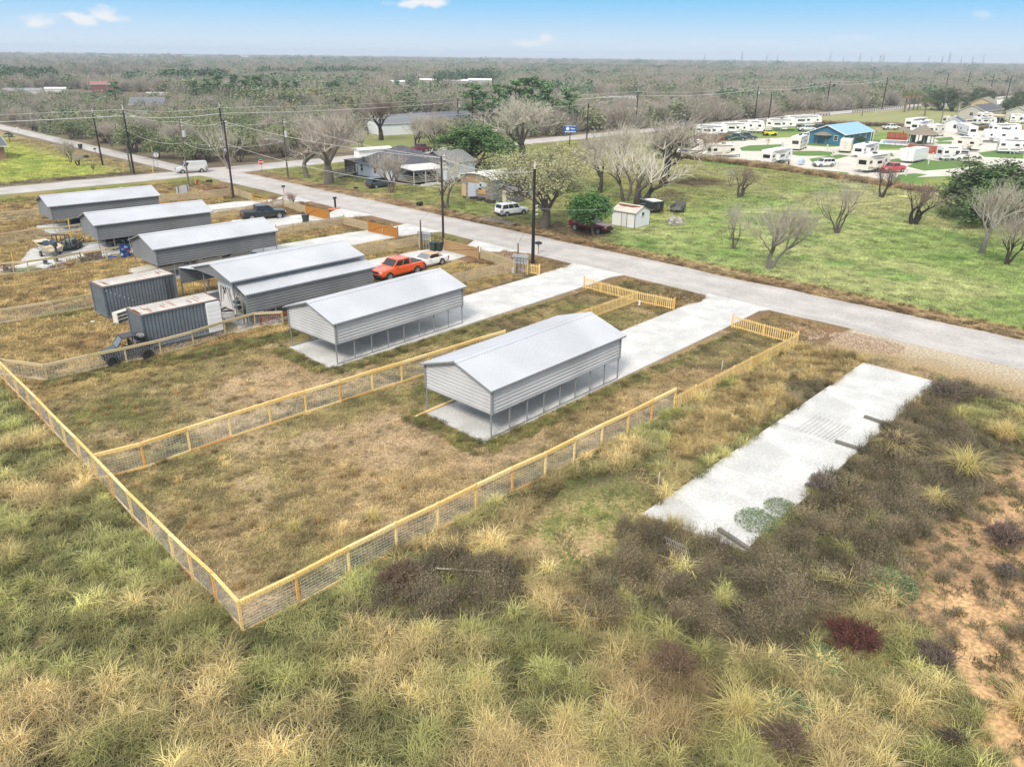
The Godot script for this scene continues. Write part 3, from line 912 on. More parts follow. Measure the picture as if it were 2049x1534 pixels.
# ---------------------------------------------------------------- things on the near lots
func container(label: String, at: Vector3, turn: float, open: bool) -> Node3D:      # local x runs along the box
	var o := thing("shipping_container", label, "shipping container", at, turn)
	var blue := mat(px(98, 106, 114, 0.9), 0.6, "blotch", 0.3)
	var roofm := mat(px(222, 216, 208), 0.7, "blotch", 0.4)
	var rust := mat(px(172, 104, 74), 0.9, "soil", 0.6)
	var l := 6.06
	var w := 2.44
	var y0 := 0.3
	var h := 2.59
	for z in [w * 0.5, -w * 0.5]:
		var s := MB.new()
		var n := 22
		var sg: float = signf(z)
		for k in n:
			var x0 := -l * 0.5 + 0.08 + (l - 0.16) * k / n
			var dx := (l - 0.16) / n
			var f := [0.0, 0.25, 0.36, 0.64, 0.75]
			var dp := [0.0, 0.0, -0.06, -0.06, 0.0]
			for j in 5:
				var xa: float = x0 + dx * f[j]
				var xb: float = x0 + dx * (f[j + 1] if j < 4 else 1.0)
				var da: float = dp[j]
				var db: float = dp[j + 1] if j < 4 else 0.0
				var q := [Vector3(xa, y0 + 0.1, z + sg * da), Vector3(xb, y0 + 0.1, z + sg * db), Vector3(xb, y0 + h - 0.08, z + sg * db), Vector3(xa, y0 + h - 0.08, z + sg * da)]
				if sg > 0.0: s.quad(q[0], q[1], q[2], q[3])
				else: s.quad(q[0], q[3], q[2], q[1])
		put("side_panel", s, blue, o)
	var e := MB.new()
	var n2 := 9
	for k in n2:
		var z0 := -w * 0.5 + 0.08 + (w - 0.16) * k / n2
		var dz := (w - 0.16) / n2
		var f2 := [0.0, 0.3, 0.4, 0.7, 0.8, 1.0]
		var dp2 := [0.0, 0.0, 0.05, 0.05, 0.0, 0.0]
		for j in 5:
			e.quad(Vector3(-l * 0.5 + dp2[j], y0 + 0.1, z0 + dz * f2[j]), Vector3(-l * 0.5 + dp2[j + 1], y0 + 0.1, z0 + dz * f2[j + 1]), Vector3(-l * 0.5 + dp2[j + 1], y0 + h - 0.08, z0 + dz * f2[j + 1]), Vector3(-l * 0.5 + dp2[j], y0 + h - 0.08, z0 + dz * f2[j]))
	put("end_panel", e, blue, o)
	var fr := MB.new()
	for x in [-l * 0.5, l * 0.5]:
		for z in [-w * 0.5, w * 0.5]: fr.box(Vector3(x, y0 + h * 0.5, z), Vector3(0.14, h, 0.14))
		fr.box(Vector3(x, y0 + 0.06, 0), Vector3(0.13, 0.12, w - 0.14)); fr.box(Vector3(x, y0 + h - 0.05, 0), Vector3(0.13, 0.1, w - 0.14))
	for z in [-w * 0.5, w * 0.5]:
		fr.box(Vector3(0, y0 + 0.06, z), Vector3(l - 0.14, 0.12, 0.12)); fr.box(Vector3(0, y0 + h - 0.05, z), Vector3(l - 0.14, 0.1, 0.1))
	put("frame", fr, blue, o)
	var r := MB.new()
	for k in 26:
		var x0 := -l * 0.5 + 0.1 + (l - 0.2) * k / 26.0
		var d := (l - 0.2) / 26.0
		r.quad(Vector3(x0, y0 + h + 0.012, w * 0.5 - 0.05), Vector3(x0 + d * 0.6, y0 + h + 0.012, w * 0.5 - 0.05), Vector3(x0 + d * 0.6, y0 + h + 0.02, -w * 0.5 + 0.05), Vector3(x0, y0 + h + 0.02, -w * 0.5 + 0.05))
		r.quad(Vector3(x0 + d * 0.6, y0 + h + 0.012, w * 0.5 - 0.05), Vector3(x0 + d, y0 + h + 0.012, w * 0.5 - 0.05), Vector3(x0 + d, y0 + h - 0.006, -w * 0.5 + 0.05), Vector3(x0 + d * 0.6, y0 + h + 0.02, -w * 0.5 + 0.05))
	put("roof", r, roofm, o)
	var st := MB.new()
	for k in (14 if open else 6):
		var x0 := rf(-l * 0.48, l * 0.45)
		st.box(Vector3(x0, y0 + h + 0.02, rf(-0.4, 0.4)), Vector3(rf(0.03, 0.1), 0.012, rf(0.5, 1.5)))
	for z in [-w * 0.5, w * 0.5]: st.box(Vector3(0, y0 + h + 0.004, z), Vector3(l, 0.012, 0.07))
	for x in [-l * 0.5, l * 0.5]: st.box(Vector3(x, y0 + h + 0.004, 0), Vector3(0.08, 0.012, w))
	put("rust_patch", st, rust, o)
	for x in [-l * 0.45, l * 0.45]:
		for z in [-w * 0.42, w * 0.42]:
			var k := MB.new()
			k.box(Vector3(x, y0 * 0.5, z), Vector3(0.4, y0, 0.4))
			put("concrete_block", k, mat(px(178, 172, 160), 0.9), o)
	if open:
		var dr := MB.new()
		for k in 7:
			dr.box(Vector3(0.6, y0 + 0.22 + k * 0.34, 0.0), Vector3(1.1, 0.3, 0.07))
		dr.box(Vector3(0.6, y0 + 1.28, -0.02), Vector3(1.2, 2.4, 0.03))
		var dn := put("door", dr, mat(px(230, 230, 232, 1.1), 0.5), o)
		dn.position = Vector3(l * 0.5 - 1.15, 0, w * 0.5 + 0.07)
		var d2 := MB.new()
		d2.box(Vector3(l * 0.5 + 0.55, y0 + 1.28, -w * 0.5 + 0.1), Vector3(1.15, 2.4, 0.06))
		put("door", d2, blue, o)
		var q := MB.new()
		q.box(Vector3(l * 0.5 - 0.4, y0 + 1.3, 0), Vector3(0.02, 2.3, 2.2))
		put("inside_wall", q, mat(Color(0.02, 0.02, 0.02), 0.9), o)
	else:
		var d3 := MB.new()
		d3.box(Vector3(l * 0.5 + 0.0, y0 + 1.28, 0), Vector3(0.06, 2.4, 2.3))
		put("door", d3, blue, o)
	return o

func ladder(called: String, label: String, a: Vector3, b: Vector3, w: float, c: Color, parent: Node3D = null) -> void:
	var o: Node3D = parent if parent else thing(called, label, "ladder", Vector3.ZERO)
	var d := (b - a).normalized()
	var s := d.cross(Vector3.UP if absf(d.y) < 0.9 else Vector3(0, 0, 1)).normalized()
	if absf(d.y) >= 0.9: s = Vector3(1, 0, 0)
	var bm := MB.new()
	for k in [-0.5, 0.5]: bm.rod(a + s * w * k, b + s * w * k, 0.025, 5)
	for i in 9: bm.rod(a.lerp(b, (i + 0.5) / 9.0) - s * w * 0.5, a.lerp(b, (i + 0.5) / 9.0) + s * w * 0.5, 0.018, 4)
	put("ladder_frame" if parent else "frame", bm, mat(c, 0.5), o)

func tyre(r: float, w: float) -> ArrayMesh:      # axle along z
	var key := "tyre %.2f %.2f" % [r, w]
	if M.has(key): return M[key]
	var b := MB.new()
	var prof := [Vector2(r * 0.62, -w * 0.42), Vector2(r * 0.9, -w * 0.5), Vector2(r, -w * 0.36), Vector2(r, w * 0.36), Vector2(r * 0.9, w * 0.5), Vector2(r * 0.62, w * 0.42)]
	var rings := []
	for q in prof:
		var ring := []
		for k in 20: ring.append(Vector3(cos(TAU * k / 20.0) * q.x, sin(TAU * k / 20.0) * q.x, q.y))
		rings.append(ring)
	b.loft(rings, false)
	b.smooth(50)
	M[key] = b.mesh()
	return M[key]

func rim(r: float, w: float) -> ArrayMesh:
	var key := "rim %.2f %.2f" % [r, w]
	if M.has(key): return M[key]
	var b := MB.new()
	for s in [-1.0, 1.0]:
		for k in 20:
			var a := TAU * k / 20.0
			var e := TAU * (k + 1) / 20.0
			var p := [Vector3(cos(a) * r * 0.64, sin(a) * r * 0.64, s * w * 0.43), Vector3(cos(e) * r * 0.64, sin(e) * r * 0.64, s * w * 0.43), Vector3(cos(e) * r * 0.5, sin(e) * r * 0.5, s * w * 0.36), Vector3(cos(a) * r * 0.5, sin(a) * r * 0.5, s * w * 0.36)]
			if s > 0.0: b.quad(p[0], p[1], p[2], p[3])
			else: b.quad(p[0], p[3], p[2], p[1])
		for k in 5:
			var t := TAU * k / 5.0
			b.box(Vector3(cos(t) * r * 0.28, sin(t) * r * 0.28, s * w * 0.37), Vector3(r * 0.52, r * 0.2, 0.02), Basis(Vector3.BACK, t))
		b.tube([Vector3(0, 0, s * w * 0.3), Vector3(0, 0, s * w * 0.42)], [r * 0.16, r * 0.13], 8)
	M[key] = b.mesh()
	return M[key]

func wheel(o: Node3D, at: Vector3, r: float, w: float, rimc := Color(0.35, 0.35, 0.36), axis_turn := 0.0) -> void:
	var t := put("wheel", tyre(r, w), mat(Color(0.022, 0.022, 0.023), 0.85), o)
	t.position = at
	t.rotation.y = axis_turn
	put("rim", rim(r, w), mat(rimc, 0.35, "", 0.3, 0.5), t)

func near_things() -> void:
	var c1 := container("farther blue grey container with a black ladder on its side", Vector3(22.9, 0, -68.1), 0.03, false)
	ladder("ladder", "", Vector3(2.35, 0.45, 1.3), Vector3(2.35, 2.75, 1.3), 0.42, Color(0.03, 0.035, 0.04), c1)
	var dots := MB.new()
	for k in 7: dots.box(Vector3(-2.75 + k * 0.33, 2.5 - k * 0.2, 1.235), Vector3(0.07, 0.09, 0.012))
	put("paper_tag", dots, mat(px(220, 222, 224), 0.8), c1)
	container("nearer blue grey container with a rust-streaked roof and an open white door", Vector3(22.25, 0, -58.35), 0.0, true)
	# white drawer unit and litter between the containers
	var sh := thing("shelf_unit", "white plastic shelf unit lying between the two containers", "shelf", Vector3(20.83, 0, -65.63), 0.35)
	for k in 4:
		var b := MB.new()
		b.box(Vector3(0, 0.06 + k * 0.3, 0), Vector3(1.7, 0.05, 0.55))
		put("shelf", b, mat(px(232, 230, 222), 0.6), sh)
	for x in [-0.84, 0.84]:
		var b := MB.new()
		b.box(Vector3(x, 0.5, 0), Vector3(0.05, 1.0, 0.56))
		put("side_board", b, mat(px(232, 230, 222), 0.6), sh)
	var bk := MB.new()
	bk.box(Vector3(0, 0.5, -0.28), Vector3(1.7, 1.0, 0.02))
	put("back_board", bk, mat(px(216, 212, 204), 0.6), sh)
	var lit := MB.new()
	for p in [Vector3(18.85, 0, -67.33), Vector3(19.15, 0, -66.69), Vector3(18.72, 0, -65.34), Vector3(17.38, 0, -64.42), Vector3(18.16, 0, -67.1), Vector3(19.82, 0, -65.7), Vector3(19.14, 0, -65.11)]:
		lit.box(p + Vector3(0, 0.05, 0), Vector3(rf(0.15, 0.5), 0.05, rf(0.1, 0.3)), Basis(Vector3.UP, rf(0, 3)))
	tag(put("litter", lit, mat(px(226, 222, 214), 0.8)), "scraps of white litter on the grass near the containers", "litter", "", "stuff")
	buggy()
	boat_yard()
	workshop()
	# loose timber on the nearest slab
	var t := MB.new()
	t.bar(Vector3(26.4, 0, -34.18) + Vector3(0, 0.13, 0), Vector3(30.11, 0, -34.35) + Vector3(0, 0.16, 0), 0.2, 0.06)
	tag(put("timber", t, wood(0)), "long pine timber poking out from under the nearest carport", "timber")
	# stakes and pipes
	for q in [[Vector3(30.23, 0, -18.78), 0.9, "thin white stake left of the loose slab"], [Vector3(47.17, 0, -25), 0.85, "thin grey pipe stub right of the nearest carport"]]:
		var s := MB.new()
		s.rod(q[0], q[0] + Vector3(0.02, q[1], 0.0), 0.035, 6)
		tag(put("stake", s, mat(px(214, 214, 214), 0.6)), q[2], "stake")
	for q in [[Vector3(55.51, 0, -38.28), "white pipe with a dark foot in the corner of the new picket fence"], [Vector3(55.41, 0, -23.98), "white pipe by the corner post of the new picket fence"]]:
		var o := thing("vent_pipe", q[1], "pipe", q[0])
		var s := MB.new()
		s.rod(Vector3(0, 0.1, 0), Vector3(0, 0.62, 0), 0.1, 8)
		put("pipe", s, mat(px(236, 236, 236), 0.5), o)
		var f := MB.new()
		f.rod(Vector3(0, 0, 0), Vector3(0, 0.16, 0), 0.11, 8)
		put("foot", f, mat(Color(0.03, 0.03, 0.03), 0.8), o)
	# railway sleepers lying on the loose slab, and poles in the weeds
	var slp := [[1437,1067,1492,1110,0.3], [1729,840,1795,862,0.3], [1671,889,1727,908,0.3], [1620,975,1655,972,0.3]]
	var lab := ["grey timber sleeper on the near end of the loose slab", "grey timber sleeper across the far part of the loose slab", "grey timber sleeper across the middle of the loose slab", "dark timber sleeper half under the twiggy bush"]
	var ps := [[Vector3(28.82, 0, -14.4), Vector3(28.36, 0, -12.51)], [Vector3(46.43, 0, -14.52), Vector3(46.29, 0, -12.42)], [Vector3(41.78, 0, -14.36), Vector3(41.83, 0, -12.67)], [Vector3(35.68, 0, -13.3), Vector3(37.25, 0, -12.48)]]
	for k in 4:
		var s := MB.new()
		s.bar(ps[k][0] + Vector3(0, 0.22, 0), ps[k][1] + Vector3(0, 0.22, 0), 0.2, 0.16)
		tag(put("timber_sleeper", s, mat(px(150, 146, 138), 0.9, "grain", 0.8)), lab[k], "timber")
	var lg := MB.new()
	lg.tube([Vector3(16.38, 0, -21.83) + Vector3(0, 0.12, 0), Vector3(16.87, 0, -21.69) + Vector3(0, 0.16, 0)], [0.06, 0.06], 6)
	tag(put("fallen_pole", lg, mat(px(206, 196, 174), 0.9)), "short pale pole lying in the brown weeds", "pole")
	lg = MB.new()
	lg.tube([Vector3(17.32, 0, -21.45) + Vector3(0, 0.25, 0), Vector3(18.1, 0, -20.57) + Vector3(0, 0.22, 0), Vector3(18.85, 0, -19.69) + Vector3(0, 0.2, 0)], [0.045, 0.05, 0.05], 6)
	tag(put("fallen_pole", lg, mat(px(206, 196, 174), 0.9)), "long pale pole lying in the brown weeds", "pole")
	lg = MB.new()
	lg.tube([Vector3(23.91, 0, -14.26) + Vector3(0, 0.2, 0), Vector3(23.3, 0, -13.91) + Vector3(0, 0.22, 0), Vector3(22.78, 0, -13.43) + Vector3(0, 0.15, 0)], [0.1, 0.11, 0.1], 6)
	tag(put("rotten_post", lg, mat(px(176, 168, 142), 0.95, "grain", 1.0)), "rotten pale post lying in the weeds below the loose slab", "post")
	var wr := MB.new()
	var wa := Vector3(25.48, 0, -14.82)
	for k in 10:
		var q := []
		for j in 7: q.append(wa + Vector3(0.19 * j - 0.2, 0.15 + 0.5 * sin(PI * j / 6.0), -0.19 * j + k * 0.13))
		wr.tube(q, [0.006, 0.006, 0.006, 0.006, 0.006, 0.006, 0.006], 3, false)
	for j in 7:
		wr.tube([wa + Vector3(0.19 * j - 0.2, 0.15 + 0.5 * sin(PI * j / 6.0), -0.19 * j), wa + Vector3(0.19 * j - 0.2, 0.15 + 0.5 * sin(PI * j / 6.0), -0.19 * j + 1.17)], [0.006, 0.006], 3, false)
	tag(put("wire_roll", wr, mat(px(196, 190, 186), 0.5)), "curled sheet of wire mesh in the weeds at the loose slab", "wire mesh")
	var w2 := put("wire_sheet", wire_panel(), mat(px(178, 176, 172), 0.5))
	w2.position = Vector3(41.46, 0, -14.31) + Vector3(0.1, 0.16, -0.2); w2.rotation = Vector3(-PI / 2 + 0.02, 0.0, 0); w2.scale = Vector3(2.9, 2.2, 1)
	tag(w2, "sheet of wire mesh lying on the loose slab between two sleepers", "wire mesh")

func buggy() -> void:
	var a := Vector3(17.66, 0, -56.97)      # near wheels: front and back
	var b := Vector3(19.18, 0, -57.53)
	var f := Vector3(16.52, 0, -57.22)
	var r := Vector3(18.84, 0, -56.98)
	var o := thing("off_road_buggy", "black open off-road buggy with a spare tyre on its rear deck", "buggy", (f + r) * 0.5, heading(r, f))
	var k := 2.35
	var hw := 0.78
	for x in [k * 0.5, -k * 0.5]:
		for z in [-hw - 0.72, 0.0]: wheel(o, Vector3(x, 0.42, z - 0.0), 0.42, 0.32, Color(0.05, 0.05, 0.055))
	var c := -hw + 0.42      # middle line
	var black := mat(Color(0.02, 0.021, 0.024), 0.45)
	var grey := mat(px(70, 72, 78), 0.35)
	var body := MB.new()
	body.extrude(PackedVector2Array([Vector2(1.5, 0.6), Vector2(1.55, 0.85), Vector2(0.6, 1.12), Vector2(0.5, 0.7), Vector2(-0.7, 0.66), Vector2(-0.95, 0.95), Vector2(-1.7, 0.98), Vector2(-1.75, 0.7), Vector2(-0.9, 0.38), Vector2(0.9, 0.38)]), c - 0.55, c + 0.55)
	put("body", body, black, o)
	var hd := MB.new()
	hd.quad(Vector3(1.45, 0.93, c + 0.4), Vector3(1.45, 0.93, c - 0.4), Vector3(0.66, 1.16, c - 0.45), Vector3(0.66, 1.16, c + 0.45))
	put("bonnet", hd, grey, o)
	var ws := MB.new()
	ws.quad(Vector3(0.64, 1.18, c + 0.52), Vector3(0.64, 1.18, c - 0.52), Vector3(0.2, 1.72, c - 0.48), Vector3(0.2, 1.72, c + 0.48))
	put("windscreen", ws, mat(px(120, 124, 128), 0.2), o)
	var cage := MB.new()
	for z in [c - 0.6, c + 0.6]:
		cage.tube([Vector3(0.72, 1.0, z), Vector3(0.2, 1.75, z), Vector3(-0.75, 1.78, z), Vector3(-1.6, 1.12, z)], [0.035, 0.035, 0.035, 0.035], 6)
		cage.tube([Vector3(-0.75, 1.78, z), Vector3(-0.7, 0.6, z), Vector3(0.5, 0.5, z)], [0.035, 0.035, 0.035], 6)
		cage.tube([Vector3(-0.6, 0.6, z), Vector3(0.3, 1.1, z)], [0.03, 0.03], 6)
	for x in [0.2, -0.75]: cage.rod(Vector3(x, 1.76, c - 0.6), Vector3(x, 1.76, c + 0.6), 0.035, 6)
	cage.rod(Vector3(1.62, 0.55, c - 0.5), Vector3(1.62, 0.55, c + 0.5), 0.04, 6)
	put("roll_cage", cage, black, o)
	var rp := MB.new()
	for i in 4: rp.box(Vector3(0.05 - i * 0.24, 1.8, c), Vector3(0.2, 0.03, 1.1))
	put("roof_panel", rp, mat(px(58, 60, 66), 0.4), o)
	for z in [c - 0.28, c + 0.28]:
		var s := MB.new()
		s.box(Vector3(-0.1, 0.8, z), Vector3(0.45, 0.12, 0.42)); s.box(Vector3(-0.38, 1.1, z), Vector3(0.12, 0.6, 0.42))
		put("seat", s, mat(Color(0.03, 0.03, 0.035), 0.8), o)
	var sp := put("spare_wheel", tyre(0.42, 0.3), mat(Color(0.022, 0.022, 0.023), 0.85), o)
	sp.position = Vector3(-1.15, 1.5, c); sp.rotation.x = PI / 2 - 0.3
	put("rim", rim(0.42, 0.3), mat(Color(0.3, 0.3, 0.32), 0.4, "", 0.3, 0.4), sp)
	var wh := MB.new()
	for z in [c - 0.62, c + 0.62]:
		for x in [1.17, -1.17]: wh.rod(Vector3(x, 0.42, z - signf(z - c) * 0.3), Vector3(x, 0.5, c), 0.04, 5)
	put("suspension_arms", wh, mat(px(180, 180, 184), 0.4), o).set_meta("kind", "stuff")

func boat_yard() -> void:
	# flat boat on its trailer
	var a := Vector3(23.79, 0, -90.82)
	var b := Vector3(23.68, 0, -99.53)
	var o := thing("flat_boat", "cream flat-bottomed boat with an outboard motor, on a trailer", "boat", (a + b) * 0.5, heading(a, b))
	var hull := MB.new()
	var l := 5.2
	var rings := []
	for i in 9:
		var t := i / 8.0
		var x := -l * 0.5 + l * t
		var w := 0.9 * (1.0 - 0.35 * smoothstep(0.6, 1.0, t))
		var y0 := 0.75 + 0.35 * smoothstep(0.7, 1.0, t)
		rings.append([Vector3(x, y0, -w * 0.7), Vector3(x, y0, w * 0.7), Vector3(x, 1.3, w), Vector3(x, 1.3, w - 0.06), Vector3(x, y0 + 0.06, w * 0.66), Vector3(x, y0 + 0.06, -w * 0.66), Vector3(x, 1.3, -w + 0.06), Vector3(x, 1.3, -w)])
	hull.loft(rings)
	put("hull", hull, mat(px(222, 206, 172), 0.5), o)
	var dk := MB.new()
	dk.box(Vector3(1.75, 1.27, 0), Vector3(1.5, 0.05, 1.35))
	put("deck", dk, mat(px(216, 204, 178), 0.6), o)
	for z in [-0.35, 0.35]:
		var s := MB.new()
		s.box(Vector3(-0.7, 1.25, z), Vector3(0.5, 0.12, 0.5)); s.box(Vector3(-1.0, 1.5, z), Vector3(0.1, 0.55, 0.5))
		put("seat", s, mat(px(82, 104, 138), 0.6), o)
	var m := MB.new()
	m.box(Vector3(-2.75, 1.65, 0), Vector3(0.55, 0.5, 0.42)); m.box(Vector3(-2.8, 1.05, 0), Vector3(0.25, 0.9, 0.2)); m.box(Vector3(-2.85, 0.55, 0), Vector3(0.5, 0.12, 0.16))
	put("outboard_motor", m, mat(Color(0.05, 0.06, 0.075), 0.3), o)
	var tr := thing("boat_trailer", "galvanised trailer under the cream boat", "trailer", o.position, o.rotation.y)
	var fr := MB.new()
	for z in [-0.7, 0.7]: fr.bar(Vector3(-2.2, 0.6, z), Vector3(1.6, 0.6, z), 0.08, 0.1)
	fr.bar(Vector3(1.6, 0.6, -0.7), Vector3(3.4, 0.55, 0), 0.08, 0.1); fr.bar(Vector3(1.6, 0.6, 0.7), Vector3(3.4, 0.55, 0), 0.08, 0.1)
	put("frame", fr, mat(px(150, 150, 150), 0.5), tr)
	for z in [-0.95, 0.95]: wheel(tr, Vector3(-0.6, 0.33, z), 0.33, 0.2)
	# black utility trailer with a rail gate
	var u := Vector3(26.94, 0, -94.16)
	var ut := thing("utility_trailer", "black flat trailer with a tall rail gate, beside the cream boat", "trailer", Vector3(26.3, 0, -96.43), heading(Vector3(26.81, 0, -99.77), Vector3(26.05, 0, -94.01)) + PI / 2 + 1.0)
	var bl := mat(Color(0.016, 0.016, 0.018), 0.6)
	var d := MB.new()
	d.box(Vector3(0, 0.55, 0), Vector3(3.4, 0.1, 1.8))
	put("deck", d, mat(Color(0.05, 0.055, 0.06), 0.8), ut)
	var g := MB.new()
	for k in 5: g.rod(Vector3(-1.7, 0.55, -0.9 + k * 0.45), Vector3(-1.7, 1.95, -0.9 + k * 0.45), 0.05, 4)
	for y in [0.7, 1.95]: g.rod(Vector3(-1.7, y, -0.9), Vector3(-1.7, y, 0.9), 0.06, 4)
	put("rail_gate", g, bl, ut)
	var sr := MB.new()
	for z in [-0.9, 0.9]:
		sr.rod(Vector3(-1.7, 0.95, z), Vector3(1.7, 0.95, z), 0.045, 4)
		for k in 4: sr.rod(Vector3(-1.7 + k * 1.13, 0.55, z), Vector3(-1.7 + k * 1.13, 0.95, z), 0.04, 4)
	sr.bar(Vector3(1.7, 0.5, 0), Vector3(3.0, 0.5, 0), 0.1, 0.1)
	put("side_rail", sr, bl, ut)
	for z in [-1.02, 1.02]:
		for x in [-0.4, 0.4]: wheel(ut, Vector3(x, 0.33, z), 0.33, 0.2, Color(0.2, 0.2, 0.2))
	var ld := MB.new()
	ld.box(Vector3(0.2, 0.85, 0.1), Vector3(1.2, 0.5, 0.8)); ld.box(Vector3(-0.8, 0.8, -0.3), Vector3(0.6, 0.4, 0.6))
	tag(put("tarpaulin_load", ld, mat(px(120, 130, 128), 0.7)), "grey covered load on the black flat trailer", "load").transform = ut.transform
	# yellow post
	for q in [[Vector3(18.85, 0, -89.19), 2.2, "yellow post at the green turf mat"], [Vector3(27.98, 0, -101.24), 2.5, "yellow post behind the black trailer"]]:
		var y := MB.new()
		y.rod(q[0], q[0] + Vector3(0.1, q[1], 0), 0.07, 6)
		tag(put("marker_post", y, mat(px(222, 184, 92), 0.6)), q[2], "post")
	# camp chairs
	for q in [[Vector3(21.88, 0, -88.83), "dark blue folding camp chair by the fence, left of its twin"], [Vector3(23, 0, -89.21), "dark blue folding camp chair by the fence, right of its twin"]]:
		var c := thing("camp_chair", q[1], "chair", q[0], 0.6, "folding camp chairs")
		var s := MB.new()
		s.box(Vector3(0, 0.45, 0), Vector3(0.55, 0.04, 0.5))
		put("seat", s, mat(px(34, 46, 78), 0.8), c)
		s = MB.new()
		s.box(Vector3(-0.05, 0.75, -0.28), Vector3(0.55, 0.55, 0.03))
		put("backrest", s, mat(px(34, 46, 78), 0.8), c)
		for x in [-0.28, 0.28]:
			for z in [-0.25, 0.25]:
				s = MB.new()
				s.rod(Vector3(x, 0, z), Vector3(x, 0.65 if z > 0.0 else 1.0, z), 0.02, 4)
				put("leg", s, mat(px(170, 172, 176), 0.5), c)
	# firewood
	var wa := Vector3(24.76, 0, -88.43)
	var wb := Vector3(27.33, 0, -89.03)
	var rack := thing("log_rack", "tubular rack that holds the firewood pile", "rack", wa, heading(wa, wb))
	var wl := (wb - wa).length()
	var rk := MB.new()
	for x in [0.0, wl]:
		for z in [-0.25, 0.25]: rk.rod(Vector3(x, 0, z), Vector3(x, 1.25, z), 0.025, 5)
	for z in [-0.2, 0.2]: rk.rod(Vector3(0, 0.08, z), Vector3(wl, 0.08, z), 0.03, 5)
	put("frame", rk, mat(Color(0.04, 0.04, 0.04), 0.5), rack)
	var logs := thing("firewood_pile", "pile of split firewood logs stacked along the fence", "firewood", wa, rack.rotation.y)
	var lm := MB.new()
	lm.tube([Vector3(0, 0, -0.24), Vector3(0, 0, 0.24)], [0.085, 0.075], 6)
	var lmesh := lm.mesh()
	for row in 6:
		for k in int(wl / 0.2) - 1:
			if row > 3 and (k < 3 or k > int(wl / 0.2) - 6 + row): continue
			var g2 := put("log", lmesh, mat([px(172, 140, 106), px(146, 116, 88), px(196, 166, 128), px(120, 96, 76)][rng.randi() % 4], 0.9), logs)
			g2.position = Vector3(0.15 + k * 0.2 + rf(-0.03, 0.03), 0.16 + row * 0.16, rf(-0.06, 0.06)); g2.rotation = Vector3(rf(-0.1, 0.1), rf(-0.25, 0.25), 0)
	# round log hoop with a few logs
	var hoop := thing("log_hoop", "round wire hoop with a few logs in it, left of the firewood", "rack", Vector3(23.61, 0, -88.06), 0.2)
	var hp := MB.new()
	var q2 := []
	var q3 := []
	for k in 25:
		q2.append(Vector3(cos(TAU * k / 24.0) * 0.75, 0.8 + sin(TAU * k / 24.0) * 0.75, 0)); q3.append(0.018)
	hp.tube(q2, q3, 4, false)
	put("ring", hp, mat(px(170, 170, 172), 0.5), hoop)
	for k in 9:
		var g3 := put("log", lmesh, mat([px(150, 100, 74), px(172, 130, 96)][k % 2], 0.9), hoop)
		g3.position = Vector3(-0.48 + k * 0.12, 0.22 + absf(k - 4.0) * 0.05, 0)
	# blue banner hanging on the fence
	var ba := Vector3(28.69, 0, -87.76)
	var bb := Vector3(29.94, 0, -87.99)
	var bn := thing("blue_banner", "blue banner with pale round patches hung on the fence", "banner", ba, heading(ba, bb))
	var bl2 := (bb - ba).length()
	var cl := MB.new()
	for i in 6:
		cl.quad(Vector3(bl2 * i / 6.0, 0.1, 0.05 * sin(i * 2.0)), Vector3(bl2 * (i + 1) / 6.0, 0.1, 0.05 * sin(i * 2.0 + 2.0)), Vector3(bl2 * (i + 1) / 6.0, 1.5, 0.05 * sin(i * 2.0 + 2.0)), Vector3(bl2 * i / 6.0, 1.5, 0.05 * sin(i * 2.0)))
	put("cloth", cl, mat(px(44, 86, 160), 0.8), bn)
	for k in 7:
		var dsc := MB.new()
		var ctr := Vector3(bl2 * (0.12 + 0.13 * k), rf(0.35, 1.25), 0.08)
		dsc.tube([ctr, ctr + Vector3(0, 0, 0.012)], [rf(0.1, 0.2), 0.12], 10)
		put("round_patch", dsc, mat([px(200, 214, 232), px(120, 160, 206), px(196, 70, 80)][k % 3], 0.8), bn)
	var hf := MB.new()
	hf.box(Vector3(0, 0.2, 0), Vector3(0.5, 0.4, 0.4)); hf.box(Vector3(0.5, 0.15, 0.1), Vector3(0.35, 0.3, 0.3))
	var ht := put("blue_tarp", hf, mat(px(42, 84, 190), 0.6))
	ht.position = Vector3(27.71, 0, -88.36)
	tag(ht, "small bright blue bag on the concrete beside the firewood", "bag")
	var kay := MB.new()
	rings = []
	for i in 9:
		var t := i / 8.0
		var w := 0.42 * sin(PI * clampf(t, 0.02, 0.98))
		rings.append([Vector3(-2.4 + 4.8 * t, 0.06, -w), Vector3(-2.4 + 4.8 * t, 0.06, w), Vector3(-2.4 + 4.8 * t, 0.3, w * 0.7), Vector3(-2.4 + 4.8 * t, 0.3, -w * 0.7)])
	kay.loft(rings)
	kay.smooth()
	var kk := put("paddle_board", kay, mat(px(240, 236, 230), 0.4))
	kk.position = Vector3(20.1, 0, -90.78); kk.rotation.y = 0.15
	tag(kk, "long white paddle board lying beside the green turf mat", "paddle board")
	# planters at the left edge
	for q in [[Vector3(18.26, 0, -90.02), "dark planter with dry stems at the left edge"], [Vector3(18.56, 0, -88.93), "small dark pot on the green turf mat"]]:
		var pm := MB.new()
		pm.tube([Vector3.ZERO, Vector3(0, 0.5, 0)], [0.22, 0.3], 10)
		for k in 8: pm.rod(Vector3(0, 0.5, 0), Vector3(rf(-0.3, 0.3), rf(0.8, 1.1), rf(-0.3, 0.3)), 0.02, 3)
		var po := put("planter", pm, mat(px(84, 62, 50), 0.9))
		po.position = q[0]
		tag(po, q[1], "planter")

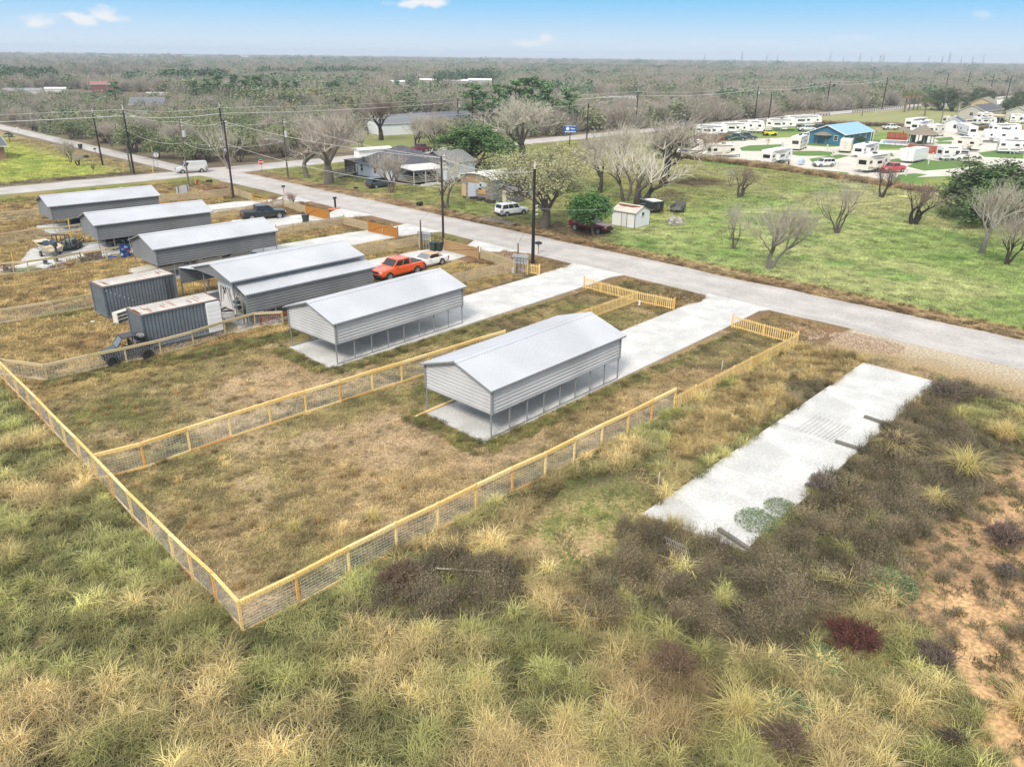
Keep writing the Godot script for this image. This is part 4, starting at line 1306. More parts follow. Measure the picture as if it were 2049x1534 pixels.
func workshop() -> void:
	# travel trailer nose with swooping graphics inside the wide carport
	var o := caravan("white travel trailer with black swooping graphics under the wide carport", Vector3(31.6, 0, -61.6), heading(Vector3(34, 0, -61.8), Vector3(27, 0, -61.6)), 7.4, 2.4, 2.9, "toy", [px(236, 236, 238, 1.25), px(60, 62, 66), px(120, 122, 126)])
	var tm := TextMesh.new()
	tm.text = "V"; tm.font_size = 64; tm.pixel_size = 0.012; tm.depth = 0.02
	var tl := put("letter", tm, mat(Color(0.05, 0.05, 0.055), 0.5), o)
	tl.position = Vector3(3.74, 2.15, 0.1); tl.rotation.y = PI / 2
	# benches and shelves behind the side wall
	var sh := thing("storage_shelf", "white wire shelf with bins at the mouth of the wide carport", "shelf", Vector3(27.9, 0, -59.6), PI / 2)
	for k in 5:
		var b := MB.new()
		b.box(Vector3(0, 0.1 + k * 0.42, 0), Vector3(0.9, 0.03, 0.45))
		put("shelf", b, mat(px(226, 222, 204), 0.5), sh)
		b = MB.new()
		b.box(Vector3(rf(-0.1, 0.1), 0.25 + k * 0.42, 0), Vector3(0.6, 0.24, 0.36))
		put("bin", b, mat([px(60, 110, 160), px(226, 224, 216), px(70, 70, 72)][k % 3], 0.6), sh)
	for x in [-0.44, 0.44]:
		for z in [-0.21, 0.21]:
			var p := MB.new()
			p.box(Vector3(x, 1.05, z), Vector3(0.03, 2.1, 0.03))
			put("upright", p, mat(px(226, 222, 204), 0.5), sh)
	var cb := MB.new()
	cb.box(Vector3(0, 0.95, 0), Vector3(1.0, 1.9, 0.6))
	cb.box(Vector3(0.0, 1.92, 0), Vector3(1.06, 0.06, 0.66))
	cb.box(Vector3(-0.26, 0.95, 0.31), Vector3(0.46, 1.75, 0.02)); cb.box(Vector3(0.26, 0.95, 0.31), Vector3(0.46, 1.75, 0.02))
	var co := put("metal_cabinet", cb, mat(px(104, 122, 114), 0.5))
	co.position = Vector3(28.5, 0, -58.3); co.rotation.y = -PI / 2
	tag(co, "green grey metal cabinet just inside the wide carport", "cabinet")
	var bt := thing("work_bench", "brown work bench with a round pan on top, by the lower side roof", "bench", Vector3(28.1, 0, -57.6), 0.0)
	var b2 := MB.new()
	b2.box(Vector3(0, 0.85, 0), Vector3(1.4, 0.08, 0.7))
	put("top", b2, mat(px(110, 84, 70), 0.8, "grain", 1.0), bt)
	for x in [-0.6, 0.6]:
		for z in [-0.28, 0.28]:
			b2 = MB.new()
			b2.box(Vector3(x, 0.41, z), Vector3(0.09, 0.82, 0.09))
			put("leg", b2, mat(px(110, 84, 70), 0.8), bt)
	var pan := MB.new()
	pan.tube([Vector3(28.1, 0.89, -57.5), Vector3(28.1, 0.97, -57.5)], [0.2, 0.26], 12)
	tag(put("pan", pan, mat(px(140, 180, 210), 0.4)), "pale blue round pan on the brown work bench", "pan")
	var pl := thing("pallet_stack", "orange brown wooden planter boxes under the lower side roof", "planter", Vector3(30.3, 0, -56.85), 0.0)
	for k in 5:
		var q := MB.new()
		q.box(Vector3(0, 0.14 + k * 0.16, 0.3), Vector3(4.2, 0.14, 0.03))
		put("plank", q, mat([px(178, 104, 60), px(164, 96, 58)][k % 2], 0.8, "grain", 0.9), pl)
	for x in [-2.05, 0.0, 2.05]:
		var q := MB.new()
		q.box(Vector3(x, 0.42, 0.27), Vector3(0.08, 0.84, 0.06))
		put("upright", q, mat(px(150, 88, 54), 0.8), pl)
	ladder("ladder", "white ladder lying along the brown fence by the wide carport", Vector3(28.2, 0.35, -56.2), Vector3(32.6, 0.35, -56.35), 0.4, px(214, 216, 218))
	var sn := MB.new()
	sn.slab(pts([25.91, -56.43, 27.45, -56.65, 29.77, -56.2, 29.71, -57.72, 27.21, -58.29]), -0.02, 0.09)
	tag(setting("step_slab", sn, concrete()), "pale concrete pad in front of the open container door", "slab", "", "structure")
	for q in [[Vector3(36.0, 0, -57.9), "dark red motorbike under the lower side roof", px(120, 30, 34)]]:
		motorbike(q[1], q[0], 0.2, q[2])
	# wheelbarrow at the left side roof
	var wb := thing("garden_cart", "black garden cart at the left end of the wide carport", "cart", Vector3(26.9, 0, -64.0), 0.4)
	var tub := MB.new()
	var rings := []
	for i in 3: rings.append([Vector3(-0.9 + i * 0.8, 0.5, -0.3), Vector3(-0.9 + i * 0.8, 0.5, 0.3), Vector3(-0.9 + i * 0.8, 1.1 + i * 0.1, 0.5), Vector3(-0.9 + i * 0.8, 1.1 + i * 0.1, -0.5)])
	tub.loft(rings)
	put("tub", tub, mat(Color(0.03, 0.032, 0.042), 0.6), wb)
	wheel(wb, Vector3(-1.1, 0.36, 0), 0.36, 0.18)

func motorbike(label: String, at: Vector3, turn: float, c: Color) -> void:
	var o := thing("motorbike", label, "motorcycle", at, turn)
	wheel(o, Vector3(0.75, 0.33, 0), 0.33, 0.12)
	wheel(o, Vector3(-0.72, 0.33, 0), 0.33, 0.16)
	var t := MB.new()
	t.loft([[Vector3(-0.1, 0.75, -0.13), Vector3(-0.1, 0.75, 0.13), Vector3(-0.1, 0.98, 0.08), Vector3(-0.1, 0.98, -0.08)], [Vector3(0.35, 0.78, -0.15), Vector3(0.35, 0.78, 0.15), Vector3(0.38, 1.0, 0.08), Vector3(0.38, 1.0, -0.08)]])
	put("tank", t, mat(c, 0.25), o)
	t = MB.new()
	t.box(Vector3(-0.45, 0.82, 0), Vector3(0.7, 0.12, 0.26)); t.box(Vector3(-0.8, 0.72, 0), Vector3(0.35, 0.08, 0.2))
	put("seat", t, mat(Color(0.02, 0.02, 0.02), 0.6), o)
	t = MB.new()
	t.box(Vector3(0.05, 0.5, 0), Vector3(0.55, 0.4, 0.3))
	t.tube([Vector3(0.2, 0.35, 0.18), Vector3(-0.9, 0.32, 0.2)], [0.045, 0.06], 6)
	put("engine", t, mat(px(150, 150, 154), 0.3, "", 0.3, 0.6), o)
	t = MB.new()
	for z in [-0.09, 0.09]: t.rod(Vector3(0.78, 0.33, z), Vector3(0.42, 1.05, z), 0.028, 5)
	t.tube([Vector3(0.2, 1.12, -0.4), Vector3(0.42, 1.08, -0.1), Vector3(0.42, 1.08, 0.1), Vector3(0.2, 1.12, 0.4)], [0.018, 0.018, 0.018, 0.018], 5)
	put("fork", t, mat(px(190, 190, 194), 0.25, "", 0.3, 0.7), o)
	t = MB.new()
	t.tube([Vector3(0.5, 0.92, 0), Vector3(0.62, 0.92, 0)], [0.07, 0.1], 8)
	put("headlight", t, mat(px(220, 222, 224), 0.2), o)


# ---------------------------------------------------------------- vehicles
func pane(o: Node3D, called: String, q: Array, mu0: float, mu1: float, v0: float, v1: float, m: Material, off := 0.012) -> void:      # q: base left, base right, top right, top left seen from outside
	var p := []
	for e in [[mu0, v0], [mu1, v0], [mu1, v1], [mu0, v1]]:
		p.append((q[0] as Vector3).lerp(q[1], e[0]).lerp((q[3] as Vector3).lerp(q[2], e[0]), e[1]))
	var n: Vector3 = (p[1] - p[0]).cross(p[2] - p[0]).normalized()
	var b := MB.new()
	b.quad(p[0] + n * off, p[1] + n * off, p[2] + n * off, p[3] + n * off)
	for i in 4:
		var a: Vector3 = p[i]
		var d: Vector3 = p[(i + 1) % 4]
		b.quad(a, d, d + n * off, a + n * off)
	put(called, b, m, o)

func vehicle(kind: String, label: String, at: Vector3, turn: float, c: Color, roofc = null, group := "") -> Node3D:
	var o := thing({"pickup": "pickup_truck", "suv": "estate_car", "van": "panel_van", "jeep": "jeep", "convertible": "convertible_car", "sedan": "saloon_car"}[kind], label, {"pickup": "pickup truck", "suv": "car", "van": "van", "jeep": "car", "convertible": "car", "sedan": "car"}[kind], at, turn, group)
	# length, half width, belt, roof, bonnet height, nose x of cabin base, roof front, roof rear, rear base, wheel radius, front axle, rear axle, sill
	var s: Array = {
		"pickup": [5.8, 1.02, 1.26, 1.98, 1.22, 1.35, 0.6, -0.95, -1.12, 0.43, 1.9, -1.78, 0.45],
		"suv": [4.85, 0.93, 1.05, 1.78, 1.06, 1.1, 0.5, -2.1, -2.35, 0.36, 1.45, -1.42, 0.32],
		"van": [5.7, 1.0, 1.25, 2.1, 1.2, 1.75, 1.1, -2.7, -2.8, 0.36, 1.75, -1.65, 0.36],
		"jeep": [4.2, 0.92, 1.15, 1.85, 1.15, 0.65, 0.35, -1.75, -1.85, 0.42, 1.3, -1.2, 0.45],
		"convertible": [4.85, 0.91, 0.92, 1.40, 0.88, 0.95, 0.15, -1.05, -1.65, 0.34, 1.42, -1.32, 0.25],
		"sedan": [4.7, 0.9, 0.95, 1.45, 0.92, 1.0, 0.25, -1.05, -1.75, 0.33, 1.4, -1.32, 0.26]}[kind]
	var l: float = s[0] * 0.5
	var hw: float = s[1]
	var belt: float = s[2]
	var hood: float = s[4]
	var sill: float = s[12]
	var paint := mat(c, 0.28)
	paint.clearcoat_enabled = true; paint.clearcoat = 0.6; paint.clearcoat_roughness = 0.15
	var trunk := belt if kind in ["pickup", "suv", "van", "jeep"] else belt - 0.02
	var st := [[-l, hw * 0.86, sill + 0.12, trunk - 0.16], [-l + 0.12, hw * 0.94, sill, trunk - 0.03], [-l + 0.5, hw, sill, trunk], [s[8], hw, sill, belt], [s[5], hw, sill, belt], [s[5] + 0.35, hw * 0.99, sill, hood], [l - 0.55, hw * 0.96, sill, hood - 0.06], [l - 0.14, hw * 0.9, sill, hood - (0.14 if kind in ["pickup", "suv", "jeep", "van"] else 0.24)], [l, hw * 0.78, sill + 0.1, hood - 0.3]]
	var rings := []
	for q in st:
		var x: float = q[0]
		var w: float = q[1]
		var y0: float = q[2]
		var y1: float = q[3]
		rings.append([Vector3(x, y0, -w * 0.88), Vector3(x, y0, w * 0.88), Vector3(x, y0 + 0.16, w), Vector3(x, lerpf(y0, y1, 0.62), w), Vector3(x, y1 - 0.05, w * 0.955), Vector3(x, y1, w * 0.88), Vector3(x, y1 + 0.025, 0), Vector3(x, y1, -w * 0.88), Vector3(x, y1 - 0.05, -w * 0.955), Vector3(x, lerpf(y0, y1, 0.62), -w), Vector3(x, y0 + 0.16, -w)])
	var b := MB.new()
	b.loft(rings)
	b.smooth(32)
	put("body", b, paint, o)
	# cabin
	var wb := hw * 0.9
	var wt := hw * (0.88 if kind == "van" else 0.82 if kind != "jeep" else 0.82)
	var H: float = s[3]
	var A := [Vector3(s[5], belt - 0.02, wb), Vector3(s[5], belt - 0.02, -wb), Vector3(s[8], belt - 0.02, -wb), Vector3(s[8], belt - 0.02, wb)]
	var B := [Vector3(s[6], H - 0.05, wt), Vector3(s[6], H - 0.05, -wt), Vector3(s[7], H - 0.05, -wt), Vector3(s[7], H - 0.05, wt)]
	var cb := MB.new()
	var top := [Vector3(s[6] - 0.15, H, wt - 0.16), Vector3(s[6] - 0.15, H, -wt + 0.16), Vector3(s[7] + 0.12, H, -wt + 0.16), Vector3(s[7] + 0.12, H, wt - 0.16)]
	cb.loft([A, B, top])
	cb.smooth(35)
	put("cabin" if kind != "convertible" else "soft_top", cb, mat(roofc, 0.7) if roofc != null else paint, o)
	var g := glass_mat()
	pane(o, "windscreen", [A[1], A[0], B[0], B[1]].duplicate() if false else [A[0], A[1], B[1], B[0]], 0.05, 0.95, 0.14, 0.94, mat(px(120, 134, 142), 0.12) if kind == "convertible" else g)
	if kind != "van": pane(o, "rear_window", [A[2], A[3], B[3], B[2]], 0.08, 0.92, 0.22, 0.9, g)
	var splits: Array = {"pickup": [[0.06, 0.47], [0.53, 0.9]], "suv": [[0.05, 0.31], [0.34, 0.6], [0.63, 0.93]], "van": [[0.04, 0.2]], "jeep": [[0.05, 0.38], [0.42, 0.68], [0.72, 0.95]], "convertible": [[0.1, 0.78]], "sedan": [[0.08, 0.44], [0.48, 0.86]]}[kind]
	for q in splits:
		pane(o, "side_window", [A[3], A[0], B[0], B[3]], 1.0 - q[1], 1.0 - q[0], 0.14, 0.88, g)
		pane(o, "side_window", [A[1], A[2], B[2], B[1]], q[0], q[1], 0.14, 0.88, g)
	var rimc := Color(0.45, 0.45, 0.47) if kind != "jeep" else Color(0.05, 0.05, 0.05)
	var r: float = s[9]
	for x in [s[10], s[11]]:
		for z in [-1.0, 1.0]:
			var a := MB.new()
			a.tube([Vector3(x, r, z * (hw - 0.1)), Vector3(x, r, z * (hw + 0.012))], [r * 1.2, r * 1.2], 16)
			put("wheel_arch", a, mat(Color(0.012, 0.012, 0.013), 0.9), o)
			wheel(o, Vector3(x, r, z * (hw - 0.07)), r, 0.24, rimc)
	for z in [-1.0, 1.0]:
		var hl := MB.new()
		hl.box(Vector3(l - 0.11, hood - 0.26, z * hw * 0.68), Vector3(0.16, 0.16, hw * 0.36))
		put("headlight", hl, mat(px(226, 228, 230), 0.15), o)
		var tl := MB.new()
		tl.box(Vector3(-l + 0.08, trunk - 0.27, z * hw * 0.84), Vector3(0.16, 0.32 if kind != "sedan" else 0.16, hw * 0.2))
		put("tail_light", tl, mat(Color(0.3, 0.015, 0.015), 0.25), o)
		var mr := MB.new()
		mr.box(Vector3(s[5] - 0.35, belt + 0.1, z * (hw + 0.08)), Vector3(0.1, 0.16, 0.2))
		put("mirror", mr, paint if kind != "van" else mat(Color(0.03, 0.03, 0.03), 0.5), o)
		for k in splits.size():
			var hd := MB.new()
			hd.box(Vector3(lerpf(s[5], s[8], splits[k][1] - 0.05), belt - 0.14, z * (hw * 0.985)), Vector3(0.16, 0.03, 0.03))
			put("door_handle", hd, mat(px(170, 170, 172), 0.3), o)
			var ln := MB.new()
			ln.box(Vector3(lerpf(s[5], s[8], splits[k][1] + 0.02), lerpf(sill, belt, 0.5), z * (hw + 0.001)), Vector3(0.015, (belt - sill) * 0.7, 0.006))
			put("door_gap", ln, mat(Color(0.01, 0.01, 0.01), 0.9), o)
	var dark := mat(Color(0.025, 0.025, 0.027), 0.6)
	for x in [l - 0.02, -l + 0.02]:
		var bp := MB.new()
		bp.box(Vector3(x, sill + 0.15, 0), Vector3(0.14, 0.2, hw * 1.7))
		put("bumper", bp, dark if kind in ["pickup", "jeep", "suv"] else paint, o)
	var gr := MB.new()
	gr.box(Vector3(l - 0.01, hood - 0.3, 0), Vector3(0.06, 0.2, hw * 0.9))
	put("grille", gr, dark, o)
	if kind == "pickup":
		var bed := MB.new()
		bed.box(Vector3((-l + s[8]) * 0.5 + 0.02, belt + 0.03, 0), Vector3(l + s[8] - 0.22, 0.03, hw * 1.56))
		put("bed_cover", bed, mat(Color(0.04, 0.042, 0.046), 0.6), o)
		for k in 3:
			var rb := MB.new()
			rb.box(Vector3(lerpf(-l + 0.4, s[8] - 0.2, k / 2.0), belt + 0.05, 0), Vector3(0.03, 0.015, hw * 1.5))
			put("bed_cover_rib", rb, dark, o)
	if kind == "jeep":
		var sp := put("spare_wheel", tyre(0.4, 0.24), mat(Color(0.022, 0.022, 0.023), 0.85), o)
		sp.position = Vector3(-l - 0.1, 0.95, 0); sp.rotation.y = PI / 2
	return o

func caravan(label: String, at: Vector3, turn: float, l: float, w: float, h: float, kind: String, cols: Array) -> Node3D:      # local +x is the front
	var called: String = {"trailer": "travel_trailer", "fifth": "travel_trailer", "toy": "travel_trailer", "bus": "motorhome", "cab": "motorhome", "cargo": "cargo_trailer"}[kind]
	var o := thing(called, label, {"travel_trailer": "caravan", "motorhome": "motorhome", "cargo_trailer": "trailer"}[called], at, turn, "caravans and trailers in the park" if kind != "toy" else "")
	var skin := mat(cols[0], 0.35)
	var st1 := mat(cols[1], 0.4)
	var st2 := mat(cols[2], 0.4)
	var g := glass_mat()
	var e := l * 0.5
	var y0 := 0.62
	var prof: PackedVector2Array
	match kind:
		"fifth": prof = PackedVector2Array([Vector2(-e, y0), Vector2(e - 2.6, y0), Vector2(e - 2.5, 1.45), Vector2(e - 0.25, 1.5), Vector2(e, 2.0), Vector2(e - 0.5, h - 0.1), Vector2(e - 1.0, h), Vector2(-e + 0.1, h - 0.25), Vector2(-e, h - 0.35)])
		"trailer": prof = PackedVector2Array([Vector2(-e, y0), Vector2(e - 0.35, y0), Vector2(e, 1.25), Vector2(e - 0.12, 1.9), Vector2(e - 0.55, h - 0.08), Vector2(e - 0.9, h), Vector2(-e + 0.15, h), Vector2(-e, h - 0.12)])
		"bus": prof = PackedVector2Array([Vector2(-e, 0.45), Vector2(e - 0.1, 0.45), Vector2(e, 1.3), Vector2(e - 0.3, h - 0.12), Vector2(e - 0.45, h), Vector2(-e + 0.05, h), Vector2(-e, h - 0.1)])
		"cab": prof = PackedVector2Array([Vector2(-e, y0), Vector2(e - 2.1, y0), Vector2(e - 2.1, 2.05), Vector2(e - 0.95, 2.1), Vector2(e - 0.75, 2.5), Vector2(e - 1.1, h), Vector2(-e + 0.1, h), Vector2(-e, h - 0.1)])
		_: prof = PackedVector2Array([Vector2(-e, y0 - 0.1), Vector2(e - 0.1, y0 - 0.1), Vector2(e, y0 + 0.2), Vector2(e, h - 0.3), Vector2(e - 0.2, h), Vector2(-e + 0.04, h), Vector2(-e, h - 0.06)])
	var b := MB.new()
	b.extrude(prof, -w * 0.5, w * 0.5)
	b.smooth(25)
	put("body", b, skin, o)
	var rf_ := MB.new()
	var rx0 := -e + 0.15
	var rx1 := e - 1.1
	rf_.box(Vector3((rx0 + rx1) * 0.5, h + (0.02 if kind != "fifth" else -0.06), 0), Vector3(rx1 - rx0, 0.07, w - 0.24), Basis(Vector3.BACK, 0.0 if kind != "fifth" else 0.25 / l))
	put("roof", rf_, mat(px(240, 240, 240, 1.2), 0.6), o)
	var dark := mat(Color(0.03, 0.03, 0.032), 0.7)
	if kind == "cargo":
		var tr := MB.new()
		for z in [-w * 0.5, w * 0.5]:
			tr.box(Vector3(0, h - 0.05, z), Vector3(l - 0.1, 0.09, 0.05)); tr.box(Vector3(0, y0 - 0.06, z), Vector3(l - 0.1, 0.1, 0.05))
		put("trim", tr, mat(px(196, 198, 200), 0.3, "", 0.3, 0.3), o).set_meta("kind", "stuff")
		for z in [-1.0, 1.0]:
			var d := MB.new()
			d.box(Vector3(-e - 0.012, h * 0.54, z * w * 0.24), Vector3(0.03, h - y0 - 0.22, w * 0.45))
			put("rear_door", d, mat(cols[0] * 0.94, 0.4), o)
			var lb := MB.new()
			lb.rod(Vector3(-e - 0.05, y0 + 0.1, z * 0.12), Vector3(-e - 0.05, h - 0.3, z * 0.12), 0.02, 5)
			put("lock_bar", lb, mat(px(150, 150, 150), 0.3), o)
			var lt := MB.new()
			lt.box(Vector3(-e - 0.03, y0 + 0.1, z * w * 0.42), Vector3(0.03, 0.14, 0.2))
			put("tail_light", lt, mat(Color(0.3, 0.02, 0.02), 0.3), o)
	else:
		# windows, door and coloured sweeps on both sides
		for z in [-1.0, 1.0]:
			var zz: float = z * (w * 0.5 + 0.008)
			var n := 3 if l > 7.0 else 2
			for k in n + 1:
				if k == 1: continue
				var x := -e + 0.9 + (l - 2.6) * k / n
				var wd := MB.new()
				wd.box(Vector3(x, h * 0.62, zz), Vector3(0.95 if k % 2 == 0 else 0.6, 0.55, 0.03))
				var wn := put("window", wd, mat(px(60, 62, 64), 0.5), o)
				wd = MB.new()
				wd.box(Vector3(x, h * 0.62, zz + z * 0.012), Vector3(0.83 if k % 2 == 0 else 0.48, 0.44, 0.02))
				put("pane", wd, g, wn)
			var dd := MB.new()
			dd.box(Vector3(-e + 0.9 + (l - 2.6) / n, 1.52, zz), Vector3(0.68, 1.75, 0.04))
			if z > 0.0: put("door", dd, mat(cols[0] * 0.9, 0.4), o)
			var sw := MB.new()
			var zo := [zz - 0.004, zz + 0.004]
			sw.extrude(PackedVector2Array([Vector2(-e + 0.2, 0.95), Vector2(e - 2.8, 0.95), Vector2(e - 1.6, 1.5), Vector2(e - 1.75, 1.58), Vector2(e - 3.0, 1.12), Vector2(-e + 0.2, 1.08)]), minf(zo[0], zo[1]), maxf(zo[0], zo[1]))
			put("graphic_stripe", sw, st1, o)
			sw = MB.new()
			sw.extrude(PackedVector2Array([Vector2(-e + 0.3, 1.2), Vector2(e - 3.2, 1.26), Vector2(e - 2.2, 1.8), Vector2(e - 2.5, 1.8), Vector2(e - 3.4, 1.34), Vector2(-e + 0.3, 1.27)]), minf(zo[0], zo[1]), maxf(zo[0], zo[1]))
			put("graphic_stripe", sw, st2, o)
		var rw := MB.new()
		rw.box(Vector3(-e - 0.008, h * 0.6, 0), Vector3(0.03, h * 0.24, w * 0.62))
		if kind != "toy": put("rear_window", rw, g, o)
		if kind == "toy":
			for k in 2:
				var sg: float = -1.0 if k == 0 else 1.0
				var sh := MB.new()
				for q in [[1.1, 0.15, 0.9, 0.5], [0.95, 0.55, 0.75, 0.85], [0.55, 1.0, 0.35, 0.7]]:
					sh.quad(Vector3(e + 0.02, y0 + q[1] * 0.5, sg * q[0]), Vector3(e + 0.02, y0 + q[1] * 0.5 + 0.12, sg * q[0]), Vector3(e + 0.02, h - 0.4, sg * (q[2] - q[3] * 0.4 + 0.12)), Vector3(e + 0.02, h - 0.4, sg * (q[2] - q[3] * 0.4)))
				put("graphic_sweep", sh, st1, o)
		var ac := MB.new()
		ac.loft([[Vector3(-0.45, h + 0.04, -0.35), Vector3(-0.45, h + 0.04, 0.35), Vector3(0.5, h + 0.04, 0.35), Vector3(0.5, h + 0.04, -0.35)], [Vector3(-0.38, h + 0.32, -0.28), Vector3(-0.38, h + 0.32, 0.28), Vector3(0.3, h + 0.32, 0.28), Vector3(0.3, h + 0.32, -0.28)]])
		put("air_conditioner", ac, mat(px(226, 226, 224), 0.6) if rng.randf() < 0.6 else dark, o)
		var vt := MB.new()
		vt.box(Vector3(-e * 0.5, h + 0.1, 0.2), Vector3(0.4, 0.12, 0.4)); vt.box(Vector3(e * 0.35, h + 0.1, -0.3), Vector3(0.4, 0.12, 0.4))
		put("roof_vents", vt, mat(px(206, 206, 204), 0.6), o).set_meta("kind", "stuff")
		var aw := MB.new()
		aw.rod(Vector3(-e + 1.0, h - 0.2, w * 0.5 + 0.09), Vector3(e - 1.9, h - 0.2, w * 0.5 + 0.09), 0.07, 8)
		put("awning_roll", aw, st2, o)
		if kind in ["fifth", "trailer"] and l > 7.5:
			var so := MB.new()
			so.box(Vector3(-e * 0.25, h * 0.56, w * 0.5 + 0.3), Vector3(l * 0.32, h * 0.5, 0.6))
			var sl := put("slide_out", so, skin, o)
			var sw2 := MB.new()
			sw2.box(Vector3(-e * 0.25, h * 0.6, w * 0.5 + 0.605), Vector3(l * 0.2, 0.55, 0.03))
			put("window", sw2, g, sl)
			sw2 = MB.new()
			sw2.box(Vector3(-e * 0.25, h * 0.82, w * 0.5 + 0.33), Vector3(l * 0.34, 0.05, 0.7))
			put("slide_roof", sw2, st2, sl)
	if kind == "bus" or kind == "cab":
		var ws := MB.new()
		if kind == "bus": ws.box(Vector3(e - 0.1, h * 0.66, 0), Vector3(0.16, h * 0.32, w * 0.86), Basis(Vector3.BACK, 0.18))
		else:
			ws.box(Vector3(e - 1.35, 1.72, 0), Vector3(0.06, 0.6, w * 0.74), Basis(Vector3.BACK, 0.6))
			var cb := MB.new()
			cb.extrude(PackedVector2Array([Vector2(e - 2.15, 0.45), Vector2(e, 0.5), Vector2(e, 1.1), Vector2(e - 0.9, 1.32), Vector2(e - 1.5, 2.04), Vector2(e - 2.15, 2.04)]), -w * 0.41, w * 0.41)
			put("cab", cb, skin, o)
			for z in [-1.0, 1.0]:
				var cw := MB.new()
				cw.box(Vector3(e - 1.65, 1.62, z * w * 0.413), Vector3(0.6, 0.45, 0.02))
				put("cab_window", cw, g, o)
		put("windscreen", ws, g, o)
		for x in [-e * 0.5, e - 0.95]:
			for z in [-1.0, 1.0]: wheel(o, Vector3(x, 0.4, z * (w * 0.5 - 0.13)), 0.4, 0.26)
	else:
		for x in [-0.75, 0.1]:
			for z in [-1.0, 1.0]: wheel(o, Vector3(x, 0.34, z * (w * 0.5 - 0.1)), 0.34, 0.22, px(200, 200, 200))
		var ch := MB.new()
		for z in [-0.7, 0.7]: ch.bar(Vector3(-e + 0.1, y0 - 0.14, z), Vector3(e - 0.2, y0 - 0.14, z), 0.1, 0.16)
		if kind != "fifth":
			ch.bar(Vector3(e - 0.3, y0 - 0.14, -0.7), Vector3(e + 1.0, y0 - 0.14, 0), 0.09, 0.12); ch.bar(Vector3(e - 0.3, y0 - 0.14, 0.7), Vector3(e + 1.0, y0 - 0.14, 0), 0.09, 0.12)
		ch.rod(Vector3(e - (2.9 if kind == "fifth" else -0.85), 0, -0.5 if kind == "fifth" else 0.0), Vector3(e - (2.9 if kind == "fifth" else -0.85), y0, -0.5 if kind == "fifth" else 0.0), 0.05, 5)
		put("chassis", ch, dark, o)
	return o

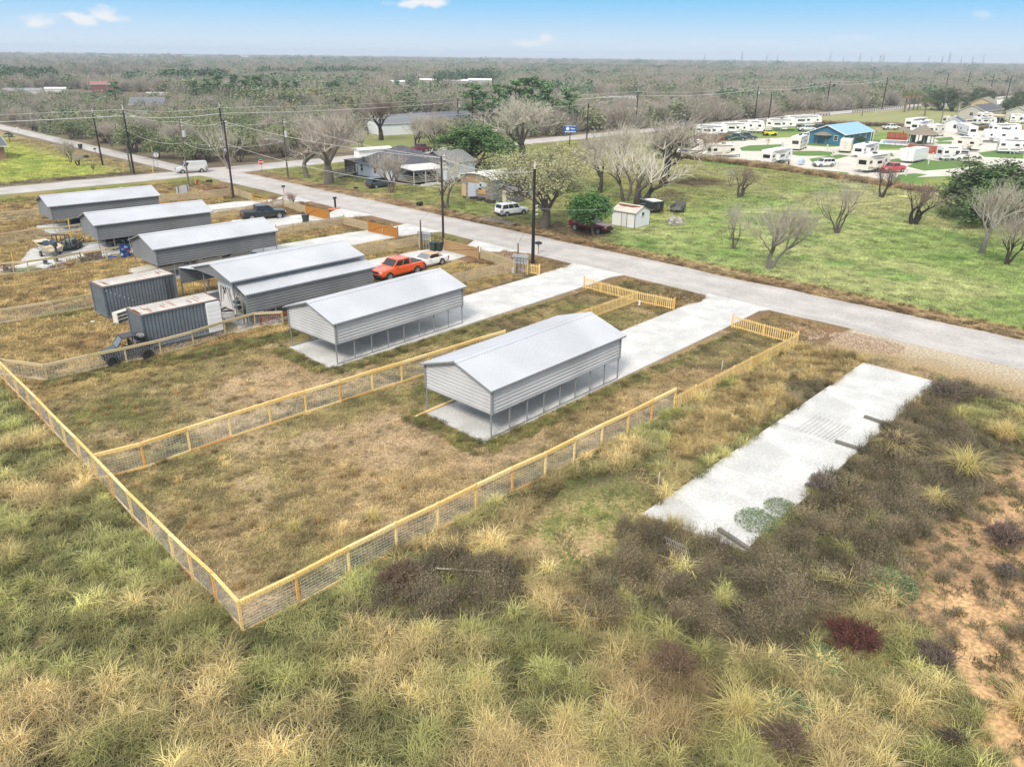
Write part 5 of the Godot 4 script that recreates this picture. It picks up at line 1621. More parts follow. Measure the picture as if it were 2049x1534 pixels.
func street_things() -> void:
	var a := Vector3(43.66, 0, -61.44)
	vehicle("pickup", "bright orange pickup truck with a black bed cover", Vector3(46.2, 0, -61.6), heading(Vector3(48, 0, -61.72), Vector3(44, 0, -61.45)), px(240, 96, 36, 1.25))
	vehicle("convertible", "white convertible car with a tan soft top behind the orange pickup", Vector3(51.15, 0, -62.85), heading(Vector3(52.5, 0, -62.98), Vector3(49.6, 0, -62.8)), px(244, 245, 247, 1.2), px(206, 176, 146))
	vehicle("pickup", "black crew cab pickup truck on a concrete driveway", Vector3(50.56, 0, -96.74) + Vector3(0.6, 0, -1.0), heading(Vector3(50.22, 0, -96.12), Vector3(53.03, 0, -95.42)), Color(0.014, 0.015, 0.018))
	vehicle("sedan", "white car almost hidden behind the carport with motorcycles", Vector3(44.4, 0, -92.0), PI, px(240, 240, 242, 1.2))
	vehicle("van", "dusty white panel van turning at the road crossing", Vector3(63.64, 0, -146.5) + Vector3(0.0, 0, -0.9), heading(Vector3(66.12, 0, -146.16), Vector3(61.57, 0, -147.41)), px(214, 214, 212))
	vehicle("suv", "white estate car parked on the grass opposite the driveways", Vector3(78.3, 0, -77.0), heading(Vector3(77, 0, -76.3), Vector3(79.85, 0, -75.8)), px(238, 240, 243, 1.2))
	vehicle("suv", "dark grey estate car beside the porch of the blue house", Vector3(79.27, 0, -108.65) + Vector3(0.2, 0, -0.9), heading(Vector3(77.63, 0, -109.39), Vector3(82.12, 0, -109.06)), px(74, 80, 88))
	vehicle("pickup", "dark red pickup truck half hidden by the round green tree", Vector3(77.9, 0, -62.2), heading(Vector3(78.4, 0, -63.5), Vector3(78.6, 0, -59.8)) , px(132, 22, 30))
	vehicle("suv", "silver car on the far road left of the water tank trees", Vector3(378.39, 0, -153.76), PI, px(136, 146, 158))
	vehicle("sedan", "grey blue car on the far road behind the bare oak", Vector3(236.11, 0, -149.97), PI, px(120, 132, 148))
	vehicle("pickup", "dark red pickup truck behind the roof of the blue house", Vector3(118.04, 0, -146.11), 0.1, px(120, 26, 36))
	# under the dark carports
	caravan("white travel trailer parked under the dark grey carport", Vector3(34.6, 0, -78.4), 0.02, 8.2, 2.4, 2.6, "trailer", [px(232, 226, 212, 1.25), px(70, 72, 76), px(150, 140, 126)])
	var rd := MB.new()
	rd.extrude(PackedVector2Array([Vector2(-2.2, 0.6), Vector2(1.5, 0.55), Vector2(2.5, 1.0), Vector2(-2.2, 1.15)]), -0.95, 0.95)
	var bt := put("covered_boat", rd, mat(px(206, 200, 186), 0.5))
	bt.position = Vector3(28.6, 0.15, -77.4); bt.rotation.y = PI
	tag(bt, "pale boat hull sticking out from under the dark carport", "boat")
	caravan("black cargo trailer under the carport with the motorcycles", Vector3(32.2, 0, -95.4), 0.0, 5.2, 2.1, 2.2, "cargo", [Color(0.012, 0.013, 0.015), Color(0.02, 0.02, 0.02), Color(0.03, 0.03, 0.03)])
	motorbike("black and chrome motorbike under the dark carport, left of its twin", Vector3(30.3, 0, -92.4), 0.5, Color(0.02, 0.02, 0.022))
	motorbike("black and chrome motorbike under the dark carport, right of its twin", Vector3(33.0, 0, -92.2), 0.4, Color(0.03, 0.02, 0.02))
	var jet := MB.new()
	jet.loft([[Vector3(-1.4, 0.5, -0.5), Vector3(-1.4, 0.5, 0.5), Vector3(-1.4, 0.9, 0.4), Vector3(-1.4, 0.9, -0.4)], [Vector3(0.4, 0.5, -0.55), Vector3(0.4, 0.5, 0.55), Vector3(0.4, 1.1, 0.3), Vector3(0.4, 1.1, -0.3)], [Vector3(1.5, 0.75, -0.08), Vector3(1.5, 0.75, 0.08), Vector3(1.45, 0.95, 0.05), Vector3(1.45, 0.95, -0.05)]])
	jet.smooth()
	for q in [[Vector3(31.4, 0, -109.3), "dark water scooter under the farthest carport, left one"], [Vector3(33.6, 0, -109.0), "dark water scooter under the farthest carport, right one"]]:
		var j := put("water_scooter", jet, mat(Color(0.03, 0.03, 0.035), 0.3))
		j.position = q[0]; j.rotation.y = 0.4
		tag(j, q[1], "water scooter")
	# wheeled bins
	for q in [[Vector3(53.84, 0, -91.44), "dark green wheeled bin standing on the concrete driveway", 0.4], [Vector3(55.81, 0, -67.35), "dark green wheeled bin by the first meter rack, left of its twin", 0.3], [Vector3(56.27, 0, -66.92), "dark green wheeled bin by the first meter rack, right of its twin", 0.25], [Vector3(67.67, 0, -258.65), "dark green wheeled bin on the side road verge, left of its twin", 0.0], [Vector3(67.7, 0, -255.56), "dark green wheeled bin on the side road verge, right of its twin", 0.0], [Vector3(61.64, 0, -201.38), "dark wheeled bin at the lawn driveway by the side road", 0.3]]:
		bin(q[1], q[0], q[2])
	# mailboxes
	for q in [[Vector3(62.9, 0, -98.17), 1.35, "black mailbox on a thick black post beside a driveway", 1], [Vector3(71.54, 0, -105.28), 1.1, "dark mailbox on a pale post by the drive of the blue house", 2], [Vector3(63.76, 0, -114.18), 1.1, "small black mailbox behind the bare shrub at the street", 1], [Vector3(63.73, 0, -58.32), 1.15, "pair of dark mailboxes right of the tall black pole", 2], [Vector3(62.77, 0, -254.5), 1.1, "white mailbox on the verge of the side road", 3], [Vector3(60.4, 0, -188.13), 1.1, "mailbox on a post at the lawn driveway by the side road", 1]]:
		var o := thing("mailbox", q[2], "mailbox", q[0], rf(-0.2, 0.2), "mailboxes along the streets")
		var p := MB.new()
		p.box(Vector3(0, q[1] * 0.5, 0), Vector3(0.1 if q[1] < 1.3 else 0.2, q[1], 0.1 if q[1] < 1.3 else 0.2))
		put("post", p, mat(px(30, 30, 32) if q[1] > 1.3 else px(176, 160, 136), 0.8), o)
		for k in (2 if q[3] == 2 else 1):
			var bx := MB.new()
			var z := 0.0 if q[3] != 2 else -0.17 + 0.34 * k
			var ring := []
			for x in [-0.27, 0.27]:
				var r2 := [Vector3(x, q[1], z - 0.13), Vector3(x, q[1], z + 0.13)]
				for t in 7: r2.append(Vector3(x, q[1] + 0.14 + sin(PI * t / 6.0) * 0.13, z + cos(PI * t / 6.0) * 0.13))
				ring.append(r2)
			bx.loft(ring)
			put("box", bx, mat(Color(0.02, 0.02, 0.022) if q[3] != 3 else px(230, 230, 230), 0.4), o)
	# meter racks
	for q in [[Vector3(55.73, 0, -68.78), "pale electric meter rack by the wheeled bins"], [Vector3(55.8, 0, -53.44), "pale electric meter rack beside the short new pine fence"]]:
		var o := thing("meter_rack", q[1], "meter rack", q[0], -1.2)
		var steel := mat(px(170, 174, 178), 0.5)
		for x in [-0.75, 0.75]:
			var p := MB.new()
			p.box(Vector3(x, 0.95, 0), Vector3(0.14, 1.9, 0.14))
			put("post", p, old_wood(0), o)
		for k in 4:
			var m := MB.new()
			var x2 := -0.55 + k * 0.37
			m.box(Vector3(x2, 1.45, 0.1), Vector3(0.28, 0.6, 0.14))
			var mb := put("meter_box", m, steel, o)
			m = MB.new()
			m.tube([Vector3(x2, 1.55, 0.17), Vector3(x2, 1.55, 0.27)], [0.1, 0.09], 10)
			put("dial", m, mat(px(150, 160, 168), 0.15), mb)
			m = MB.new()
			m.rod(Vector3(x2, 0, 0.1), Vector3(x2, 1.15, 0.1), 0.035, 6)
			put("conduit", m, steel, o)
		var tp := MB.new()
		tp.box(Vector3(0, 1.95, 0.1), Vector3(1.75, 0.26, 0.34))
		put("trunking", tp, steel, o)
	var tk := MB.new()
	tk.tube([Vector3(0, 0.05, 0), Vector3(0, 0.6, 0)], [0.14, 0.14], 10)
	for k in 3: tk.box(Vector3(0.7 + 0.3 * k, 0.15, 0.2), Vector3(0.3, 0.3, 0.26), Basis(Vector3.UP, k))
	var tko := put("hardware_heap", tk, mat(px(190, 192, 196), 0.6))
	tko.position = Vector3(55.48, 0, -54.29)
	tag(tko, "white canister and scrap at the foot of the right meter rack", "scrap", "", "stuff")
	var orp := MB.new()
	orp.slab(PackedVector2Array([Vector2(-0.9, -0.5), Vector2(0.9, -0.3), Vector2(0.7, 0.4), Vector2(-0.6, 0.5)]), 0.0, 0.18)
	var orn := put("orange_netting", orp, mat(px(222, 128, 92), 0.8))
	orn.position = Vector3(62.17, 0, -97.2)
	tag(orn, "crumpled orange netting at the foot of the thick black mailbox", "netting")
	# signs
	sign_post("red stop sign with a green street name plate above, at the crossing", Vector3(70.89, 0, -134.07), Vector3(-0.55, 0, 0.83), true)
	sign_post("back of a grey stop sign with a green street plate, at the side road", Vector3(61.22, 0, -156.95), Vector3(0.2, 0, -0.98), false)
	var ys := thing("warning_sign", "yellow warning sign with a white plate under it on the side road", "sign", Vector3(60.72, 0, -157.38), 0.9)
	var b := MB.new()
	b.rod(Vector3.ZERO, Vector3(0, 4.1, 0), 0.05, 6)
	put("pole", b, mat(px(150, 150, 148), 0.6), ys)
	b = MB.new()
	b.box(Vector3(0, 3.75, 0.06), Vector3(0.75, 0.85, 0.02))
	put("yellow_plate", b, mat(px(232, 200, 36), 0.5), ys)
	b = MB.new()
	b.box(Vector3(0, 3.1, 0.06), Vector3(0.7, 0.35, 0.02))
	put("white_plate", b, mat(px(230, 230, 226), 0.5), ys)
	var wb := thing("blank_sign", "blank white board on two dark posts in the corner grass", "sign", Vector3(51.15, 0, -122.84), 0.35)
	b = MB.new()
	b.box(Vector3(0, 0.95, 0), Vector3(2.5, 1.25, 0.04))
	put("board", b, mat(px(238, 238, 238, 1.2), 0.6), wb)
	for x in [-0.9, 0.95]:
		b = MB.new()
		b.box(Vector3(x, 0.85, 0.06), Vector3(0.1, 1.7, 0.08))
		put("post", b, mat(px(92, 94, 92), 0.8), wb)
	# yellow bollards and hydrant at the crossing
	for q in [[Vector3(57.69, 0, -132.88), "yellow marker post by the corner ditch"], [Vector3(58, 0, -151.4), "yellow marker post at the side road corner"], [Vector3(55.52, 0, -159.04), "leaning yellow marker post on the lawn by the side road"]]:
		var y := MB.new()
		y.rod(q[0], q[0] + Vector3(0.05, 1.2, 0), 0.08, 6)
		tag(put("marker_post", y, mat(px(226, 200, 104), 0.6)), q[1], "post")
	var hy := MB.new()
	hy.tube([Vector3(0, 0, 0), Vector3(0, 0.55, 0), Vector3(0, 0.7, 0), Vector3(0, 0.78, 0)], [0.14, 0.13, 0.15, 0.05], 10)
	hy.rod(Vector3(-0.22, 0.48, 0), Vector3(0.22, 0.48, 0), 0.07, 8)
	var hyo := put("fire_hydrant", hy, mat(px(196, 52, 58), 0.5))
	hyo.position = Vector3(57.7, 0, -132.13)
	tag(hyo, "red fire hydrant in the corner grass", "hydrant")
	for q in [[Vector3(59.89, 0, -133.21), 0.4, "end of a dark drain pipe in the corner ditch"], [Vector3(73.15, 0, -91.7), 0.5, "end of a dark drain pipe opposite the meter rack"], [Vector3(56.4, 0, -183.18), 0.6, "end of a dark drain pipe under the lawn driveway"]]:
		var cu := MB.new()
		cu.tube([Vector3(0, 0.2, 0), Vector3(0.9, 0.2, 0.2)], [0.32, 0.32], 12, false)
		cu.tube([Vector3(0.05, 0.2, 0), Vector3(0.9, 0.2, 0.2)], [0.27, 0.27], 12)
		var c2 := put("drain_pipe", cu, mat(Color(0.02, 0.02, 0.02), 0.9))
		c2.position = q[0]; c2.rotation.y = q[1]
		tag(c2, q[2], "pipe")

func bin(label: String, at: Vector3, turn: float) -> void:
	var o := thing("wheeled_bin", label, "bin", at, turn, "wheeled rubbish bins")
	var g := mat(px(44, 60, 52), 0.5)
	var b := MB.new()
	b.loft([[Vector3(-0.27, 0.12, -0.27), Vector3(-0.27, 0.12, 0.27), Vector3(0.27, 0.12, 0.27), Vector3(0.27, 0.12, -0.27)], [Vector3(-0.36, 1.02, -0.34), Vector3(-0.36, 1.02, 0.34), Vector3(0.36, 1.02, 0.34), Vector3(0.36, 1.02, -0.34)]])
	put("body", b, g, o)
	b = MB.new()
	b.box(Vector3(0.02, 1.07, 0), Vector3(0.82, 0.08, 0.76), Basis(Vector3.BACK, 0.05))
	put("lid", b, g, o)
	for z in [-0.28, 0.28]:
		var w := put("wheel", tyre(0.15, 0.07), mat(Color(0.02, 0.02, 0.02), 0.8), o)
		w.position = Vector3(-0.3, 0.15, z)
	b = MB.new()
	b.rod(Vector3(-0.44, 1.0, -0.3), Vector3(-0.44, 1.0, 0.3), 0.025, 5)
	put("handle", b, g, o)

func sign_post(label: String, at: Vector3, face: Vector3, front: bool) -> void:
	var o := thing("stop_sign", label, "sign", at, atan2(face.x, face.z))
	var b := MB.new()
	b.rod(Vector3.ZERO, Vector3(0, 3.1, 0), 0.035, 6)
	put("pole", b, mat(px(150, 152, 150), 0.5), o)
	var oct := PackedVector2Array()
	for k in 8: oct.append(Vector2(cos(TAU * (k + 0.5) / 8.0), sin(TAU * (k + 0.5) / 8.0)) * 0.5)
	var z: float = 0.05
	b = MB.new()
	b.extrude(oct, z, z + 0.012)
	var rim_ := put("border_plate", b, mat(px(232, 232, 232), 0.5), o)
	rim_.position.y = 2.55
	var in_ := PackedVector2Array()
	for q in oct: in_.append(q * 0.92)
	b = MB.new()
	b.extrude(in_, z + 0.012, z + 0.018)
	var face_ := put("red_plate", b, mat(px(196, 28, 44), 0.45) if front else mat(px(196, 28, 44), 0.46), o)
	face_.position.y = 2.55
	var tm := TextMesh.new()
	tm.text = "STOP"; tm.font_size = 64; tm.pixel_size = 0.0052; tm.depth = 0.006
	var f := SystemFont.new()
	f.font_names = PackedStringArray(["Droid Sans"]); f.font_weight = 700
	tm.font = f
	var t := put("lettering", tm, mat(px(240, 240, 240), 0.5), o)
	t.position = Vector3(0, 2.55, z + 0.022)
	b = MB.new()
	b.box(Vector3(0, 3.2, 0), Vector3(0.75, 0.2, 0.015))
	put("street_plate", b, mat(px(26, 140, 96), 0.5), o)
	b = MB.new()
	b.box(Vector3(0, 3.42, 0), Vector3(0.015, 0.2, 0.75))
	put("street_plate", b, mat(px(26, 140, 96), 0.5), o)


# ---------------------------------------------------------------- buildings
func gable_building(called: String, label: String, at: Vector3, turn: float, l: float, w: float, eave: float, ridge: float, wall: Material, roof: Material, trim: Material, over := 0.35, category := "building") -> Node3D:      # at the middle of the floor, ridge along local x
	var o := thing(called, label, category, at, turn)
	var b := MB.new()
	b.extrude(PackedVector2Array([Vector2(-w * 0.5, 0), Vector2(w * 0.5, 0), Vector2(w * 0.5, eave), Vector2(0, ridge - 0.06), Vector2(-w * 0.5, eave)]), -l * 0.5, l * 0.5)
	var wl := put("wall", b, wall, o)
	wl.rotation.y = PI / 2
	var sl := (ridge - eave) / (w * 0.5)
	for s in [-1.0, 1.0]:
		b = MB.new()
		var z: float = s * (w * 0.5 + over)
		var y := eave - sl * over
		var p := [Vector3(-l * 0.5 - over, y, z), Vector3(l * 0.5 + over, y, z), Vector3(l * 0.5 + over, ridge, 0), Vector3(-l * 0.5 - over, ridge, 0)]
		for k in 2:
			var up := Vector3.UP * (0.09 if k == 0 else 0.0)
			if (s > 0.0) == (k == 0): b.quad(p[0] + up, p[1] + up, p[2] + up, p[3] + up)
			else: b.quad(p[0] + up, p[3] + up, p[2] + up, p[1] + up)
		put("roof", b, roof, o)
		var f := MB.new()
		f.bar(p[0] + Vector3(0, 0.03, s * 0.02), p[1] + Vector3(0, 0.03, s * 0.02), 0.04, 0.18)
		put("fascia", f, trim, o)
		f = MB.new()
		for q in [[0, 3], [1, 2]]: f.bar(p[q[0]] + Vector3(signf(p[q[0]].x) * 0.02, 0.03, 0), p[q[1]] + Vector3(signf(p[q[0]].x) * 0.02, 0.03, 0), 0.04, 0.18)
		put("bargeboards", f, trim, o).set_meta("kind", "stuff")
	return o

func window_on(o: Node3D, at: Vector3, n: Vector3, w: float, h: float, frame: Color, bars := true) -> void:      # set in a wall whose outward side is n
	var bs := Basis(Vector3.UP, atan2(n.x, n.z))
	var f := MB.new()
	for q in [[0.0, h * 0.5, w + 0.16, 0.09], [0.0, -h * 0.5, w + 0.16, 0.09]]: f.box(at + bs * Vector3(q[0], q[1], 0.03), Vector3(q[2], q[3], 0.06), bs)
	for q in [-1.0, 1.0]: f.box(at + bs * Vector3(q * w * 0.5, 0, 0.03), Vector3(0.09, h - 0.09, 0.06), bs)
	if bars: f.box(at + bs * Vector3(0, 0, 0.03), Vector3(w - 0.09, 0.05, 0.055), bs)
	var fr := put("window", f, mat(frame, 0.5), o)
	var p := MB.new()
	p.box(at + bs * Vector3(0, 0, 0.012), Vector3(w - 0.08, h - 0.08, 0.02), bs)
	put("pane", p, glass_mat(), fr)

func lap_siding(x0: float, x1: float, z0: float, z1: float, y0: float, y1: float, pitch: float) -> MB:      # boards on the four sides of a box
	var b := MB.new()
	var y := y0
	while y < y1 - 0.02:
		var t := minf(pitch, y1 - y)
		for q in [[x0, z0, x1, z0], [x1, z0, x1, z1], [x1, z1, x0, z1], [x0, z1, x0, z0]]:
			var a := Vector3(q[0], y, q[1])
			var c := Vector3(q[2], y, q[3])
			var n := Vector3(-(c - a).z, 0, (c - a).x).normalized() * -0.022
			b.quad(c + n, a + n, a + Vector3.UP * t, c + Vector3.UP * t)
			b.quad(c, a, a + n, c + n)
		y += pitch
	return b

func house_and_sheds() -> void:
	# pale blue house with a pyramid roof
	var o := thing("blue_house", "pale blue board house with a grey pyramid roof and a long ramp", "house", Vector3(90.0, 0, -117.35))
	var blue := mat(px(200, 210, 224, 1.25), 0.7)
	put("wall", lap_siding(-6.0, 6.0, -5.15, 5.15, 0.35, 2.85, 0.2), blue, o)
	var b := MB.new()
	b.box(Vector3(0, 0.17, 0), Vector3(11.9, 0.34, 10.2))
	put("foundation", b, mat(px(140, 136, 130), 0.9), o)
	b = MB.new()
	var c := [Vector3(-6.7, 2.75, -5.8), Vector3(6.7, 2.75, -5.8), Vector3(6.7, 2.75, 5.8), Vector3(-6.7, 2.75, 5.8)]
	var a0 := Vector3(-0.5, 5.6, 0)
	var a1 := Vector3(0.5, 5.6, 0)
	var rows := 16
	for f in [[c[3], c[2], a1, a0], [c[2], c[1], a1, a1], [c[1], c[0], a0, a1], [c[0], c[3], a0, a0]]:
		for i in rows:
			var t0 := float(i) / rows
			var t1 := float(i + 1) / rows
			var l0: Vector3 = f[0].lerp(f[3], t0)
			var r0: Vector3 = f[1].lerp(f[2], t0)
			var l1: Vector3 = f[0].lerp(f[3], t1)
			var r1: Vector3 = f[1].lerp(f[2], t1)
			b.quad(l0 + Vector3.UP * 0.03, r0 + Vector3.UP * 0.03, r1, l1)
	var shingle := mat(px(104, 104, 112, 1.15), 0.9, "streak", 0.22)
	put("roof", b, shingle, o)
	b = MB.new()
	b.box(Vector3(0, 2.72, 0), Vector3(13.3, 0.12, 11.5))
	put("soffit", b, mat(px(216, 218, 222), 0.7), o)
	for q in [[-3.9], [0.2]]: window_on(o, Vector3(-6.02, 1.75, q[0]), Vector3(-1, 0, 0), 0.85, 1.25, px(238, 238, 240))
	window_on(o, Vector3(3.0, 1.75, 5.17), Vector3(0, 0, 1), 0.9, 1.2, px(238, 238, 240))
	for q in [[Vector3(-6.2, 3.05, -2.9)], [Vector3(-6.0, 3.1, 3.1)]]:
		b = MB.new()
		b.rod(q[0] + Vector3(0, -0.4, 0), q[0] + Vector3(0, 0.3, 0), 0.03, 5)
		b.tube([q[0] + Vector3(0, 0.35, 0), q[0] + Vector3(-0.08, 0.42, 0.06)], [0.08, 0.42], 12)
		put("satellite_dish", b, mat(px(66, 68, 72), 0.5), o)
	# east wing
	b = MB.new()
	b.extrude(PackedVector2Array([Vector2(-4.2, 0), Vector2(4.2, 0), Vector2(4.2, 2.7), Vector2(0, 4.3), Vector2(-4.2, 2.7)]), -3.0, 3.0)
	var wg := put("wing_wall", b, blue, o)
	wg.position = Vector3(9.0, 0, 3.0); wg.rotation.y = PI / 2
	for s in [-1.0, 1.0]:
		b = MB.new()
		b.quad(Vector3(5.2, 2.6, 3.0 + s * 4.6), Vector3(12.4, 2.6, 3.0 + s * 4.6), Vector3(12.4, 4.4, 3.0), Vector3(5.2, 4.4, 3.0))
		b.quad(Vector3(5.2, 2.5, 3.0 + s * 4.6), Vector3(12.4, 2.5, 3.0 + s * 4.6), Vector3(12.4, 4.3, 3.0), Vector3(5.2, 4.3, 3.0))
		put("wing_roof", b, mat(px(150, 150, 150), 0.9, "streak", 0.3), o)
	# screened porch on the far side and the ramp down from it
	var dk := mat(px(66, 60, 54), 0.8)
	b = MB.new()
	b.box(Vector3(-3.0, 2.6, -7.6), Vector3(5.6, 0.12, 5.0))
	put("porch_roof", b, mat(px(112, 104, 94), 0.8), o)
	for x in [-5.6, -4.3, -3.0, -1.7, -0.4]:
		b = MB.new()
		b.box(Vector3(x, 1.3, -9.9), Vector3(0.1, 2.5, 0.1)); 
		put("porch_post", b, dk, o)
	for z in [-9.9, -8.7, -7.5, -6.3, -5.3]:
		b = MB.new()
		b.box(Vector3(-5.65, 1.3, z), Vector3(0.1, 2.5, 0.1))
		put("porch_post", b, dk, o)
	b = MB.new()
	b.box(Vector3(-5.6, 1.4, -7.6), Vector3(0.03, 2.1, 4.6)); b.box(Vector3(-3.0, 1.4, -9.85), Vector3(5.2, 2.1, 0.03))
	put("porch_screen", b, mat(px(70, 66, 60), 0.9), o)
	b = MB.new()
	b.box(Vector3(-5.72, 1.2, -5.8), Vector3(0.05, 2.1, 0.95)); b.box(Vector3(-5.76, 1.2, -5.8), Vector3(0.03, 1.9, 0.7))
	put("screen_door", b, mat(px(226, 226, 222), 0.6), o)
	var grey := mat(px(190, 184, 172), 0.85, "grain", 0.8)
	var ra := Vector3(-11.6, 0.1, -5.9)
	var rb := Vector3(-5.8, 0.75, -6.3)
	for k in 24:
		b = MB.new()
		var q := ra.lerp(rb, (k + 0.5) / 24.0)
		b.box(q, Vector3(0.22, 0.05, 1.3), Basis(Vector3.BACK, 0.11))
		put("ramp_plank", b, grey, o)
	for s in [-0.65, 0.65]:
		b = MB.new()
		for y in [0.55, 0.95]: b.bar(ra + Vector3(0, y, s), rb + Vector3(0, y, s), 0.06, 0.1)
		put("handrail", b, grey, o)
		for k in 6:
			b = MB.new()
			var q := ra.lerp(rb, k / 5.0) + Vector3(0, 0, s)
			b.box(Vector3(q.x, (q.y + 0.95) * 0.5, q.z), Vector3(0.09, q.y + 0.95, 0.09))
			put("rail_post", b, grey, o)
	# white awning and deck on the near side
	b = MB.new()
	b.quad(Vector3(-5.6, 2.62, 10.6), Vector3(2.4, 2.5, 10.9), Vector3(2.4, 2.86, 5.2), Vector3(-5.6, 2.95, 5.2))
	b.quad(Vector3(-5.6, 2.54, 10.6), Vector3(-5.6, 2.87, 5.2), Vector3(2.4, 2.78, 5.2), Vector3(2.4, 2.42, 10.9))
	b.quad(Vector3(-5.6, 2.54, 10.6), Vector3(2.4, 2.42, 10.9), Vector3(2.4, 2.5, 10.9), Vector3(-5.6, 2.62, 10.6))
	b.quad(Vector3(-5.6, 2.87, 5.2), Vector3(-5.6, 2.54, 10.6), Vector3(-5.6, 2.62, 10.6), Vector3(-5.6, 2.95, 5.2))
	put("awning", b, mat(px(226, 224, 220, 1.25), 0.6, "blotch", 0.4), o)
	for x in [-5.4, -2.8, -0.2, 2.2]:
		b = MB.new()
		b.box(Vector3(x, 1.3, 10.5), Vector3(0.11, 2.5, 0.11))
		put("awning_post", b, mat(px(206, 202, 196), 0.7), o)
	b = MB.new()
	b.box(Vector3(-1.6, 0.55, 7.9), Vector3(8.0, 0.1, 5.2))
	put("deck", b, grey, o)
	b = MB.new()
	for y in [0.9, 1.2, 1.5]:
		b.bar(Vector3(-5.5, y, 10.45), Vector3(2.3, y, 10.45), 0.04, 0.1)
		b.bar(Vector3(-5.5, y, 10.4), Vector3(-5.5, y, 6.0), 0.04, 0.1)
	put("deck_railing", b, grey, o).set_meta("kind", "stuff")
	var clut := MB.new()
	for k in 10: clut.box(Vector3(rf(-4.8, 2.0), 0.85 + rf(0, 0.3), rf(6.0, 9.6)), Vector3(rf(0.4, 1.2), rf(0.5, 1.1), rf(0.4, 0.9)))
	var cl := put("porch_clutter", clut, mat(px(86, 80, 80), 0.8))
	cl.position = o.position
	tag(cl, "dark furniture and boxes crowded under the white awning", "furniture", "", "stuff")
	var pl := MB.new()
	for k in 14: pl.bar(Vector3(-4.0 + k * 0.02, 0.1 + k * 0.07, 12.2 + k * 0.05), Vector3(1.8, 0.1 + k * 0.07, 12.6 + k * 0.03), 0.12, 0.05)
	var pk := put("plank_pile", pl, mat(px(176, 146, 112), 0.85, "grain", 0.8))
	pk.position = o.position + Vector3(3.0, 0, 0)
	tag(pk, "stack of weathered planks in front of the white awning", "planks", "", "stuff")
	var wl := MB.new()
	for k in 5: wl.box(Vector3(rf(-1.6, 1.6), 0.25, rf(-0.4, 0.4)), Vector3(rf(0.8, 2.0), 0.3, 0.3), Basis(Vector3.UP, rf(-0.3, 0.3)))
	var wo := put("white_scrap", wl, mat(px(224, 224, 222), 0.7))
	wo.position = Vector3(87.04, 0, -105.46)
	tag(wo, "heap of white boards on the lawn right of the awning", "scrap", "", "stuff")
	# big patched shed
	o = thing("patched_shed", "big shed with a white roof and a front patched from tan and blue boards", "shed", Vector3(84.1, 0, -90.5))
	var tones := [px(208, 178, 140), px(190, 160, 126), px(176, 178, 180), px(214, 190, 158), px(160, 146, 130)]
	var y := 0.0
	while y < 3.9:
		var half := 3.75 if y < 3.3 else 3.75 * clampf((3.95 - y) / 0.6, 0.0, 1.0)
		var x := -half
		while x < half - 0.05:
			var w := minf(rf(1.2, 2.6), half - x)
			b = MB.new()
			b.box(Vector3(rf(-0.01, 0.02), y + 0.105, x + w * 0.5), Vector3(0.05, 0.195, w - 0.01))
			put("board", b, mat(tones[rng.randi() % 5] if x < 1.5 or y > 2.6 else tones[[2, 2, 1, 4][rng.randi() % 4]], 0.85, "grain", 0.6), o)
			x += w
		y += 0.205
	for q in [[-1.0, 1.15, 1.8, 2.3, px(190, 200, 214)], [0.6, 1.9, 1.2, 0.9, px(196, 204, 216)], [1.6, 2.3, 1.6, 0.7, px(200, 208, 218)], [-2.9, 1.0, 0.9, 2.0, px(204, 180, 148)], [1.3, 1.25, 1.6, 0.9, px(212, 166, 110)]]:
		b = MB.new()
		b.box(Vector3(-0.06, q[1], q[0]), Vector3(0.04, q[3], q[2]))
		put("patch_panel", b, mat(q[4], 0.7), o)
	b = MB.new()
	b.box(Vector3(4.7, 1.66, 3.72), Vector3(9.3, 3.32, 0.06)); b.box(Vector3(4.7, 1.66, -3.72), Vector3(9.3, 3.32, 0.06)); b.box(Vector3(9.3, 1.7, 0), Vector3(0.06, 3.4, 7.4))
	put("inner_wall", b, mat(px(120, 126, 132), 0.8), o).set_meta("kind", "stuff")
	for k in 16:
		b = MB.new()
		b.box(Vector3(4.7, 0.11 + k * 0.205, 3.78), Vector3(9.3, 0.19, 0.05))
		put("side_board", b, mat([px(150, 164, 178), px(136, 148, 160), px(164, 174, 184)][k % 3], 0.7), o)
	b = MB.new()
	var arc := []
	for k in 9: arc.append(Vector2(-4.0 + k, 3.95 - pow(absf(k - 4.0) / 4.0, 1.7) * 0.62))
	for k in 8:
		b.quad(Vector3(-0.3, arc[k + 1].y, arc[k + 1].x), Vector3(9.6, arc[k + 1].y, arc[k + 1].x), Vector3(9.6, arc[k].y, arc[k].x), Vector3(-0.3, arc[k].y, arc[k].x))
		b.quad(Vector3(-0.3, arc[k].y, arc[k].x), Vector3(-0.3, arc[k].y - 0.12, arc[k].x), Vector3(-0.3, arc[k + 1].y - 0.12, arc[k + 1].x), Vector3(-0.3, arc[k + 1].y, arc[k + 1].x))
	b.quad(Vector3(-0.3, 3.21, 4.0), Vector3(9.6, 3.21, 4.0), Vector3(9.6, 3.33, 4.0), Vector3(-0.3, 3.33, 4.0))
	put("roof", b, mat(px(242, 242, 242, 1.2), 0.6, "blotch", 0.3), o)
	b = MB.new()
	b.box(Vector3(2.5, 2.75, -5.2), Vector3(5.0, 0.1, 2.6))
	put("lean_to_roof", b, mat(px(150, 176, 156), 0.7), o)
	for q in [[0.1, -6.3], [2.5, -6.3], [4.9, -6.3]]:
		b = MB.new()
		b.box(Vector3(q[0], 1.35, q[1]), Vector3(0.12, 2.7, 0.12))
		put("lean_to_post", b, old_wood(0), o)
	var jk := MB.new()
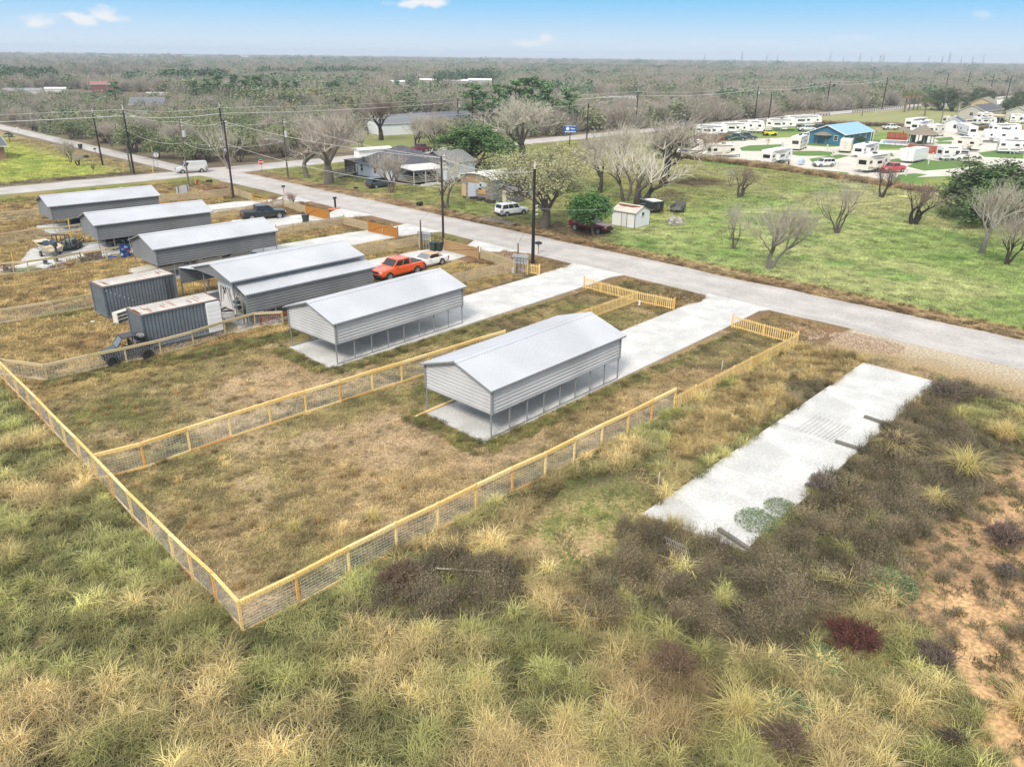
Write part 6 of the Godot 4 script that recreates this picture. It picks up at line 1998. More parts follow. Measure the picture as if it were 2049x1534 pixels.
	for k in 26: jk.box(Vector3(rf(-0.5, 0.5), rf(0.05, 0.3), rf(-3.2, 3.2)), Vector3(rf(0.2, 0.7), rf(0.1, 0.4), rf(0.2, 0.8)), Basis(Vector3.UP, rf(0, 3)))
	var j := put("junk", jk, mat(px(70, 60, 54), 0.9))
	j.position = Vector3(83.0, 0, -88.6)
	tag(j, "dark junk piled along the front of the patched shed", "scrap", "", "stuff")
	# little grey shed
	o = thing("grey_shed", "small grey plank shed with a pale door, right of the patched shed", "shed", Vector3(86.0, 0, -84.6))
	b = MB.new()
	b.extrude(PackedVector2Array([Vector2(-1.2, 0.1), Vector2(1.2, 0.1), Vector2(1.2, 1.9), Vector2(0, 2.5), Vector2(-1.2, 1.9)]), -1.6, 1.6)
	put("wall", b, mat(px(138, 134, 132), 0.9, "grain", 0.7), o).rotation.y = PI / 2
	for k in 10:
		b = MB.new()
		b.box(Vector3(-1.62, 1.05, -1.08 + k * 0.24), Vector3(0.03, 1.85, 0.225))
		put("plank", b, mat([px(140, 136, 134), px(126, 122, 120)][k % 2], 0.9, "grain", 0.7), o)
	b = MB.new()
	b.box(Vector3(-1.66, 1.0, 0.1), Vector3(0.05, 1.75, 0.8))
	put("door", b, mat(px(214, 210, 190), 0.7), o)
	for s in [-1.0, 1.0]:
		b = MB.new()
		b.quad(Vector3(-1.8, 1.8, s * 1.4), Vector3(1.8, 1.8, s * 1.4), Vector3(1.8, 2.56, 0), Vector3(-1.8, 2.56, 0))
		put("roof", b, mat(px(120, 118, 116), 0.9), o)
	# white shed with a rusty roof
	o = thing("white_shed", "white board shed with a rust-streaked roof behind the round green tree", "shed", Vector3(84.9, 0, -61.0), 0.05)
	put("wall", lap_siding(-1.75, 1.75, -1.8, 1.8, 0.12, 2.1, 0.18), mat(px(232, 234, 236, 1.25), 0.7), o)
	b = MB.new()
	for k in 4:
		var yy := 2.1 + k * 0.16
		b.box(Vector3(0, yy + 0.08, 1.79), Vector3(3.5 * (1.0 - (k + 0.5) / 4.2), 0.155, 0.03))
		b.box(Vector3(0, yy + 0.08, -1.79), Vector3(3.5 * (1.0 - (k + 0.5) / 4.2), 0.155, 0.03))
	put("gable_boards", b, mat(px(232, 234, 236, 1.25), 0.7), o).set_meta("kind", "stuff")
	for s in [-1.0, 1.0]:
		b = MB.new()
		b.quad(Vector3(s * 1.95, 2.06, -1.95), Vector3(s * 1.95, 2.06, 1.95), Vector3(0, 2.82, 1.95), Vector3(0, 2.82, -1.95))
		b.quad(Vector3(s * 1.95, 2.0, 1.95), Vector3(s * 1.95, 2.0, -1.95), Vector3(0, 2.76, -1.95), Vector3(0, 2.76, 1.95))
		put("roof", b, mat(px(222, 212, 200), 0.7, "blotch", 0.5), o)
		b = MB.new()
		for k in 3: b.quad(Vector3(s * (0.25 + k * 0.1), 2.83 - (0.25 + k * 0.1) * 0.39, -1.9 + k * 0.4), Vector3(s * (0.25 + k * 0.1), 2.83 - (0.25 + k * 0.1) * 0.39, 1.7 - k * 0.5), Vector3(s * (0.5 + k * 0.12), 2.83 - (0.5 + k * 0.12) * 0.39, 1.5 - k * 0.3), Vector3(s * (0.5 + k * 0.12), 2.83 - (0.5 + k * 0.12) * 0.39, -1.8 + k * 0.2))
		put("rust_streak", b, mat(px(164, 96, 66), 0.9, "soil", 0.8), o)
	b = MB.new()
	for z in [-0.3, 0.55]: b.box(Vector3(-1.8, 1.05, z), Vector3(0.05, 1.9, 0.06))
	b.box(Vector3(-1.8, 2.0, 0.12), Vector3(0.05, 0.06, 0.9)); b.box(Vector3(-1.8, 1.05, 1.8), Vector3(0.06, 2.0, 0.08))
	put("door_frame", b, mat(px(112, 76, 62), 0.8), o)
	b = MB.new()
	b.box(Vector3(-1.79, 1.05, 0.12), Vector3(0.03, 1.86, 0.78))
	put("door", b, mat(px(226, 228, 230), 0.7), o)
	window_on(o, Vector3(0.0, 1.75, 1.82), Vector3(0, 0, 1), 0.6, 0.55, px(226, 226, 226), false)
	# trailers and heaps on the meadow
	caravan("small black enclosed trailer behind the white shed", Vector3(95.2, 0, -64.9), 1.2, 3.6, 1.8, 1.75, "cargo", [Color(0.02, 0.024, 0.026), Color(0.02, 0.02, 0.02), Color(0.1, 0.1, 0.1)])
	var ut := thing("utility_trailer", "grey mesh-sided open trailer right of the black enclosed trailer", "trailer", Vector3(97.97, 0, -62.12), 0.3)
	b = MB.new()
	b.box(Vector3(0, 0.55, 0), Vector3(2.8, 0.08, 1.6))
	for z in [-0.8, 0.8]:
		b.box(Vector3(0, 0.85, z), Vector3(2.8, 0.5, 0.03))
	b.box(Vector3(1.4, 1.0, 0), Vector3(0.03, 0.9, 1.6)); b.bar(Vector3(-1.4, 0.5, 0), Vector3(-2.5, 0.5, 0), 0.08, 0.08)
	put("bed", b, mat(px(110, 108, 104), 0.7), ut)
	for z in [-0.92, 0.92]: wheel(ut, Vector3(0, 0.33, z), 0.33, 0.2)
	for q in [[Vector3(90.47, 0, -57.51), "scrap heap with white sheets and a steel frame on the meadow", px(196, 190, 184), 1.7, "scrap_heap", 40], [Vector3(109.47, 0, -70.74), "long heap of cut grey branches under the bare trees", px(112, 98, 86), 4.6, "brush_heap", 0]]:
		var hp := MB.new()
		var rr: float = q[3]
		for k in 170:
			var an := rf(0, TAU)
			var rad := rr * sqrt(rng.randf())
			var hh := 1.0 * (1.0 - rad / rr)
			var p0 := Vector3(cos(an) * rad, 0.08 + hh * rng.randf(), sin(an) * rad * 0.5)
			var d := Vector3(rf(-1, 1), rf(-0.25, 0.4), rf(-1, 1)).normalized() * rf(0.5, 1.5)
			hp.tube([p0, p0 + d], [rf(0.02, 0.05), 0.012], 3)
		for k in q[5]: hp.box(Vector3(rf(-rr, rr) * 0.7, rf(0.1, 0.6), rf(-0.8, 0.8)), Vector3(rf(0.1, 0.6), rf(0.05, 0.4), rf(0.1, 0.6)), Basis(Vector3(rf(-1, 1), 1, rf(-1, 1)).normalized(), rf(0, 3)))
		if q[5] > 0:
			for k in 4: hp.rod(Vector3(-1.0 + k * 0.4, 0.3, -0.3), Vector3(0.0 + k * 0.4, 1.2, -0.5), 0.03, 4)
		var ho := put(q[4], hp, mat(q[2], 0.9))
		ho.position = q[0]; ho.rotation.y = 0.6
		tag(ho, q[1], "heap", "", "stuff")

# ---------------------------------------------------------------- the caravan park
func caravan_park() -> void:
	var lot := MB.new()
	lot.slab(pts([168.06, -109.81, 190.85, -116.17, 196.3, -111.71, 210.83, -110.61, 235.18, -102.55, 203.33, -80.37, 213.55, -71.83, 277.98, -90.06, 288.3, -81.89, 308.47, -65.92, 344.82, -37.14, 154.07, -13.52, 153.4, -37.07, 171.65, -46.94, 159.85, -53.66, 152.35, -50.95, 154.86, -65.29, 158.26, -72.11, 169.6, -82.24, 160, -88.06, 159.38, -93.35, 163.9, -104.91]), -0.02, 0.035)
	tag(setting("park_pavement", lot, mat(px(226, 220, 208, 1.3), 0.9, "blotch", 0.07)), "pale pavement of the caravan park", "pavement", "", "structure")
	var lawn := mat(px(112, 152, 60), 0.95, "soil", 0.4)
	for q in [pts([185.55, -101.16, 193.25, -102.57, 202.56, -98.14, 191.84, -91.43, 186.01, -90.51, 179.72, -97.2]), pts([187.78, -89.03, 195, -84.42, 194.83, -80.3, 186.29, -78.06, 180.68, -82.81, 181.96, -85.67]), pts([210.2, -95.18, 218.71, -95.12, 221.26, -87.79, 214.5, -83.4, 206.44, -86.89, 205.3, -92.61]), pts([176.78, -78.55, 191.3, -77.8, 190.06, -74.88, 179.23, -74.04, 171.01, -75.19]), pts([199.92, -71.89, 204.83, -70.51, 197.52, -67.27, 195.05, -69.35]), pts([189.17, -65.58, 194.05, -65.12, 188.57, -61.33, 184.5, -63.64]), pts([180.19, -58.42, 197.82, -60.67, 195.97, -57.38, 203.72, -50.75, 196.83, -47.39, 186.8, -49.52, 175.35, -53.28]), pts([165.02, -54.57, 169.69, -53.32, 170.17, -51.02, 155.05, -51.02, 155.3, -52.47]), pts([254.99, -76.67, 264.61, -74.79, 254.74, -71.17, 246.28, -72.57]), pts([243.3, -73.22, 249.2, -70.18, 241.38, -67.83, 238.56, -70.16]), pts([224.88, -83.11, 228.65, -73.32, 219.7, -72.77, 214.89, -79.89]), pts([159.96, -68.61, 160.21, -62.52, 155.1, -61.39, 153.45, -64.66]), pts([222.12, -55.98, 234.39, -54.43, 228.75, -47.61, 216.49, -44.8, 213.59, -52.36])]:
		var b := MB.new()
		b.slab(q, -0.01, 0.06)
		tag(setting("lawn_strip", b, lawn), "green strip of lawn between the pitches of the caravan park", "lawn", "lawn strips of the caravan park", "structure")
	var w0 := px(238, 238, 238, 1.2)
	var w1 := px(226, 222, 212, 1.2)
	var gy := px(120, 122, 124)
	var bk := px(58, 58, 60)
	var tn := px(172, 158, 140)
	var bl := px(92, 108, 130)
	# [label, one end and the other end of the side that faces the camera, kind, width, height, colours]
	var list := [
		["beige travel trailer with a black slide frame at the near left edge of the park", Vector3(160.88, 0, -94.52), Vector3(166.69, 0, -90.83), "trailer", 2.4, 2.9, [w1, bk, tn]],
		["white travel trailer with its slide out, motorbikes beside it", Vector3(158.98, 0, -78.82), Vector3(169.52, 0, -79.35), "trailer", 2.5, 3.0, [w0, gy, tn]],
		["white motorhome turning its dark rear window to the lawn strip", Vector3(191.03, 0, -87.74), Vector3(199.34, 0, -89.69), "bus", 2.5, 3.3, [w1, bk, gy]],
		["leftmost white fifth-wheel caravan of the back row", Vector3(202.53, 0, -124.93), Vector3(205.88, 0, -116.5), "fifth", 2.4, 3.4, [w0, gy, bl]],
		["white caravan with a blue stripe behind the dark pickup", Vector3(215.54, 0, -124.45), Vector3(219.71, 0, -117.02), "fifth", 2.4, 3.5, [w0, bl, gy]],
		["tall plain white caravan left of the yellow jeep", Vector3(226.7, 0, -121.85), Vector3(229.61, 0, -117.39), "trailer", 2.5, 3.6, [w0, gy, gy]],
		["long white fifth-wheel caravan behind the yellow jeep", Vector3(239.95, 0, -122.47), Vector3(244.28, 0, -114.48), "fifth", 2.5, 3.6, [w0, bl, gy]],
		["long white caravan with a dark curve behind the white crew pickup", Vector3(258.74, 0, -124.65), Vector3(270.33, 0, -115.61), "fifth", 2.5, 3.7, [w0, bk, gy]],
		["white motorhome half behind the bare oak, left end of the park", Vector3(167.05, 0, -106.4), Vector3(169.73, 0, -102.76), "bus", 2.4, 2.7, [w1, gy, tn]],
		["white caravan with two side windows between the cargo trailers", Vector3(187.9, 0, -70.96), Vector3(198.71, 0, -71.55), "trailer", 2.5, 2.9, [w0, gy, gy]],
		["big white caravan with brown swirls and a wide dark rear window", Vector3(161.83, 0, -59.69), Vector3(170.32, 0, -58.64), "fifth", 2.6, 3.5, [w1, px(110, 98, 88), gy]],
		["upper white caravan of the pair behind the thatched gazebo", Vector3(285.62, 0, -93.61), Vector3(299.59, 0, -92.78), "trailer", 2.5, 3.2, [w0, gy, bk]],
		["lower white caravan of the pair behind the thatched gazebo", Vector3(270.77, 0, -86.71), Vector3(285.87, 0, -86.17), "fifth", 2.5, 3.4, [w0, gy, bl]],
		["beige coach with a brown mural behind the thatched gazebo", Vector3(259.98, 0, -78.53), Vector3(266.38, 0, -77.43), "bus", 2.6, 3.4, [w1, px(150, 116, 96), tn]],
		["white and teal caravan with a black front mask", Vector3(266.68, 0, -71.13), Vector3(278.34, 0, -78.47), "fifth", 2.5, 3.4, [w0, px(60, 92, 98), bk]],
		["big beige fifth-wheel caravan behind the white motorhome", Vector3(223.63, 0, -61.93), Vector3(223.19, 0, -56.5), "fifth", 2.5, 3.5, [w1, tn, tn]],
		["white motorhome with a black awning side, beside the white pickup", Vector3(196.78, 0, -56.68), Vector3(200.06, 0, -53.88), "cab", 2.5, 3.2, [w0, bk, gy]],
		["very long white fifth-wheel caravan at the right edge", Vector3(259.33, 0, -53.05), Vector3(251.71, 0, -62.79), "fifth", 2.5, 3.6, [w0, gy, gy]],
		["white caravan with a row of dark windows at the right edge, nearest row", Vector3(224.69, 0, -52.42), Vector3(227.49, 0, -45.93), "fifth", 2.6, 3.5, [w0, bk, gy]],
		["white caravan with dark curves behind the long fifth wheel", Vector3(282.37, 0, -68.77), Vector3(287.96, 0, -62.16), "fifth", 2.5, 3.4, [w0, bk, gy]],
		["white caravan in front of the grey house, upper of two", Vector3(345.12, 0, -88.86), Vector3(348.97, 0, -85.93), "trailer", 2.5, 3.2, [w0, gy, gy]],
		["low white caravan in front of the grey house, lower of two", Vector3(321.5, 0, -83.75), Vector3(327.69, 0, -78.95), "trailer", 2.5, 2.8, [w0, gy, gy]],
		["white motorhome at the far right edge beside the tan carport roof", Vector3(342.92, 0, -78.54), Vector3(344.72, 0, -74.24), "cab", 2.5, 3.3, [w0, bk, gy]],
		["small white caravan left of the white porch building", Vector3(317.27, 0, -92.57), Vector3(321.16, 0, -89.56), "trailer", 2.4, 2.8, [w1, gy, gy]],
		["white enclosed cargo trailer with black lettering, near row", Vector3(185.71, 0, -59.18), Vector3(194.66, 0, -59.09), "cargo", 2.6, 3.0, [w0, gy, gy]],
		["tall white cargo trailer standing end-on by the thatched shelter", Vector3(195.47, 0, -77), Vector3(203.94, 0, -79.86), "cargo", 2.6, 3.1, [w1, gy, gy]],
	]
	for q in list:
		var a: Vector3 = q[1]
		var b: Vector3 = q[2]
		var d := (b - a)
		var l := clampf(d.length(), 5.2, 12.5)
		d = d.normalized()
		var n := Vector3(d.z, 0, -d.x)
		if n.dot(a) < 0.0: n = -n
		var dims := l
		if q[0].begins_with("tall white cargo"): dims = 6.0
		caravan(q[0], a + d * (dims * 0.5) + n * (q[4] * 0.5), heading(a, b), dims, q[4], q[5], q[3], q[6])
	var cars := [["pickup", "dark green pickup truck in front of the leftmost caravan", Vector3(200.95, 0, -113.18), Vector3(202.9, 0, -109.81), px(36, 74, 66)], ["pickup", "dark grey pickup truck right of the green one", Vector3(206.28, 0, -112.47), Vector3(207.55, 0, -109.61), px(66, 72, 80)], ["jeep", "bright yellow off-road car in the caravan park", Vector3(221.7, 0, -113.4), Vector3(225.08, 0, -110.68), px(226, 226, 30, 1.2)],
		["pickup", "white crew cab pickup truck in front of the long caravan", Vector3(245.33, 0, -113.65), Vector3(249.52, 0, -110.33), px(236, 238, 240)], ["suv", "white estate car left of the thatched shelter", Vector3(220.72, 0, -100.72), Vector3(223.62, 0, -98.36), px(232, 234, 238)], ["suv", "white estate car parked nose-left at the near edge of the park", Vector3(166.9, 0, -68.8), Vector3(163.94, 0, -70.3), px(236, 238, 240)],
		["pickup", "bright red pickup truck right of the big caravan with swirls", Vector3(169.36, 0, -55.53), Vector3(165.74, 0, -56.76), px(206, 60, 62)], ["pickup", "white pickup truck beyond the blue roof", Vector3(273.86, 0, -98.03), Vector3(278.42, 0, -94.44), px(238, 240, 240)], ["pickup", "white pickup truck turning its tail to the camera by the motorhome", Vector3(200.48, 0, -52.33), Vector3(211.86, 0, -55.13), px(226, 228, 226)],
		["suv", "dark car under the tan carport roof at the far right", Vector3(344.83, 0, -83), Vector3(347.14, 0, -81.23), px(70, 62, 62)], ["suv", "white car in front of the grey blue roof in the park", Vector3(321.64, 0, -86.4), Vector3(323.82, 0, -84.72), px(232, 232, 232)], ["suv", "black car right of the longest back-row caravan", Vector3(255.34, 0, -112.64), Vector3(261.06, 0, -110.51), px(40, 44, 50)]]
	for q in cars:
		var d: Vector3 = (q[3] - q[2]).normalized()
		var n := Vector3(d.z, 0, -d.x)
		if n.dot(q[2]) < 0.0: n = -n
		vehicle(q[0], q[1], (q[2] + q[3]) * 0.5 + n * 0.95, heading(q[2], q[3]), q[4])
	motorbike("black motorbike by the near white travel trailer, left of two", Vector3(163.07, 0, -78.6), 0.2, Color(0.02, 0.02, 0.02))
	motorbike("orange motorbike by the near white travel trailer, right of two", Vector3(162.71, 0, -76.71), 0.5, px(210, 120, 50))
	var cv := MB.new()
	cv.loft([[Vector3(-0.7, 0.3, -0.5), Vector3(-0.7, 0.3, 0.5), Vector3(0.7, 0.3, 0.5), Vector3(0.7, 0.3, -0.5)], [Vector3(-0.6, 1.0, -0.45), Vector3(-0.6, 1.0, 0.45), Vector3(0.6, 1.1, 0.45), Vector3(0.6, 1.1, -0.45)], [Vector3(-0.35, 1.35, -0.2), Vector3(-0.35, 1.35, 0.2), Vector3(0.35, 1.45, 0.2), Vector3(0.35, 1.45, -0.2)]])
	var cvo := put("covered_grill", cv, mat(px(186, 204, 222), 0.7))
	cvo.position = Vector3(164.81, 0, -74.9)
	tag(cvo, "pale blue covered grill on the near pitch", "grill")
	# blue hall
	var o := gable_building("blue_hall", "bright blue hall with a light blue metal roof and white trim", Vector3(221.5, 0, -90.6), 0.0, 18.5, 9.6, 3.0, 4.9, mat(px(58, 120, 150), 0.6), mat(px(136, 184, 218, 1.2), 0.4), mat(px(236, 238, 238, 1.2), 0.5), 0.6)
	for x in [-6.0, -3.0, 1.0, 5.0]: window_on(o, Vector3(x, 1.6, 4.82), Vector3(0, 0, 1), 1.0, 1.1, px(232, 232, 232))
	window_on(o, Vector3(-9.27, 1.8, 2.6), Vector3(-1, 0, 0), 1.0, 1.2, px(232, 232, 232))
	for z in [-4.75, 4.75]:
		var b := MB.new()
		b.box(Vector3(-9.27, 1.5, z), Vector3(0.12, 3.0, 0.16))
		put("corner_board", b, mat(px(234, 236, 236), 0.5), o)
	for x in [7.0, 8.8]:
		var b := MB.new()
		b.box(Vector3(x, 1.4, 5.6), Vector3(0.14, 2.8, 0.14))
		put("porch_post", b, mat(px(234, 236, 236), 0.5), o)
	# thatched shelters
	thatch("wide thatched shelter left of the tall cargo trailer", Vector3(214.69, 0, -91.48), 4.6, 3.0, 2.5, 4.0, 6)
	thatch("small thatched parasol in front of the blue hall", Vector3(233.54, 0, -86.6), 1.5, 1.5, 2.3, 3.4, 1)
	thatch("small thatched parasol behind the red wooden wall", Vector3(247.22, 0, -82.97), 1.9, 1.9, 2.4, 3.5, 1)
	thatch("big thatched gazebo with green curtains beside the pool", Vector3(234.28, 0, -73.67), 4.0, 4.0, 2.7, 5.0, 6)
	for q in [["red wooden wall behind the pool", Vector3(240.95, 0, -85.2), Vector3(242.74, 0, -80.01), 2.0], ["red wooden wall behind the near cargo trailer", Vector3(210.18, 0, -68.84), Vector3(210.6, 0, -61.53), 1.9], ["low red rail fence by the leftmost caravan", Vector3(179.66, 0, -111.43), Vector3(193.43, 0, -110.65), 1.2]]:
		var f := thing("board_fence", q[0], "fence", q[1], heading(q[1], q[2]))
		var l: float = (q[2] - q[1]).length()
		var n := int(l / (0.45 if q[3] > 1.5 else 2.0))
		for k in n:
			var b := MB.new()
			b.box(Vector3((k + 0.5) * l / n, q[3] * 0.5, 0), Vector3(l / n - 0.03 if q[3] > 1.5 else 0.12, q[3], 0.06))
			put("board", b, mat([px(168, 84, 62), px(156, 76, 58), px(178, 92, 70)][k % 3], 0.8), f)
		var r := MB.new()
		for y in [0.35, 0.7, q[3] - 0.1]: r.box(Vector3(l * 0.5, y, 0.06), Vector3(l, 0.12, 0.05))
		put("rails", r, mat(px(160, 80, 60), 0.8), f).set_meta("kind", "stuff")
	# pool
	var pool := MB.new()
	pool.slab(pts([224.92, -81.38, 238.98, -85.87, 241.08, -78.62, 226.16, -73.75]), -0.02, 0.1)
	tag(setting("pool_deck", pool, mat(px(226, 220, 212), 0.8)), "pale deck round the swimming pool", "deck", "", "structure")
	var wt := MB.new()
	wt.slab(pts([227.83, -81.54, 235.8, -83.85, 238.6, -78.85, 229.71, -75.75]), 0.0, 0.115)
	tag(setting("pool_water", wt, mat(px(150, 214, 232, 1.2), 0.08)), "light blue water of the swimming pool", "water", "", "structure")
	var fa := Vector3(220.68, 0, -79.9)
	var fb := Vector3(222.89, 0, -73.25)
	var pf := thing("pool_fence", "thin grey fence in front of the swimming pool", "fence", fa, heading(fa, fb))
	var fl := (fb - fa).length()
	for k in 6:
		var b := MB.new()
		b.rod(Vector3(fl * k / 5.0, 0, 0), Vector3(fl * k / 5.0, 1.4, 0), 0.05, 5)
		put("post", b, mat(px(110, 112, 112), 0.6), pf)
	var rb := MB.new()
	for y in [0.3, 1.35]: rb.rod(Vector3(0, y, 0), Vector3(fl, y, 0), 0.03, 4)
	put("rails", rb, mat(px(110, 112, 112), 0.6), pf).set_meta("kind", "stuff")
	# service posts on the pitches
	var ps := [Vector3(197.62, 0, -83.67), Vector3(185.85, 0, -77.14), Vector3(187.56, 0, -56.47), Vector3(164.52, 0, -53.16), Vector3(199.31, 0, -59.4), Vector3(194.21, 0, -93.96), Vector3(164.43, 0, -66.77)]
	var at_ := ["on the lawn left of the tall cargo trailer", "on the lawn below the tall cargo trailer", "on the lawn right of the near cargo trailer", "on the lawn right of the red pickup", "on the lawn left of the white motorhome", "left of the motorhome with the dark rear window", "right of the nose-left white car"]
	for k in ps.size():
		var b := MB.new()
		b.box(Vector3(0, 0.6, 0), Vector3(0.3, 1.2, 0.22)); b.box(Vector3(0, 1.3, 0), Vector3(0.38, 0.2, 0.3))
		var s := put("service_post", b, mat(px(222, 222, 220), 0.6))
		s.position = ps[k]
		tag(s, "white service post " + at_[k], "service post", "white service posts on the pitches")
	# houses and low roofs behind the park
	var hs := gable_building("grey_house", "long grey house with a dark roof behind the park", Vector3(0, 0, 0), 0.0, 26.0, 9.0, 3.2, 5.2, mat(px(196, 190, 182), 0.8), mat(px(98, 98, 104), 0.9), mat(px(226, 226, 224), 0.6))
	hs.position = Vector3(362.5, 0, -91.77) + Vector3(8, 0, -4)
	for x in [-9.0, -3.0, 3.0]: window_on(hs, Vector3(x, 1.8, 4.52), Vector3(0, 0, 1), 1.2, 1.2, px(230, 230, 230))
	window_on(hs, Vector3(-13.02, 1.9, 0.0), Vector3(-1, 0, 0), 1.4, 1.2, px(230, 230, 230))
	hs = gable_building("tan_house", "tan house with a brown grey roof between the palms and the grey house", Vector3(410.22, 0, -100.84) + Vector3(12, 0, -8), 0.15, 20.0, 12.0, 3.2, 6.0, mat(px(200, 178, 140), 0.8), mat(px(150, 138, 124), 0.9), mat(px(200, 190, 176), 0.7))
	hs = gable_building("white_house", "white walled house cut off at the right edge", Vector3(365.65, 0, -79.56) + Vector3(12, 0, -3), 0.0, 16.0, 8.0, 3.0, 4.8, mat(px(206, 202, 196), 0.8), mat(px(150, 146, 144), 0.9), mat(px(226, 226, 224), 0.6))
	window_on(hs, Vector3(-8.02, 1.8, 0.5), Vector3(-1, 0, 0), 1.6, 1.2, px(230, 230, 230))
	hs = gable_building("porch_cabin", "small white cabin with a grey blue roof among the caravans", Vector3(285.84, 0, -79.22) + Vector3(5, 0, -3), 0.2, 10.0, 5.0, 2.9, 4.2, mat(px(226, 228, 228), 0.7), mat(px(96, 110, 124), 0.7), mat(px(232, 232, 232), 0.6))
	window_on(hs, Vector3(-5.02, 1.6, 0.8), Vector3(-1, 0, 0), 1.0, 1.0, px(60, 64, 70))
	for q in [["long low white roofed building behind the palms", Vector3(460.86, 0, -130.01), 40.0, 7.0, px(236, 236, 236, 1.25), px(210, 204, 196)], ["long white roofed building behind the dark oaks", Vector3(420.79, 0, -101.51), 36.0, 9.0, px(236, 234, 230, 1.25), px(214, 190, 150)]]:
		gable_building("long_building", q[0], q[1] + Vector3(10, 0, -6), 0.0, q[2], q[3], 3.4, 4.4, mat(q[5], 0.8), mat(q[4], 0.6), mat(px(220, 220, 216), 0.6))
	var cr := thing("open_carport", "tan flat carport roof on posts at the far right", "carport", Vector3(340.32, 0, -80.53) + Vector3(3, 0, -3))
	var b3 := MB.new()
	b3.box(Vector3(0, 2.7, 0), Vector3(8.0, 0.15, 5.5))
	put("roof", b3, mat(px(228, 210, 176), 0.7), cr)
	for x in [-3.8, 3.8]:
		for z in [-2.5, 2.5]:
			b3 = MB.new()
			b3.box(Vector3(x, 1.32, z), Vector3(0.12, 2.64, 0.12))
			put("post", b3, mat(px(200, 190, 170), 0.7), cr)
	# rail fences along the far road
	for q in [["grey guard rail fence along the far road, left part", Vector3(253.12, 0, -139.43), Vector3(329.41, 0, -140.82), px(128, 122, 112), 1.1, 26], ["grey guard rail fence along the far road, right part", Vector3(354.29, 0, -141.54), Vector3(423.51, 0, -143.2), px(122, 116, 108), 1.2, 24], ["white rail fence round the mown paddock, front side", Vector3(356.07, 0, -132.42), Vector3(413.6, 0, -133.34), px(220, 214, 200), 1.4, 16], ["brown rail fence beside the far road at the dry meadow", Vector3(292.81, 0, -160.86), Vector3(344.76, 0, -156.5), px(112, 96, 80), 1.5, 12]]:
		var f := thing("rail_fence", q[0], "fence", q[1], heading(q[1], q[2]))
		var l: float = (q[2] - q[1]).length()
		for k in q[5] + 1:
			var b := MB.new()
			b.box(Vector3(l * k / q[5], q[4] * 0.5, 0), Vector3(0.22, q[4], 0.2))
			put("post", b, mat(q[3], 0.8), f)
		var b4 := MB.new()
		for y in [q[4] * 0.5, q[4] * 0.93]: b4.box(Vector3(l * 0.5, y, 0.1), Vector3(l, 0.22, 0.06))
		put("rails", b4, mat(q[3], 0.8), f).set_meta("kind", "stuff")
	# big blue roadside sign
	var sg := thing("roadside_sign", "blue roadside sign with a white emblem and pale lines, on one brown pole", "sign", Vector3(150.87, 0, -128.5), -0.75)
	var b5 := MB.new()
	b5.rod(Vector3.ZERO, Vector3(0.1, 3.9, 0), 0.13, 8)
	put("pole", b5, mat(px(92, 74, 58), 0.9), sg)
	b5 = MB.new()
	b5.box(Vector3(0.1, 4.6, 0), Vector3(3.0, 1.6, 0.14))
	put("panel", b5, mat(px(24, 92, 176), 0.5), sg)
	b5 = MB.new()
	b5.box(Vector3(0.1, 3.98, 0.08), Vector3(2.7, 0.2, 0.02)); b5.box(Vector3(0.1, 5.33, 0.08), Vector3(2.8, 0.1, 0.02))
	put("white_line", b5, mat(px(230, 234, 240), 0.5), sg)
	b5 = MB.new()
	b5.tube([Vector3(-0.55, 4.7, 0.075), Vector3(-0.55, 4.7, 0.1)], [0.42, 0.42], 14)
	b5.box(Vector3(0.35, 4.7, 0.085), Vector3(0.22, 0.36, 0.02)); b5.box(Vector3(0.65, 4.66, 0.085), Vector3(0.2, 0.26, 0.02)); b5.box(Vector3(0.93, 4.66, 0.085), Vector3(0.2, 0.26, 0.02)); b5.box(Vector3(1.18, 4.66, 0.085), Vector3(0.14, 0.26, 0.02))
	put("emblem", b5, mat(px(236, 240, 244), 0.5), sg)

